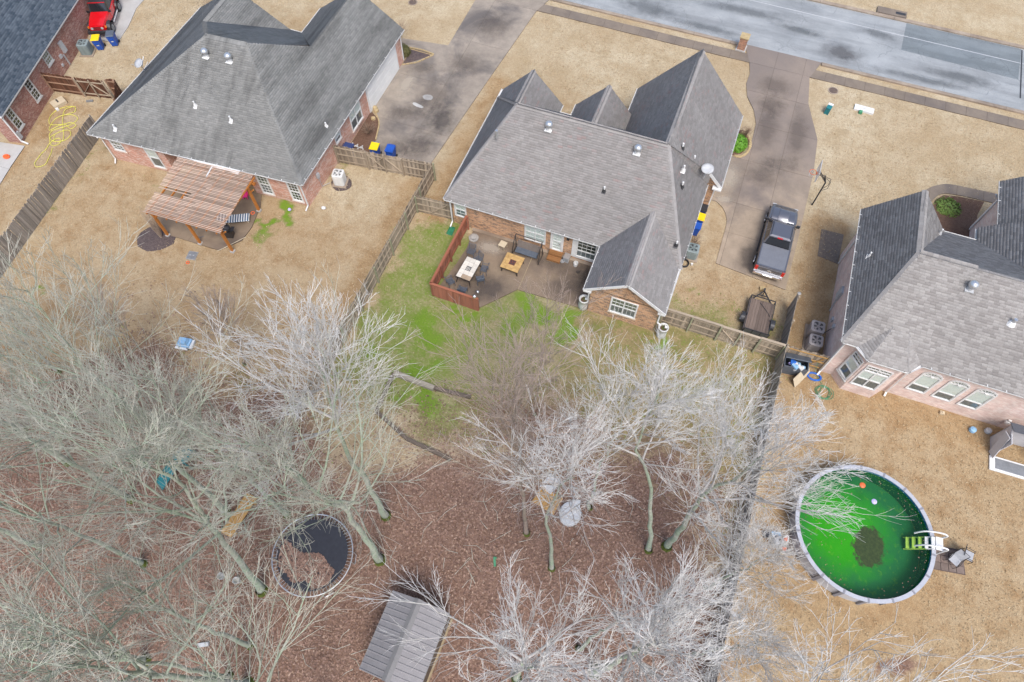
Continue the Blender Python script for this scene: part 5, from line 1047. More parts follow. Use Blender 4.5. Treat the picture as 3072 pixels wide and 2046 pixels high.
sp = MB().add([(-.18,.3,.06),(.18,.3,.06),(.2,-.35,.01),(-.2,-.35,.01),(-.2,.3,.12),(.2,.3,.12),(.23,-.35,.05),(-.23,-.35,.05)], [(0,1,2,3),(0,4,7,3),(1,5,6,2),(0,1,5,4)]).build('splash_block', m_green); sp.location = (-13.95,25.35,0); tag(sp, 'green plastic splash block under the white downspout', 'splash block')

# ------------------------------------------------------------------ satellite dishes
def dish(label, loc, rz, tilt, s=1.0, rods=0):
    t = thing('satellite_dish', label, 'satellite dish', loc, rz)
    M = Matrix.Rotation(tilt, 4, 'X'); mb = MB().lathe([(.02,0),(.2,.02),(.34,.07),(.345,.085),(.2,.035),(.02,.015)], 24, sx=s*1.05, sy=s*.9)
    mb.v = [tuple(M @ Vector(p)+Vector((0,0,.62))) for p in mb.v]; mb.build('reflector', m_sblue if False else m_lgrey, t, smooth=True)
    MB().tube([(0,.05,-.3),(0,.05,.35),(0,0,.6)], .025, 8).build('mast', m_lgrey, t)
    MB().tube([tuple(M @ Vector((0,-.3,.02))+Vector((0,0,.62))), tuple(M @ Vector((0,-.34,.4))+Vector((0,0,.62)))], .015, 6).build('feed_arm', m_lgrey, t)
    for i in range(rods): MB().bar((-.1+.35*i,.1,.3), (-.35+.75*i,.55,.75), .05, .03).build('antenna_rod', m_white, t)
    return t
dish('white satellite dish above the small brick gable of tan house', (1.15,32.55,3.95), R(20), R(20), 1.15)
dish('white satellite dish with two rods on streaked grey roof edge', (-39.7,28.9,2.95), R(-30), R(25), 1.15, 2)

# ------------------------------------------------------------------ pergola and its corner
pg = thing('pergola', 'cedar pergola with many weathered roof slats behind salmon brick house', 'pergola', (-29.9,20.5,0))
ox, oy = -29.9, 20.5
for x, y in ((-27.2,22.25),(-27.1,18.6),(-29.5,18.4),(-31.95,18.2)):
    pst = MB().box(x-ox-.075,x-ox+.075,y-oy-.075,y-oy+.075,.12,2.45).build('post', m_cedar, pg); MB().box(x-ox-.13,x-ox+.13,y-oy-.13,y-oy+.13,0,.13).build('footing', m_conc_l, pst)
    MB().bar((x-ox,y-oy,1.95), (x-ox+(.45 if x > -31 else .4),y-oy,2.42), .07, .09).build('knee_brace', m_cedar, pg)
for y in (18.45,22.6):
    for k in (-.06,.06): MB().bar((-32.3-ox,y-oy+k-(.25 if y < 20 else 0),2.45), (-26.85-ox,y-oy+k+.1,2.45), .045, .18).build('beam', m_cedar, pg)
for i in range(8):
    x = -32.1+i*.73; MB().bar((x-ox,17.95-oy+.03*i,2.6), (x-.1-ox,22.75-oy+.05*i,2.6), .045, .14).build('rafter', m_cedar, pg)
ns = 42
sm_ = {}
for i in range(ns):
    f_ = i/(ns-1); y = 18.0+f_*4.75; xl = -32.35-.5*f_+rnd.uniform(-.04,.04); xr = -26.7-.5*f_+rnd.uniform(-.03,.03); dy = .25+.22*f_
    if 15 <= i <= 20: xl += rnd.choice((.0,.9,1.4,2.0))
    if i in (17, 19): xl = -30.2
    brk = rnd.uniform(-30.4,-29.2)
    for a, c in ((xl, brk),(brk+.01, xr)):
        p = Vector((a-ox, y-oy+dy*(a+32.5)/5.8, 2.69+rnd.uniform(-.006,.006))); q_ = Vector((c-ox, y-oy+dy*(c+32.5)/5.8, 2.69+rnd.uniform(-.006,.006)))
        MB().bar(p, q_, .055, .035).build('slat', m_slat, pg)
ch = thing('chaise_longue', 'chaise longue draped with a blue and white striped towel', 'lounger', (-28.3,20.85,.05), R(-62))
def stripe_mat():
    t = NT('striped_towel'); co = t.coord(); w = t.new('ShaderNodeTexWave'); w.bands_direction = 'Y'; w.inputs['Scale'].default_value = 1.9; w.inputs['Distortion'].default_value = .3; t.t.links.new(co, w.inputs['Vector'])
    return t.done(t.mix(t.ramp(w.outputs['Fac'], .55, .62), (.07,.12,.19), (.66,.68,.68)), .9)
tw_ = MB(); n = 14
pr = [(-.95,.72),(-.6,.5),(-.35,.37),(0,.34),(.4,.34),(.8,.33),(1.0,.34),(1.08,.28)]
for s_, (y_, z_) in enumerate(pr): tw_.v += [(-.34,y_,z_-.05),(-.3,y_,z_),(.3,y_,z_),(.34,y_,z_-.05)]
for s_ in range(len(pr)-1):
    for k in range(3): tw_.f.append((s_*4+k, s_*4+k+1, s_*4+5+k, s_*4+4+k))
tw_.build('towel', stripe_mat(), ch)
MB().box(-.3,.3,-.4,1.05,.27,.31).build('seat', m_tan, ch); MB().bar((0,-.35,.3), (0,-.98,.66), .6, .03).build('backrest', m_tan, ch)
for sx in (-1, 1):
    for yy in (-.35,.95): MB().box(sx*.27-.02,sx*.27+.02,yy-.02,yy+.02,0,.28).build('leg', m_tan, ch)
gr = thing('barbecue_grill', 'black covered barbecue standing on the pergola slab', 'grill', (-27.95,19.65,.05), R(15))
MB().lathe([(.1,.62),(.3,.72),(.34,.85),(.3,1.0),(.12,1.1)], 14, sy=.8).build('kettle', m_dark, gr, smooth=True); MB().box(-.62,-.34,-.2,.2,.8,.83).box(.34,.55,-.2,.2,.8,.83).build('side_shelf', m_dark, gr); MB().box(-.3,.3,-.22,.22,.05,.6).build('cabinet', m_bronze, gr); MB().tube([(-.2,-.3,.98),(.2,-.3,.98)], .015, 6).build('handle', m_lgrey, gr)
for i, (x, y, r_, m_, lb) in enumerate(((-27.5,21.9,.12,m_orange,'small orange ring toy on the pergola slab'),(-29.45,16.75,.1,m_orange,'small orange ring toy on grass by the drain cover'))):
    o = MB().tube([(math.cos(a*.5)*r_, math.sin(a*.5)*r_, .03) for a in range(12)], .03, 6, closed=True).build('ring_toy', m_); o.location = (x, y, .04 if i == 0 else 0); tag(o, lb, 'toy')
pt = thing('toy_chair', 'bright pink toy chair in the porch shade by the pergola', 'toy', (-28.65,22.95,.05), R(20)); MB().box(-.18,.18,-.18,.18,.2,.25).build('seat', m_pink, pt); MB().box(-.18,.18,.15,.19,.25,.55).build('backrest', m_pink, pt)
for sx in (-1, 1):
    for sy in (-1, 1): MB().box(sx*.15-.02,sx*.15+.02,sy*.15-.02,sy*.15+.02,0,.2).build('leg', m_pink, pt)
o = MB().tube(arc([(-28.1,18.25,.03),(-27.7,18.75,.05),(-27.3,19.35,.05),(-26.9,19.95,.03)]), .025, 6).build('pole', m_tan); tag(o, 'long thin pale pole lying across the pergola slab corner', 'pole')
dc = thing('drain_cover', 'grey square drain cover in the lawn below the pergola', 'drain cover', (-29.5,17.35,0), R(10)); MB().box(-.33,.33,-.33,.33,-.05,.04).build('frame', m_stone, dc); MB().box(-.29,.29,-.29,.29,.04,.055).build('lid', m_grey, dc)
for i in (-1, 1): MB().box(i*.12-.05,i*.12+.05,-.02,.02,.055,.07).build('grip', m_lgrey, dc)
o = MB().lathe([(.02,0),(.1,.04),(.13,.1),(.1,.17),(.02,.2)], 12).build('ball', m_lav, smooth=True); o.location = (-25.22,23.05,0); tag(o, 'lavender ball in the green grass by the salmon wall', 'ball')
o = MB().lathe([(.02,0),(.1,.04),(.15,.12),(.1,.2),(.02,.22)], 12, sx=1.2).build('ball', m_white, smooth=True); o.location = (-23.05,24.0,0); tag(o, 'white ball on the lawn beyond the salmon corner', 'ball')
o = MB().tube([(-30.6,19.0,.06),(-30.2,18.75,.06),(-29.8,18.8,.06),(-29.6,19.0,.06)], .018, 5).build('garden_hose', m_slate); tag(o, 'short dark hose loop on the pergola slab', 'hose')

# ------------------------------------------------------------------ far-left yard
hp = [(-45.55,26.1),(-46.2,25.9),(-46.75,25.1),(-46.6,24.3),(-46.1,23.9),(-45.2,24.3),(-44.5,24.1),(-44.3,24.5),(-44.9,24.6),(-45.5,24.0),(-45.9,23.4),(-46.2,24.6),(-45.4,25.3),(-44.6,25.1),(-44.9,24.2),(-45.6,23.5),(-45.5,22.9),(-44.9,22.6),(-44.2,22.9),(-44.1,23.6),(-44.6,23.9),(-45.2,23.3),(-45.3,22.7),(-44.7,22.2),(-44.3,22.6),(-44.7,23.0),(-45.0,22.4),(-44.9,21.9),(-44.9,21.2),(-44.8,20.4),(-44.4,20.1),(-44.0,20.5),(-44.2,21.3),(-44.5,22.0)]
hpz = [(-45.7,25.2),(-45.3,25.7),(-45.7,26.1),(-46.1,25.5),(-45.6,24.6),(-45.0,23.9),(-44.6,23.4),(-44.3,22.9),(-44.8,22.6),(-45.2,23.1)]
hz = thing('garden_hose', 'tangled bright yellow hose on the far-left lawn', 'hose', (-45.2,23.5,0))
for pts in (hp, hpz): MB().tube([(x+45.2, y-23.5, .03+.015*math.sin(i)) for i, (x, y) in enumerate(arc([(a, b_, 0) for a, b_ in pts], 5)) for x, y in [(x, y)]] if False else [(p[0]+45.2, p[1]-23.5, .03+.012*math.sin(i)) for i, p in enumerate(arc([(a, b_, 0) for a, b_ in pts], 5))], .02, 5).build('hose_run', m_yhose, hz)
ct = thing('plastic_crate', 'pale crate with a dark slot beside the brown gate', 'crate', (-46.95,25.95,0), R(-25)); MB().box(-.38,.38,-.5,.5,0,.25).build('crate_body', m_tan, ct); MB().box(-.3,.1,-.06,.06,.25,.26).build('slot', m_dark, ct); MB().box(.3,.62,-.5,-.3,0,.12).build('tray', m_white, ct)
o = MB().lathe([(.2,0),(.22,.05),(.2,.1)], 10, sx=1.3).obox((0,0,.14), (.3,.08,.08), .4).build('hose_reel', m_orange); o.location = (-47.05,20.1,.05); tag(o, 'orange cord reel on the far-left concrete slab', 'cord reel')
o = MB().obox((0,0,.05), (.5,.16,.1), .5).build('brick_pile', m_grey); o.location = (-44.9,27.0,0); tag(o, 'small grey bar lying at the foot of brown gate', 'bar')

# ------------------------------------------------------------------ left driveway details
for q, lb in ((ring(-20.62,36.5,.42,.3,10,.12),'squarish white paint patch on left driveway'),(ring(-21.0,35.45,.55,.16,12,.2,-.2),'long white paint patch on left driveway')):
    o = MB().prism(q, .045, .049).build('paint_patch', m_offwhite, bpy.data.objects['driveway.001'])
eg = thing('bed_edging', 'curved pale edging round the bed by left garage', 'edging', (-23,32,0))
ep = arc([(-24.0,33.85,.05),(-23.3,33.2,.05),(-22.9,32.6,.05),(-22.68,31.9,.05),(-22.45,31.1,.05)], 6)
for a, b_ in zip(ep[:-1], ep[1:]): MB().bar((a[0]+23,a[1]-32,.06), (b_[0]+23,b_[1]-32,.06), .09, .12).build('edging_stone', m_sand, eg)
eg2 = thing('bed_edging', 'pale stone edging of the triangular bed at left garage front', 'edging', (-23,40.5,0))
for a, b_ in (((-24.0,39.1),(-23.0,39.75)),((-23.0,39.75),(-22.1,41.05)),((-22.1,41.1),(-23.2,41.25)),((-23.2,41.25),(-24.3,41.15))):
    for k in range(4):
        u0, u1 = k/4+.02, (k+1)/4-.02; MB().bar((a[0]+(b_[0]-a[0])*u0+23, a[1]+(b_[1]-a[1])*u0-40.5, .05), (a[0]+(b_[0]-a[0])*u1+23, a[1]+(b_[1]-a[1])*u1-40.5, .05), .1, .12).build('edging_stone', m_sand, eg2)
for i, (x, y, lb) in enumerate(((-23.95,34.0,'larger tan rock by left garage door'),(-23.7,33.75,'smaller tan rock by left garage door'),(-23.55,32.95,'upright pale post stone in the bed by left garage'))):
    o = MB().lathe([(.1,0),(.2,.06),(.17,.2),(.06,.26)], 8, sx=1.3-.2*i).build('rock', m_sand); o.location = (x, y, 0); o.rotation_euler = (0,0,i); tag(o, lb, 'rock')
o = MB(); 
for k in range(5): o.bar((-.5+.2*k,.12*(-1)**k,.05), (-.3+.2*k,.12*(-1)**(k+1),.05), .07, .05).bar((-.5+.2*k,.12*(-1)**k-.2,.05), (-.5+.2*k,.12*(-1)**k+.1,.05), .07, .05)
o = o.build('trellis', m_offwhite); o.location = (-23.4,30.0,.03); tag(o, 'white zigzag lattice piece lying in the bed by salmon wall', 'lattice')
def bare_shrub(label, x, y, h, r, n, mat, seed, lean=(0,0), name='bare_shrub'):
    rg = random.Random(seed); t = thing(name, label, 'shrub', (x, y, 0)); mb = MB()
    for i in range(n):
        a = rg.uniform(0, 6.28); rr = r*math.sqrt(rg.random()); hh = h*rg.uniform(.6, 1); e = (math.cos(a)*rr+lean[0]*hh, math.sin(a)*rr+lean[1]*hh, hh); b0 = (math.cos(a)*.06, math.sin(a)*.06, -.02)
        m_ = (e[0]*.45+rg.uniform(-.06,.06), e[1]*.45+rg.uniform(-.06,.06), hh*.55); mb.tube([b0, m_, e], [.014,.009,.004], 4, caps=False)
        for k in range(3): f_ = rg.uniform(.45,.9); p = [m_[c]*(1-f_)+e[c]*f_ for c in range(3)]; mb.tube([p, (p[0]+rg.uniform(-.2,.2), p[1]+rg.uniform(-.2,.2), p[2]+rg.uniform(.05,.25))], [.007,.003], 3, caps=False)
    mb.build('branches', mat, t); MB().lathe([(.07,-.02),(.05,.1)], 8).build('stump', mat, t); return t
m_twig = plain('brown_twig', (.20,.13,.09), (.30,.22,.16), 6, .9)
m_twigp = plain('pale_twig', (.42,.34,.27), (.30,.22,.17), 6, .9)
bare_shrub('low bare brown shrub in the bed by left garage', -23.3, 31.6, .8, .75, 60, m_twig, 4)
bare_shrub('tall spray of bare stems rising from bed beside pergola', -32.3, 17.9, 2.4, .75, 70, m_twigp, 9, (-.1,.2))
bare_shrub('bare brown shrub at the left roof corner by the front lawn', -40.6, 38.6, 2.2, 1.4, 70, m_twig, 12)
bare_shrub('bare brown shrub in front of left garage gable', -25.6, 41.9, 1.6, 1.1, 60, m_twig, 14)
bare_shrub('bare reddish shrub beside the round green shrub at driveway', 3.2, 41.0, 1.0, .5, 46, m_twig, 17)
bare_shrub('bare brown shrub beside left eave of tan house', -14.9, 38.0, 1.0, .6, 40, m_twig, 19)
bare_shrub('wiry bare shrub under the cooling unit bins of tan house', 2.0, 30.2, .5, .5, 30, m_twig, 21)
def leafy(label, x, y, r, h, n, mat, seed, sq=1.0):
    rg = np.random.default_rng(seed); t = thing('leafy_shrub', label, 'shrub', (x, y, 0)); 
    d = rg.normal(size=(n,3)); d /= np.linalg.norm(d, axis=1)[:,None]; d[:,2] = np.abs(d[:,2]); rad = (.65+.4*rg.random(n))[:,None]; c = d*rad*np.array([r, r*sq, h*.9])+np.array([0,0,h*.1])
    u = rg.normal(size=(n,3)); u /= np.linalg.norm(u, axis=1)[:,None]; w = np.cross(u, d); s_ = (.05+.05*rg.random(n))[:,None]
    V = np.stack([c-u*s_, c+w*s_*.5, c+u*s_, c-w*s_*.5], 1).reshape(-1,3); inst(np_mesh('foliage', V, 4, np.arange(n*4), mat), 'foliage', t); MB().lathe([(.05,0),(.03,h*.7)], 6).build('stem', m_twig, t); return t
m_leaf1 = plain('bright_shrub_leaf', (.09,.26,.02), (.16,.36,.03), 9, .6); m_leaf2 = plain('dull_shrub_leaf', (.09,.10,.03), (.14,.12,.05), 9, .7); m_leaf3 = plain('lime_ground_leaf', (.16,.26,.05), (.22,.33,.08), 9, .7)
leafy('bright green round shrub at the tan driveway bed', 2.85, 40.0, .75, .8, 2200, m_leaf1, 3, 1.1)
leafy('dark olive clipped shrub at left garage corner', -24.45, 40.35, .6, .85, 1600, m_leaf2, 5)
leafy('lime green low plant by the path of pink house', 17.9, 39.4, .9, .35, 1100, m_leaf3, 6); leafy('green low plant deep in the pink house bed', 17.4, 35.6, .8, .35, 900, m_leaf1, 8)
rk = thing('rock_ring', 'ring of pale rocks round the tan driveway bed', 'rocks', (3,40,0))
for i in range(22):
    a = -1.7+i*.16; MB().lathe([(.07,0),(.11,.04),(.08,.11),(.02,.13)], 7, (math.cos(a)*.72+.05, math.sin(a)*1.25+.15, 0), sx=rnd.uniform(.8,1.3)).build('rock', m_sand, rk)

# ------------------------------------------------------------------ street side
mbx = thing('mailbox', 'brick mailbox pillar with stone cap at the kerb', 'mailbox', (1.0,50.5,0), R(-3))
pm_ = brick('brick_mailbox', (.46,.22,.12), (.36,.15,.09), (.5,.42,.34), 0, (.2,.1,.07))
for i, (a, b_) in enumerate((((-.3,-.3),(.3,-.3)),((.3,-.3),(.3,.3)),((.3,.3),(-.3,.3)),((-.3,.3),(-.3,-.3)))): wall_seg(mbx, (0,0,0), a, b_, -.05, 1.15, pm_, 'pillar_side', .1, i*.6)
MB().box(-.36,.36,-.36,.36,1.15,1.24).build('cap_stone', m_sand, mbx); MB().box(-.4,.4,-.4,.4,-.05,.12).build('footing', m_conc_l, mbx); MB().box(-.14,.14,.28,.42,.8,1.05).build('letter_box', m_dark, mbx)
bh = thing('basketball_hoop', 'basketball hoop on a black angled pole beside the driveway', 'basketball hoop', (8.95,36.35,0), R(90))
MB().tube([(0,0,-.1),(0,0,2.3),(0,.25,2.9)], .05, 8).build('pole', m_dark, bh)
for x in (-.1,.1): MB().tube([(x*.5,.0,2.35),(x,.75,3.2)], .025, 6).tube([(x*.5,-.02,1.6),(x*1.6,-.28,2.0),(x*1.4,-.25,2.6),(x*.5,.1,2.75)], .018, 6).tube([(x*.5,.2,2.8),(x,.75,2.95)], .02, 6).build('arm', m_dark, bh)
def board_mat():
    t = NT('backboard_acrylic'); tr_ = t.new('ShaderNodeBsdfTransparent'); mx = t.new('ShaderNodeMixShader'); mx.inputs[0].default_value = .42; t.done((.6,.64,.68), .15); t.t.links.new(tr_.outputs[0], mx.inputs[1]); t.t.links.new(t.bs.outputs[0], mx.inputs[2]); t.t.links.new(mx.outputs[0], t.n['Material Output'].inputs[0]); return t.m
MB().box(-.62,.62,.76,.79,2.75,3.55).build('backboard', board_mat(), bh); MB().bar((-.62,.775,3.55),(.62,.775,3.55),.04,.04).bar((-.62,.775,2.75),(.62,.775,2.75),.04,.04).bar((-.62,.775,2.75),(-.62,.775,3.55),.04,.04).bar((.62,.775,2.75),(.62,.775,3.55),.04,.04).build('board_frame', m_lgrey, bh)
MB().tube([(math.cos(a*.35)*.23, 1.06+math.sin(a*.35)*.23, 2.95) for a in range(18)], .015, 6, closed=True).box(-.08,.08,.79,.86,2.88,2.98).build('rim', m_orange, bh)
nt = MB()
for i in range(10): a = i*.628; nt.tube([(math.cos(a)*.23, 1.06+math.sin(a)*.23, 2.94),(math.cos(a+.3)*.14, 1.06+math.sin(a+.3)*.14, 2.55)], .008, 3)
nt.build('net', m_white, bh)
gx = thing('utility_box', 'green utility pedestal with pale top on the front lawn', 'utility box', (8.6,45.8,0), R(-12)); MB().box(-.17,.17,-.28,.28,-.05,.55).build('cabinet', m_teal, gx); MB().box(-.19,.19,.1,.3,.55,.62).build('top_cap', m_white, gx); MB().box(-.19,.19,-.3,.1,.55,.58).build('lid', m_teal, gx)
wx = thing('transformer_pad', 'white flat utility lid with green stub on the front lawn', 'utility lid', (11.2,47.0,0), R(-2)); MB().box(-.72,.72,-.28,.28,-.05,.14).build('lid', m_white, wx); MB().box(-.6,.6,-.2,.2,.14,.155).build('raised_panel', m_white, wx); MB().obox((-.2,-.42,.08), (.24,.26,.2)).build('stub', m_ghose, wx)
for i in range(3): MB().box(-.1+i*.1,-.06+i*.1,-.02,.03,.155,.165).build('stamp', m_dark, wx)
def manhole(label, x, y, r=.33):
    t = thing('manhole_cover', label, 'manhole cover', (x, y, 0), 0, 'round iron covers'); MB().lathe([(r+.08,-.05),(r+.08,.015),(r,.02)], 24).build('rim', m_conc_k, t); MB().lathe([(r,.0),(r,.026)], 24).build('cover', m_iron, t)
    for i in range(-2, 3): MB().box(-r*.8,r*.8,i*.1-.012,i*.1+.012,.026,.033).build('rib', m_iron, t)
m_iron = plain('rusty_iron', (.10,.075,.065), (.15,.11,.09), 8, .8)
manhole('round iron cover in the front lawn by tan driveway', 8.72, 48.3); manhole('round iron cover in the lawn left of left driveway', -26.4, 46.45)
o = thing('storm_drain', 'dark storm drain slot in the far kerb', 'drain', (12.0,59.2,0)); MB().box(-1.2,1.2,-.3,.5,-.05,.14).build('apron', m_conc_s, o); MB().box(.3,1.1,-.05,.25,.14,.15).build('slot', m_dark, o)

# ------------------------------------------------------------------ pool
PC = (14.72, 14.04)
pl = thing('swimming_pool', 'round above-ground pool of bright green water with grey rim', 'pool', (PC[0], PC[1], 0))
RW = 3.46; NS = 18
def liner_mat():
    t = NT('pool_liner'); co = t.coord(); w = t.new('ShaderNodeTexWave'); w.bands_direction = 'DIAGONAL'; w.inputs['Scale'].default_value = 2.0; w.inputs['Distortion'].default_value = 4; t.t.links.new(co, w.inputs['Vector'])
    v = t.new('ShaderNodeTexVoronoi'); v.inputs['Scale'].default_value = 9; t.t.links.new(co, v.inputs['Vector'])
    return t.done(t.mix(t.ramp(v.outputs['Distance'], .1, .3), (.5,.6,.68), (.012,.10,.22)), .4)
def floor_mat():
    t = NT('algae_floor'); co = t.coord(); sx = t.new('ShaderNodeSeparateXYZ'); t.t.links.new(co, sx.inputs[0])
    ln = t.new('ShaderNodeVectorMath'); ln.operation = 'LENGTH'; ad = t.new('ShaderNodeVectorMath'); ad.operation = 'ADD'; ad.inputs[1].default_value = (.75, -.1, 0); t.t.links.new(co, ad.inputs[0]); t.t.links.new(ad.outputs[0], ln.inputs[0])
    n = t.noise(co, .9, 6, .65); e = t.ramp(t.math('ADD', ln.outputs['Value'], t.math('MULTIPLY', t.math('SUBTRACT', n, .5), 2.2)), 1.3, 3.1)
    col = t.mix(t.ramp(n, .3, .7), (.03,.34,.018), (.06,.39,.035)); col = t.mix(e, col, (.02,.15,.30))
    col = t.mix(t.ramp(t.noise(co, 2.4, 6, .7), .55, .75, 0, .5), col, (.28,.42,.12))
    a2 = t.new('ShaderNodeVectorMath'); a2.operation = 'ADD'; a2.inputs[1].default_value = (-.80, .30, 0); t.t.links.new(co, a2.inputs[0]); l2 = t.new('ShaderNodeVectorMath'); l2.operation = 'LENGTH'; t.t.links.new(t.map(a2.outputs[0], (1.15,.85,1), (0,0,.3)), l2.inputs[0])
    p = t.ramp(t.math('ADD', l2.outputs['Value'], t.math('MULTIPLY', t.math('SUBTRACT', t.noise(co, 2.6, 5, .7), .5), 1.1)), .86, 1.02, 1, 0)
    col = t.mix(p, col, t.mix(t.ramp(t.noise(co, 7, 4), .4, .75), (.07,.05,.17), (.12,.09,.22)))
    return t.done(col, .7)
MB().lathe([(RW-.02,.03),(.01,.02)], 54, cap0=False).build('floor', floor_mat(), pl, smooth=True)
MB().lathe([(RW-.015,.03),(RW-.015,1.24)], 54, cap0=False, cap1=False).build('liner', liner_mat(), pl, smooth=True)
def water_mat():
    t = NT('green_water'); tr_ = t.new('ShaderNodeBsdfTransparent'); tr_.inputs[0].default_value = (.70,.88,.36,1); gl = t.new('ShaderNodeBsdfGlossy'); gl.inputs['Roughness'].default_value = .04
    df = t.new('ShaderNodeBsdfDiffuse'); df.inputs[0].default_value = (.01,.16,.02,1); m1 = t.new('ShaderNodeMixShader'); m1.inputs[0].default_value = .06; t.t.links.new(tr_.outputs[0], m1.inputs[1]); t.t.links.new(df.outputs[0], m1.inputs[2])
    fr = t.new('ShaderNodeLayerWeight'); mx = t.new('ShaderNodeMixShader'); b_ = t.new('ShaderNodeBump'); b_.inputs['Strength'].default_value = .08; t.t.links.new(t.noise(t.coord(), 3, 3), b_.inputs['Height']); t.t.links.new(b_.outputs[0], gl.inputs['Normal'])
    t.t.links.new(t.ramp(t.math('POWER', fr.outputs['Facing'], 5.0), 0, 1, .025, 1), mx.inputs[0]); t.t.links.new(m1.outputs[0], mx.inputs[1]); t.t.links.new(gl.outputs[0], mx.inputs[2]); t.t.links.new(mx.outputs[0], t.n['Material Output'].inputs[0]); return t.m
MB().lathe([(RW-.018,1.08),(.01,1.08)], 54, cap0=False).build('water', water_mat(), pl, smooth=True)
m_prail = plain('pool_rail', (.42,.43,.47), (.36,.37,.41), 4, .45); m_pwall = plain('pool_wall', (.50,.50,.52), (.43,.43,.45), 3, .5); m_pup = plain('pool_upright', (.24,.24,.27), (.2,.2,.22), 3, .5)
for i in range(NS):
    a0, a1 = 2*math.pi*(i+.012)/NS, 2*math.pi*(i+.988)/NS; b = MB(); n = 5
    for k in range(n):
        p, q_ = a0+(a1-a0)*k/n, a0+(a1-a0)*(k+1)/n
        r0, r1 = RW-.05, RW+.16
        b.add([(math.cos(p)*r0,math.sin(p)*r0,1.27),(math.cos(p)*r1,math.sin(p)*r1,1.27),(math.cos(q_)*r1,math.sin(q_)*r1,1.27),(math.cos(q_)*r0,math.sin(q_)*r0,1.27),(math.cos(p)*r0,math.sin(p)*r0,1.315),(math.cos(p)*r1,math.sin(p)*r1,1.315),(math.cos(q_)*r1,math.sin(q_)*r1,1.315),(math.cos(q_)*r0,math.sin(q_)*r0,1.315)], [(4,5,6,7),(0,3,2,1),(1,2,6,5),(0,4,7,3)])
    b.build('top_rail', m_prail, pl)
    b = MB()
    for k in range(n):
        p, q_ = 2*math.pi*i/NS+2*math.pi/NS*k/n, 2*math.pi*i/NS+2*math.pi/NS*(k+1)/n
        b.add([(math.cos(p)*RW,math.sin(p)*RW,0),(math.cos(q_)*RW,math.sin(q_)*RW,0),(math.cos(q_)*RW,math.sin(q_)*RW,1.27),(math.cos(p)*RW,math.sin(p)*RW,1.27)], [(0,1,2,3)])
    b.build('wall_panel', m_pwall, pl)
    a = 2*math.pi*i/NS; MB().obox((math.cos(a)*(RW+.06), math.sin(a)*(RW+.06), .635), (.12,.16,1.27), a).build('upright', m_pup, pl)
    MB().obox((math.cos(a)*(RW+.06), math.sin(a)*(RW+.06), 1.322), (.25,.1,.02), a).build('rail_joint', m_pup, pl)
ld = thing('pool_ladder', 'white resin pool steps with curved handrails going into green water', 'pool steps', (PC[0]+3.5, PC[1]+.62, 0), R(6))
for i in range(5): MB().box(-.2-.2*i, -.02-.2*i, -.30, .30, 1.42-.26*i-.06, 1.42-.26*i).build('step', m_white, ld)
MB().box(0,.36,-.34,.34,1.40,1.46).build('platform', m_white, ld)
for s in (-1, 1):
    MB().tube(arc([(.36,s*.36,.05),(.36,s*.36,1.4),(.38,s*.36,1.85),(.1,s*.37,2.05),(-.35,s*.37,2.0),(-.75,s*.36,1.75),(-.95,s*.34,1.2)], 4), .045, 8).build('handrail', m_white, ld); MB().bar((-.05,s*.31,1.38), (-.98,s*.31,.1), .04, .12).build('stringer', m_white, ld)
for x, y, r_, m_, lb in ((14.36,16.6,.16,m_orange,'red-orange float drifting in the green pool'),(15.07,15.9,.15,m_lav,'lavender float drifting in the green pool')):
    o = MB().lathe([(r_*.6,-.04),(r_,.02),(r_*.95,.06),(r_*.4,.1)], 14).build('pool_float', m_); o.location = (x, y, 1.09); tag(o, lb, 'float')
def sling(label, x, y, rz):
    t = thing('sling_chair', label, 'chair', (x, y, .03), rz, 'grey sling chairs on the pool pavers')
    MB().add([(-.25,.24,.42),(.25,.24,.42),(.25,-.2,.38),(-.25,-.2,.38)], [(0,1,2,3)]).build('seat', m_mesh_seat, t); MB().add([(-.25,-.2,.38),(.25,-.2,.38),(.25,-.42,.92),(-.25,-.42,.92)], [(0,1,2,3)]).build('backrest', m_mesh_seat, t)
    for s in (-1, 1): MB().tube([(s*.28,.25,0),(s*.28,.27,.44),(s*.28,.2,.62),(s*.28,-.3,.62)], .016, 6).tube([(s*.28,.25,.43),(s*.28,-.2,.38),(s*.28,-.43,.95)], .016, 6).tube([(s*.28,-.3,0),(s*.28,-.26,.4)], .016, 6).build('side_frame', m_dark, t)
    MB().tube([(-.28,-.43,.95),(.28,-.43,.95)], .016, 6).build('top_bar', m_dark, t)
sling('grey sling chair turned toward the pool ladder', 19.75, 14.5, R(150)); sling('grey sling chair set farther from the pool ladder', 20.4, 15.0, R(-100))
pv = MB().prism([(18.35,15.0),(20.3,15.35),(20.55,14.05),(18.5,13.7)], -.06, .008).build('paver_patch', m_mulch2); tag(pv, kind='structure')
m_paver = plain('brown_paver', (.15,.11,.095), (.20,.155,.13), 4, .85, vary=.2)
for i in range(5):
    for j in range(3): MB().obox((18.6+i*.4+.03*j, 14.75-j*.4+.07*i, .012), (.375,.375,.05), .17).build('paver', m_paver, pv)
pf = thing('pool_pump', 'grey pool filter tank with blue pump under the twigs', 'pool filter', (10.75,12.15,0), R(15)); MB().lathe([(.28,.02),(.32,.15),(.32,.55),(.24,.72),(.08,.78)], 18).build('filter_tank', m_lgrey, pf, smooth=True); MB().obox((.0,.42,.2), (.5,.26,.3)).build('pump', m_sblue, pf); MB().obox((-.45,.4,.16), (.4,.3,.26)).build('motor', m_dark, pf)
MB().tube(arc([(.25,.2,.6),(.45,.3,.75),(.42,.0,.7),(.3,-.1,.4)]), .035, 7).build('hose', m_white, pf); MB().lathe([(.07,.78),(.07,.88)], 10).build('valve', m_dark, pf)
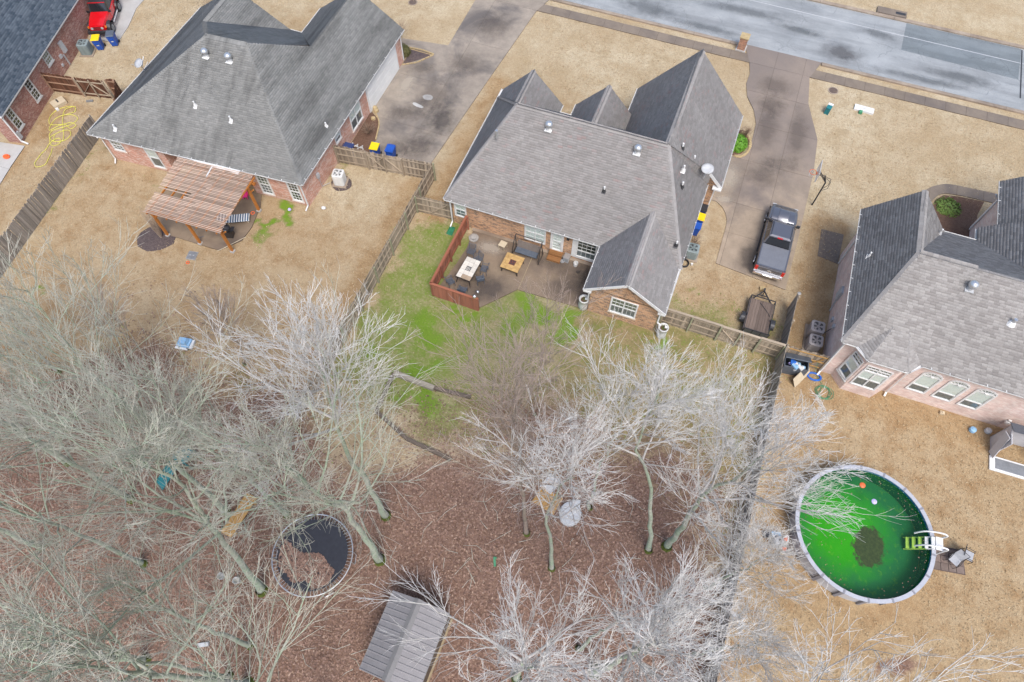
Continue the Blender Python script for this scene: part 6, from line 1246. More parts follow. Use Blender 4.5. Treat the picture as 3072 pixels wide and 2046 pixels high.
for x, y, m_, lb in ((11.12,11.75,m_sand,'tan round jar beside the pool filter'),(11.22,12.0,m_orange,'orange round jar beside the pool filter'),(11.2,12.55,m_orange,'small red-orange cap between filter and pool wall'),(11.55,12.95,m_tan,'pale round skimmer lid hanging at the pool wall')):
    o = MB().lathe([(.1,0),(.13,.05),(.13,.2),(.06,.25)], 12).build('jar', m_); o.location = (x, y, 0 if 'skimmer' not in lb else .0); tag(o, lb, 'jar')
rc = MB().prism(ring(11.65,12.25,.45,.4), -.02,.02).build('rubble', m_mulch); tag(rc, kind='structure')

# ------------------------------------------------------------------ pink house yard
dk = thing('storage_bin', 'open grey storage bin crammed with blue and white toys', 'storage bin', (9.75,23.0,0), R(6))
MB().box(-.72,.72,-.42,-.37,0,.95).box(-.72,-.67,-.42,.4,0,1.0).box(.67,.72,-.42,.4,0,1.0).box(-.72,.72,.36,.4,0,1.05).box(-.7,.7,-.4,.38,.0,.06).build('bin_body', m_slate, dk); MB().add([(-.76,.42,1.05),(.76,.42,1.05),(.76,-.05,1.32),(-.76,-.05,1.32),(-.76,.46,1.08),(.76,.46,1.08),(.76,-.02,1.36),(-.76,-.02,1.36)], [(0,1,2,3),(7,6,5,4),(3,2,6,7),(0,3,7,4),(1,5,6,2),(0,4,5,1)]).build('lid', m_slate, dk)
for i in range(9):
    x, y = rnd.uniform(-.5,.5), rnd.uniform(-.3,.1); m_ = [m_sblue, m_white, m_lav, m_teal, m_sblue, m_white, m_offwhite, m_brbl, m_sblue][i]
    o = MB().obox((0,0,0), (rnd.uniform(.2,.45), rnd.uniform(.12,.3), .16), rnd.uniform(0,3), rnd.uniform(-.4,.4)).lathe([(.08,-.05),(.12,.05),(.05,.12)], 9, (.1,.05,0)).build('pool_toy', m_); o.location = (9.75+x, 22.95+y, .72+.03*i)
    tag(o, ['pale blue toy in the open storage bin, leftmost','white toy lump in the open storage bin','lavender toy in the open storage bin','teal toy in the open storage bin','pale blue toy heaped mid storage bin','white toy heaped high in the storage bin','off-white toy in the open storage bin','bright blue toy in the open storage bin','pale blue toy topmost in the storage bin'][i], 'toy', 'toys in the storage bin')
o = MB().obox((0,0,0), (1.5,.72,.03), 0, R(58)).build('plywood_board', m_tan); o.location = (10.35,22.55,.34); o.rotation_euler = (0,0,R(62)); tag(o, 'cream plywood board leaning by the storage bin', 'board')
hb = thing('blue_net', 'crumpled blue netting at the foot of the pink downspout', 'netting', (11.15,22.95,0)); rg = random.Random(5)
for k in range(4): MB().tube([(math.cos(i*.6+k)*(.35+.1*rg.random()), math.sin(i*.6+k)*(.2+.08*rg.random()), .04+.05*rg.random()) for i in range(20)], .035, 5).build('strand', m_brbl, hb)
hg = thing('garden_hose', 'thin green hose tangled on the lawn by pink house', 'hose', (11.9,22.2,0))
for k in range(4): MB().tube([(math.cos(i*.5+k*1.3)*(.35+.12*rg.random())+.15*math.sin(k*2.), math.sin(i*.5+k*1.3)*(.38+.12*rg.random())-.1, .02+.03*rg.random()) for i in range(18)], .014, 4).build('loop', m_ghose, hg)
MB().tube(arc([(-.1,.3,.02),(-.5,.75,.03),(-.75,1.1,.1),(-.9,1.3,.9),(-.95,1.45,1.6)]), .014, 4).build('lead', m_ghose, hg)
for x, y, lb in ((20.4,22.7,'pale blue bucket on the lawn before pink wall'),(21.25,22.95,'pale blue tub beside the small white shed')):
    o = MB().lathe([(.16,0),(.2,.05),(.18,.22),(.08,.28)], 12).build('tub', m_sblue if x < 21 else m_lgrey); o.location = (x, y, 0); tag(o, lb, 'tub')
o = MB().box(-.12,.12,-.1,.1,0,.15).lathe([(.07,.15),(.05,.22)], 8).build('sprinkler_box', m_tan); o.location = (18.65,23.2,0); tag(o, 'small tan valve box at the foot of arched windows', 'box')
sh = thing('resin_shed', 'white resin shed lying partly in frame beside pink house', 'shed', (22.3,22.1,0), R(2))
MB().box(-.85,1.6,.55,.6,0,2.0).box(-.85,-.8,-.6,.6,0,1.95).box(1.55,1.6,-.6,.6,0,2.0).build('wall', m_pwall, sh); MB().add([(-.95,.7,2.0),(1.7,.7,2.0),(1.7,.0,2.3),(-.95,.0,2.3),(-.95,.7,2.05),(1.7,.7,2.05),(1.7,.0,2.35),(-.95,.0,2.35)], [(0,3,2,1),(4,5,6,7),(0,1,5,4),(2,3,7,6),(0,4,7,3),(1,2,6,5)]).build('roof', m_slate, sh)
MB().box(-.9,1.7,-1.5,-.6,.0,.08).build('threshold', m_white, sh); MB().box(-.6,1.5,-1.35,-.7,.08,.1).build('mat', m_grey, sh); MB().bar((-.85,-.6,.1),(-1.0,-.05,1.9),.05,.5).build('door', m_pwall, sh)
o = MB().box(-.06,.06,-.06,.06,0,.9).lathe([(.12,.9),(.12,1.0)], 4).build('fence_lamp', m_lgrey); o.location = (8.98,7.4,.85); tag(o, 'small square pale cap light on the dark grey fence', 'light')

# ------------------------------------------------------------------ under the trees
tp = thing('trampoline', 'round black trampoline half covered with brown leaves', 'trampoline', (-12.3,2.75,0))
MB().tube([(math.cos(a*math.pi/24)*2.12, math.sin(a*math.pi/24)*2.12, .78) for a in range(48)], .03, 7, closed=True).build('frame_ring', m_galv, tp)
MB().lathe([(1.86,.765),(1.0,.745),(.01,.73)], 48, cap0=False).build('mat', plain('trampoline_mat', (.018,.02,.028), (.028,.03,.04), 5, .6), tp, smooth=True)
spm = MB().tube([(1.85,0,.765),(2.1,0,.775)], .009, 4).mesh('spring', m_galv)
for i in range(72): inst(spm, 'spring', tp, rot=(0,0,i*math.pi/36))
for i in range(6): a = i*math.pi/3+.3; MB().tube([(math.cos(a-.12)*2.12,math.sin(a-.12)*2.12,.76),(math.cos(a-.12)*2.16,math.sin(a-.12)*2.16,.03),(math.cos(a+.12)*2.16,math.sin(a+.12)*2.16,.03),(math.cos(a+.12)*2.12,math.sin(a+.12)*2.12,.76)], .028, 6).build('leg', m_galv, tp)
sd = thing('garden_shed', 'small garden shed with ribbed grey metal roof among bare trees', 'shed', (-5.7,.55,0))
m_shwall = wood('shed_siding', (.17,.13,.095), (.12,.09,.065), 'Z', .1); m_metal = plain('shed_metal', (.25,.24,.245), (.21,.20,.205), 2, .55, 0, vary=.05); m_metal2 = plain('shed_trim', (.20,.195,.195), (.17,.165,.165), 2, .5, 0)
sy0, sy1 = -1.75, 1.9
for i in range(12):
    a = sy0+.05+(sy1-sy0-.1)*i/12; b_ = sy0+.05+(sy1-sy0-.1)*(i+1)/12-.01
    for s in (-1, 1): MB().box(min(s*1.36,s*1.42), max(s*1.36,s*1.42), a, b_, 0, 2.32).build('siding_board', m_shwall, sd)
for j, yy in enumerate((sy0+.04, sy1-.04)): MB().add([(-1.38,yy,0),(1.38,yy,0),(1.38,yy,2.3),(0,yy,3.2),(-1.38,yy,2.3)], [(0,1,2,3,4)]).build('end_wall', m_shwall, sd)
MB().box(-1.5,1.52,sy0-.02,sy1+.02,-.05,.1).build('skid_base', plain('faded_skid', (.34,.27,.17), (.24,.18,.11), 5, .85), sd)
npn = 13
for s in (-1, 1):
    for i in range(npn):
        a = sy0-.05+(sy1-sy0+.1)*i/npn; b_ = sy0-.05+(sy1-sy0+.1)*(i+1)/npn; z = lambda x: 3.3-.6*abs(x)
        mb = MB()
        pr = [(a,.0),(a+.03,.035),(a+.06,.035),(a+.085,.0),(b_,.0)]
        mb.v = [(s*x, yy, z(x)+h) for x in (0.02, 1.52) for yy, h in pr]; mb.f = [(k, k+1, 6+k, 5+k) for k in range(4)]
        mb.build('roof_panel', m_metal, sd)
    MB().bar((s*1.5,sy0-.06,2.39), (s*1.5,sy1+.06,2.39), .05, .04).build('eave_trim', m_metal2, sd)
MB().add([(-.2,sy0-.07,3.225),(0,sy0-.07,3.345),(.2,sy0-.07,3.225),(-.2,sy1+.07,3.225),(0,sy1+.07,3.345),(.2,sy1+.07,3.225)], [(0,1,4,3),(1,2,5,4)]).build('ridge_cap', m_metal2, sd)
bn = thing('plank_bench', 'long low bench of orange-brown planks near the trampoline', 'bench', (-17.2,3.25,0), R(-5))
for i in range(3): MB().box(-.36+i*.24,-.14+i*.24,-1.2,1.2,.38,.43).build('plank', m_plank, bn)
for yy in (-.9,.9): MB().box(-.34,.34,yy-.06,yy+.06,0,.38).build('support', m_plank, bn)
for x, y, r_, lb, m_ in ((-1.78,10.9,.5,'upright pale concrete slab under the trees','a'),(-.2,9.75,.62,'round pale stone disc under the trees','b')):
    if m_ == 'a': o = MB().obox((0,0,.2), (.75,.95,.16), -.4, .35).obox((0,.0,.08), (.5,.6,.16), -.4).build('concrete_slab', m_lgrey)
    else: o = MB().lathe([(.5,0),(.62,.06),(.6,.18),(.5,.2)], 18, sy=1.15).obox((.15,.55,.24), (.45,.5,.12), .2).build('stone_disc', m_lgrey)
    o.location = (x, y, 0); tag(o, lb, 'stone')
wp = thing('wooden_platform', 'low orange-brown plank platform between the two grey stones', 'platform', (-1.62,10.05,0), R(-12))
for i in range(5): MB().box(-.7+i*.28,-.435+i*.28,-.55,.5,.1,.14).build('plank', m_plank, wp)
for yy in (-.4,.35): MB().box(-.7,.69,yy-.05,yy+.05,0,.1).build('support', m_plank, wp)
ty = thing('toy_car', 'pale blue ride-on toy car on the left lawn', 'toy', (-26.1,11.4,0), R(10)); MB().box(-.4,.4,-.3,.3,.1,.35).build('body', m_sblue, ty); MB().add([(-.2,-.25,.35),(.3,-.25,.35),(.3,.25,.35),(-.2,.25,.35),(-.1,-.2,.6),(.22,-.2,.6),(.22,.2,.6),(-.1,.2,.6)], [(4,5,6,7),(0,1,5,4),(1,2,6,5),(2,3,7,6),(3,0,4,7)]).build('cabin', m_sblue, ty); MB().box(.4,.55,-.3,.3,.08,.22).box(-.5,.3,-.42,-.3,.08,.2).build('bumper', m_white, ty)
for sx in (-1, 1):
    for sy in (-1, 1): MB().tube([(sx*.27,sy*.28,.11),(sx*.27,sy*.34,.11)], .11, 12).build('wheel', m_dark, ty)
sl = thing('play_slide', 'teal plastic slide and play tower under the left trees', 'slide', (-21.5,4.9,0), R(-25))
MB().add([(-.3,-.2,1.3),(.3,-.2,1.3),(.3,-2.0,.12),(-.3,-2.0,.12),(-.36,-.2,1.46),(.36,-.2,1.46),(.36,-2.0,.28),(-.36,-2.0,.28)], [(0,1,2,3),(0,3,7,4),(1,5,6,2)]).build('chute', m_teal, sl); MB().box(-.4,.4,-.2,.6,1.2,1.3).lathe([(.35,1.3),(.42,1.5),(.1,1.7)], 12, (0,.2,0)).build('tower_top', m_teal, sl)
for sx in (-1, 1):
    for sy in (-.15,.55): MB().box(sx*.35-.04,sx*.35+.04,sy-.04,sy+.04,0,1.2).build('post', m_teal, sl)
for x, y, m_, lb in ((-16.5,.1,m_lgrey,'grey bucket in the leaves at left of two'),(-15.6,.2,m_offwhite,'pale bucket in the leaves at right of two')):
    o = MB().lathe([(.14,0),(.18,.34),(.16,.34),(.13,.04)], 14).build('bucket', m_); o.location = (x, y, 0); tag(o, lb, 'bucket')
o = MB().obox((0,0,.08), (.55,.2,.16), .5).cyl(.2,.1,.0,.2,.06,8).build('grey_block', m_lgrey); o.location = (-15.6,-3.1,0); tag(o, 'small grey block in the leaves among left trees', 'block')
o = MB().obox((0,0,.04), (.5,.12,.08), 2.0).cyl(.0,.2,.0,.1,.05,8).build('toy_shovel', m_ghose); o.location = (-3.2,5.9,0); tag(o, 'mint green toy shovel on bare leaf-strewn ground', 'toy')
# ------------------------------------------------------------------ bare trees
def bark(name, top, low, moss, green_amt):
    t = NT(name); co = t.new('ShaderNodeNewGeometry').outputs['Position']
    col = t.mix(t.ramp(t.noise(co, 2.2, 5, .65), .32, .68), top, low)
    col = t.mix(t.math('MULTIPLY', t.ramp(t.noise(co, 1.1, 4, .6), .38, .62), green_amt), col, moss)
    col = t.mix(t.ramp(t.noise(co, 7, 4), .52, .7, 0, .65), col, tuple(c*.45 for c in low))
    t.bump(t.noise(co, 14, 4), .5, .02)
    return t.done(col, .92, 0, .15)
m_bwhite = bark('pale_bark', (.66,.63,.62), (.47,.44,.43), (.42,.46,.36), .3)
m_bgreen = bark('lichen_bark', (.47,.48,.41), (.31,.32,.26), (.34,.44,.31), .8)
m_bbrown = bark('brown_bark', (.38,.31,.26), (.25,.20,.165), (.30,.31,.22), .3)
m_bgrey = bark('grey_bark', (.52,.50,.47), (.35,.33,.30), (.36,.40,.31), .5)
m_tbeige = bark('beige_twig', (.585,.565,.49), (.43,.41,.345), (.46,.49,.39), .45); m_twhite = bark('white_twig', (.80,.785,.765), (.60,.58,.56), (.55,.57,.5), .2); m_tbrown = bark('russet_twig', (.48,.39,.335), (.35,.27,.23), (.36,.3,.24), .2)
TWIG = {'pale_bark': m_twhite, 'lichen_bark': m_tbeige, 'brown_bark': m_tbrown, 'grey_bark': m_tbeige}
m_moss = plain('base_moss', (.11,.14,.02), (.07,.09,.015), 6, .95, bump=.6)
def nrm(v): return v/np.maximum(np.linalg.norm(v, axis=-1, keepdims=True), 1e-9)
def grow(rg, start, dirs, lens, M, wig, up):
    N = len(start); P = np.zeros((N, M+1, 3)); P[:,0] = start; d = dirs.copy()
    for k in range(M):
        d = nrm(d+rg.normal(size=(N,3))*wig+np.array([0,0,up])); P[:,k+1] = P[:,k]+d*(lens/M)[:,None]
    return P
def rings(P, rad, n):
    N, K, _ = P.shape; T = np.zeros_like(P); T[:,1:-1] = P[:,2:]-P[:,:-2]; T[:,0] = P[:,1]-P[:,0]; T[:,-1] = P[:,-1]-P[:,-2]; T = nrm(T)
    ref = np.where(np.abs(T[:,:1,2:3]) > .9, np.array([1.,0,0]), np.array([0,0,1.])); A = nrm(np.cross(T, ref)); B = np.cross(T, A)
    an = np.arange(n)*2*np.pi/n; V = P[:,:,None]+(A[:,:,None]*np.cos(an)[None,None,:,None]+B[:,:,None]*np.sin(an)[None,None,:,None])*rad[:,:,None,None]
    b = (np.arange(N)[:,None,None]*K+np.arange(K-1)[None,:,None])*n; k = np.arange(n)[None,None,:]; k2 = (k+1) % n
    F = np.stack([b+k, b+k2, b+n+k2, b+n+k], -1).reshape(-1)
    return V.reshape(-1,3), F
def spawn(rg, P, per, t0, t1, ang, ajit, lf, up):
    """children along each parent polyline"""
    N, K, _ = P.shape; n = N*per; pi = np.repeat(np.arange(N), per)
    t = t0+(t1-t0)*((np.tile(np.arange(per), N)+rg.random(n))/per); f = t*(K-1); i = np.minimum(f.astype(int), K-2); fr = (f-i)[:,None]
    s = P[pi,i]*(1-fr)+P[pi,i+1]*fr; tan = nrm(P[pi,i+1]-P[pi,i])
    r = nrm(np.cross(tan, rg.normal(size=(n,3)))); a = np.radians(ang+ajit*rg.normal(size=n))[:,None]
    d = nrm(tan*np.cos(a)+r*np.sin(a)+np.array([0,0,up])); L = np.linalg.norm(P[:,-1]-P[:,0], axis=1)[pi]*lf*(1.12-.62*t)*rg.uniform(.65,1.25,n)
    return s, d, L, t, pi
def tree(label, base, path, h, crown0, Rc, mat, seed, r0=.2, n1=13, n2=8, n3=7, n4=5, droop=.0, moss=True, spread=42, group='bare winter trees', twig=.0058):
    rg = np.random.default_rng(seed); t = thing('bare_tree', label, 'tree', (base[0], base[1], 0), 0, group)
    pts = [(0,0,-.15)]+[p for p in path if p[2] < h*.8]; last = pts[-1]; pts.append((last[0]+rg.uniform(-.4,.4), last[1]+rg.uniform(-.4,.4), h*.86))
    zs = np.linspace(-.15, h*.86, 15); px = np.interp(zs, [p[2] for p in pts], [p[0] for p in pts])+rg.normal(size=15)*.05; py = np.interp(zs, [p[2] for p in pts], [p[1] for p in pts])+rg.normal(size=15)*.05
    px[0] = py[0] = 0; TP = np.stack([px, py, zs], 1)[None]; tt = (zs+.15)/(h*.86+.15)
    r0 *= .8; tr_ = (r0*(1-.86*tt**1.0)+.35*r0*np.exp(-np.maximum(zs,0)*1.6))[None]
    v, f = rings(TP, tr_, 9); inst(np_mesh('trunk', v, 4, f, m_bgreen if mat is m_bwhite else mat, smooth=True), 'trunk', t)
    VS, FS, off = [], [], 0
    def put(P, rad, n):
        nonlocal off
        v, f = rings(P, rad, n); VS.append(v); FS.append(f+off); off += len(v)
    c0 = crown0/(h*.86)
    n1 = int(n1*.95); n3 -= 1; n4 = max(2, n4-1); k = np.arange(n1); tpar = c0+(.985-c0)*((k+rg.random(n1)*.8)/n1); fz = tpar*14; i = np.minimum(fz.astype(int), 13); fr = (fz-i)[:,None]; s = TP[0,i]*(1-fr)+TP[0,i+1]*fr
    az = k*2.399+rg.uniform(0, 6.28)+rg.normal(size=n1)*.35; rel = (tpar-c0)/(1-c0); el = np.radians(spread*(1-.72*rel)+rg.normal(size=n1)*7)
    d = np.stack([np.cos(az)*np.sin(el), np.sin(az)*np.sin(el), np.cos(el)], 1); L = Rc*(1.75-.78*rel)*rg.uniform(.7,1.2,n1)
    P1 = grow(rg, s, d, L, 8, .085, .045-droop); w1 = np.linspace(1, .22, 9)[None]; rb1 = (r0*.30*(1-.45*rel)*np.clip(L/Rc/1.4, .6, 1.2))[:,None]; put(P1, rb1*w1, 6)
    s, d, L2, t2, pi = spawn(rg, P1, n2-1, .14, .99, 33, 8, .62, .05); P2 = grow(rg, s, d, L2, 5, .07, .05-droop); rb2 = np.maximum(rb1[pi,0]*(1-.75*t2)*.55, .015)[:,None]; put(P2, rb2*np.linspace(1,.35,6)[None], 4)
    inst(np_mesh('limbs', np.concatenate(VS), 4, np.concatenate(FS), mat, smooth=True), 'limbs', t); VS, FS, off = [], [], 0
    s, d, L3, t3, pi = spawn(rg, P2, n3, .10, 1.0, 29, 8, .62, .04); P3 = grow(rg, s, d, np.maximum(L3,.35), 3, .07, .05-droop); rb3 = np.maximum(rb2[pi,0]*(1-.7*t3)*.5, twig*1.5)[:,None]; put(P3, rb3*np.linspace(1,.6,4)[None], 3)
    if n4:
        s, d, L4, t4, pi = spawn(rg, P3, n4, .10, 1.0, 27, 8, .60, .04); P4 = grow(rg, s, d, np.maximum(L4,.22), 2, .08, .05-droop); put(P4, np.full((len(P4),3), twig)*np.array([1.0,.85,.55])[None], 3)
    inst(np_mesh('crown', np.concatenate(VS), 4, np.concatenate(FS), TWIG[mat.name], smooth=True), 'crown', t)
    if moss:
        rm = r0*1.5; MB().lathe([(rm*1.25,-.05),(rm*1.08,.08),(rm*.98,.22),(rm*.90,.34)], 9, cap0=False, cap1=False).build('moss_collar', m_moss, t)
    return t
TREES = [
 ('tall pale tree whose white crown hides the two-tone fence', (-9.73,6.08), [(.12,.17,11.7),(.35,.5,15.4)], 21.5, 13.0, 3.0, m_bwhite, 1, .22, 15, 8, 7, 5, .0, True, 36),
 ('lichen-green tree rooted at the trampoline edge with mossy foot', (-9.02,3.83), [(.15,.3,9.8),(.05,.05,13.2)], 19.5, 9.5, 4.3, m_bgreen, 2, .25, 17, 8, 7, 5),
 ('leaning green-barked tree left of the plank bench', (-14.18,.22), [(.1,1.0,6.2),(.2,1.5,10.2),(.4,2.2,13.4)], 19.5, 8.0, 4.6, m_bgreen, 3, .24, 17, 8, 7, 6),
 ('green-barked tree behind the trampoline toward left lawn', (-14.88,4.21), [(.07,.2,9.2)], 16.5, 7.5, 3.6, m_bgreen, 4, .17, 13, 8, 7, 4),
 ('forked green-barked tree at the bottom edge, second from left', (-12.6,-3.9), [(0,.1,9.0)], 18.5, 8.5, 4.6, m_bgreen, 5, .26, 13, 8, 7, 5),
 ('green-barked tree in the bottom left corner, stout limbs', (-18.0,-4.8), [(0,.1,9.0)], 17.5, 7.5, 4.6, m_bgreen, 6, .24, 12, 8, 6, 4),
 ('slim green-barked tree behind the bottom left corner tree', (-13.6,-3.9), [(0,.3,9.0)], 17.0, 8.5, 3.6, m_bgreen, 7, .17, 12, 8, 6, 4),
 ('slim green tree below the trampoline', (-13.4,-2.3), [(-.1,.4,8.0),(-.2,.7,11)], 16.0, 7.5, 2.6, m_bgreen, 8, .16, 12, 8, 6, 4),
 ('pale spreading tree between trampoline and shed, cut by bottom edge', (-8.4,-3.6), [(0,.2,9.0)], 18.5, 9.5, 3.7, m_bgreen, 9, .22, 14, 8, 7, 5),
 ('crooked pale tree standing between the two grey stones', (-.22,6.66), [(-.3,0,5),(-.76,-.12,10.9),(-.5,0,15)], 20.5, 10.6, 3.3, m_bwhite, 10, .15, 12, 7, 7, 5, .0, True, 31),
 ('straight brown tree behind the pale concrete slab', (-2.1,7.92), [(-.27,-.08,6.9),(-.46,-.17,14)], 22.0, 8.5, 3.6, m_bbrown, 11, .15, 17, 8, 7, 4, .0, True, 33),
 ('curving green-trunked tree right of the grey stones', (4.38,9.39), [(-.85,.3,5.1),(-1.8,.46,9.6),(-2.9,.42,12.8)], 20.5, 11.0, 3.0, m_bwhite, 12, .17, 13, 8, 7, 5, .0, True, 29),
 ('broad pale tree reaching over the green pool', (5.26,9.91), [(-.18,.1,5.5),(-.42,.2,9.5),(.1,.1,13)], 18.0, 6.8, 3.8, m_bwhite, 13, .22, 18, 8, 7, 6, .0, True, 38),
 ('slight brown tree near the brick wing lawn', (.74,10.45), [(-.35,.02,6.4)], 18.5, 7.5, 3.2, m_bwhite, 14, .11, 11, 7, 6, 4, .0, True, 30),
 ('dense white tree with mossy leaning foot at bottom right', (3.43,2.7), [(-.1,.13,11.9),(-.24,.27,17)], 19.5, 11.0, 2.9, m_bwhite, 15, .27, 18, 8, 7, 5),
 ('thin green tree beside the dense white bottom tree', (2.32,3.43), [(-.22,.12,14.9)], 18.0, 13.5, 1.9, m_bwhite, 16, .13, 10, 6, 6, 3),
 ('small-crowned white tree at bottom centre right of the shed', (-.15,1.05), [(.1,.2,12)], 20.0, 12.0, 2.8, m_bwhite, 17, .2, 14, 8, 7, 5),
 ('white branched tree at the bottom edge below the pool', (8.7,2.6), [(.1,.1,10)], 17.5, 9.5, 3.6, m_bwhite, 18, .18, 11, 6, 6, 4, .0, True, 42, 'bare winter trees', .009),
 ('white branched tree in the bottom right lawn corner', (13.2,3.0), [(.1,.3,9)], 16.5, 8.0, 3.2, m_bwhite, 19, .16, 9, 6, 6, 4, .0, True, 42, 'bare winter trees', .010),
 ('wide lichen-green tree filling the left edge', (-23.5,1.9), [(0,.3,8)], 19.5, 5.5, 5.2, m_bgreen, 20, .18, 18, 8, 7, 6),
 ('lichen-green tree above the teal slide', (-18.2,3.2), [(-.1,.6,8),(0,1.2,12)], 19.5, 6.5, 4.6, m_bgreen, 21, .2, 18, 8, 7, 6),
 ('small fuzzy brown tree on left lawn near the two-tone fence', (-21.9,11.45), [(.25,.4,2)], 7.5, 1.8, 1.9, m_bbrown, 22, .07, 11, 8, 6, 4),
 ('reddish-brown fine-twigged tree in front of the patio', (-4.0,14.6), [(0,.1,4)], 12.5, 3.2, 2.9, m_bbrown, 23, .07, 13, 7, 6, 4, .0, True, 32, 'bare winter trees', .0048),
 ('small fuzzy brown tree behind the pale blue toy car', (-27.2,9.6), [(0,.1,2)], 7.0, 1.8, 1.8, m_bbrown, 24, .06, 10, 7, 6, 4),
 ('small fuzzy brown tree at far left woods edge', (-32.3,7.0), [(0,.2,3)], 9.5, 2.4, 2.8, m_bgrey, 25, .09, 12, 8, 6, 4),
 ('bushy grey tree by the dark grey fence near the pool filter', (7.7,8.6), [(.1,0,4)], 11.5, 3.0, 2.6, m_bwhite, 26, .10, 15, 8, 7, 5),
 ('bushy grey tree by the dark grey fence toward the bottom', (7.9,5.2), [(.0,0,4)], 12.5, 3.5, 2.6, m_bwhite, 27, .10, 15, 8, 7, 5),
 ('thin pole-like tree beside the plank bench', (-17.75,2.44), [(.4,1.4,3),(.65,2.3,4.8)], 13.0, 6.0, 2.2, m_bgreen, 28, .09, 10, 7, 5, 3),
 ('grey tree at far left edge behind the wide green one', (-28.2,2.4), [(0,.3,8)], 17.0, 4.5, 4.6, m_bgreen, 29, .16, 16, 8, 7, 6),
 ('beige-twigged tree deep in the left woods below the slide', (-20.8,-.8), [(0,.3,8)], 18.0, 6.0, 4.4, m_bgreen, 31, .16, 16, 8, 7, 5),
 ('beige-twigged tree in the left woods at the very edge', (-26.5,-2.0), [(0,.3,8)], 17.0, 5.5, 4.4, m_bgreen, 32, .16, 15, 8, 7, 5),
 ('rounded beige tree farthest up the left edge', (-31.8,3.2), [(0,.3,6)], 14.5, 4.0, 4.0, m_bgrey, 33, .13, 15, 8, 7, 5),
#('slim brown tree between garden border and grey stones', (-6.2,9.6), [(0,.1,5)], 13.0, 5.0, 2.8, m_bbrown, 30, .1, 12, 8, 6, 4),
]
for T in TREES: tree(*T)

# ------------------------------------------------------------------ fallen leaves and dry grass, nobody could count them
def leaf_mat():
    t = NT('fallen_leaf'); a = t.attr('tint'); col = t.mix(a, (.145,.088,.068), (.31,.20,.155)); col = t.mix(t.ramp(a, .9, .97), col, (.38,.27,.205)); return t.done(col, .85, 0, .2)
m_leaf = leaf_mat()
def scatter(name, X, Y, Z, s, mat, label, cat, seed, tiltz=.5, asp=.6, parent=None, kind='stuff', tint=None):
    rg = np.random.default_rng(seed); n = len(X); a = rg.uniform(0, 6.28, n); u = np.stack([np.cos(a), np.sin(a), rg.normal(size=n)*tiltz], 1); u = nrm(u); w = np.stack([-np.sin(a), np.cos(a), rg.normal(size=n)*tiltz], 1); w = nrm(w)
    c = np.stack([X, Y, Z], 1); sz = (s*rg.uniform(.6, 1.3, n))[:,None]; V = np.stack([c-u*sz, c+w*sz*asp, c+u*sz, c-w*sz*asp], 1).reshape(-1,3)
    o = inst(np_mesh(name, V, 4, np.arange(n*4), mat, rg.random(n) if tint is None else tint), name, parent); tag(o, label, cat, kind=kind); return o
rg = np.random.default_rng(77); N = 150000
X = rg.uniform(-34, 9, N); Y = rg.uniform(-8, 15, N); g_, l_, w_, d_ = zones(X, Y); k = (rg.random(N) < l_**1.5*.62+.02*(X > -32)); X, Y = X[k], Y[k]
k = ~((np.abs(X+5.7) < 1.6) & (np.abs(Y-.6) < 1.9)); X, Y = X[k], Y[k]
scatter('leaf_litter', X, Y, .012+.03*rg.random(len(X)), .07, m_leaf, 'reddish-brown fallen leaves covering the ground under the bare trees', 'leaves', 1, .35)
n = 6500
fx = rg.uniform(-3.3, 3.3, 420); fy = rg.uniform(-3.3, 3.3, 420); kk = (np.hypot(fx, fy) < 3.35) & ((fx < -.8) | (np.hypot(fx, fy) > 2.9))
scatter('floating_leaves', fx[kk]+14.72, fy[kk]+14.04, np.full(kk.sum(), 1.086), .04, m_leaf, 'specks of fallen leaf drifting on the green pool water', 'leaves', 8, .02)
sticks = MB(); r2 = random.Random(41)
for i in range(420):
    x, y = r2.uniform(-30, 8), r2.uniform(-6, 13); a = r2.uniform(0, 6.28); L = r2.uniform(.3, 1.5); k2 = r2.uniform(-.4, .4)
    if abs(x+5.7) < 1.9 and abs(y-.6) < 2.3 or math.hypot(x+12.3, y-2.75) < 2.4: continue
    sticks.tube([(x, y, .03), (x+math.cos(a)*L*.5, y+math.sin(a)*L*.5, .045), (x+math.cos(a+k2)*L, y+math.sin(a+k2)*L, .03)], [.014, .010, .005], 4, caps=False)
tag(sticks.build('fallen_twigs', m_tbeige), 'fallen twigs scattered over the leaf litter under the trees', 'twigs', kind='stuff')
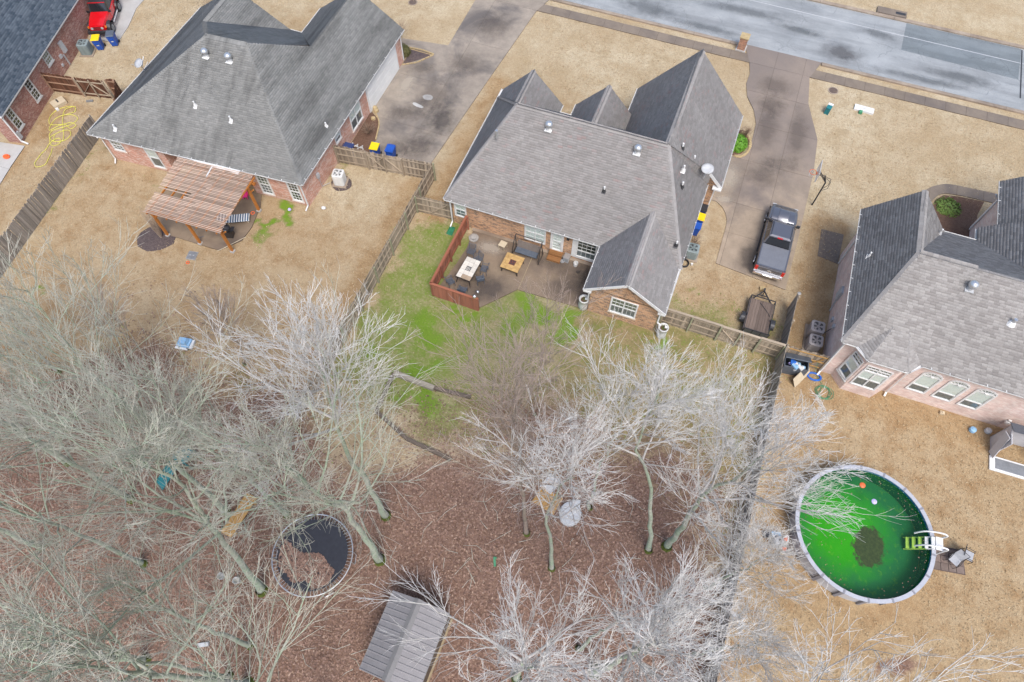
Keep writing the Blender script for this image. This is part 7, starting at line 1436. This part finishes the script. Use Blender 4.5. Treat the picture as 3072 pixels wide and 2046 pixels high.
X = rg.uniform(-2, 2, n); Y = rg.uniform(-2, 2, n); k = (np.hypot(X, Y) < 1.75) & (Y < .02+.14*np.sin(X*3.2+.6)-.25*np.clip(X-.7, 0, 2)) & (Y > -1.45+.12*np.sin(X*5)) & (X < 1.45); X, Y = X[k]-12.3, Y[k]+2.75
scatter('leaf_pile', X, Y, .765+.035*rg.random(len(X)), .08, m_leaf, 'orange-brown leaves heaped on one half of the trampoline', 'leaves', 2, .3)
def blade_mat():
    t = NT('dry_blade'); a = t.attr('tint'); col = t.mix(a, (.27,.18,.09), (.50,.41,.27)); return t.done(col, .9, 0, .15)
m_blade = blade_mat()
N = 150000; X = rg.uniform(-50, 26, N); Y = rg.uniform(6, 50, N); dist = np.hypot(X, Y); k = rg.random(N) < np.clip(26/dist, .2, 1)
X, Y = X[k], Y[k]; g_, l_, w_, d_ = zones(X, Y)
inside = np.zeros(len(X), bool)
for x0, x1, y0, y1 in ((-14.3,1.3,22.4,36),(-5,2.3,33,40),(-13,-3.2,20.1,26.2),(-39.6,-24,22.5,39.8),(-34,-26.9,18.2,24),(11.2,30,23.3,36),(2,8.7,28.6,51),(-24.2,-15.4,29,51),(-55,-47.2,20,45),(11,18.4,10.4,17.7)): inside |= (X > x0) & (X < x1) & (Y > y0) & (Y < y1)
inside |= (Y > 49) | (X < -46) & (Y < 22) | ((X > 18.2) & (X < 20.7) & (np.abs(Y-14.6) < .9))
k = ~inside & (l_ < .5); X, Y, g_ = X[k], Y[k], g_[k]
gk = rg.random(len(X)) < g_*1.2
scatter('dry_grass', X[~gk], Y[~gk], .02+.02*rg.random((~gk).sum()), .055, m_blade, 'short dormant straw-coloured grass of the lawns', 'grass', 3, .7, .35)
t_ = NT('green_blade'); a_ = t_.attr('tint'); m_gblade = t_.done(t_.mix(a_, (.09,.18,.015), (.20,.36,.03)), .8, 0, .2)
scatter('green_grass', X[gk], Y[gk], .02+.02*rg.random(gk.sum()), .05, m_gblade, 'fresh green grass patches in the back lawns', 'grass', 4, .7, .35)
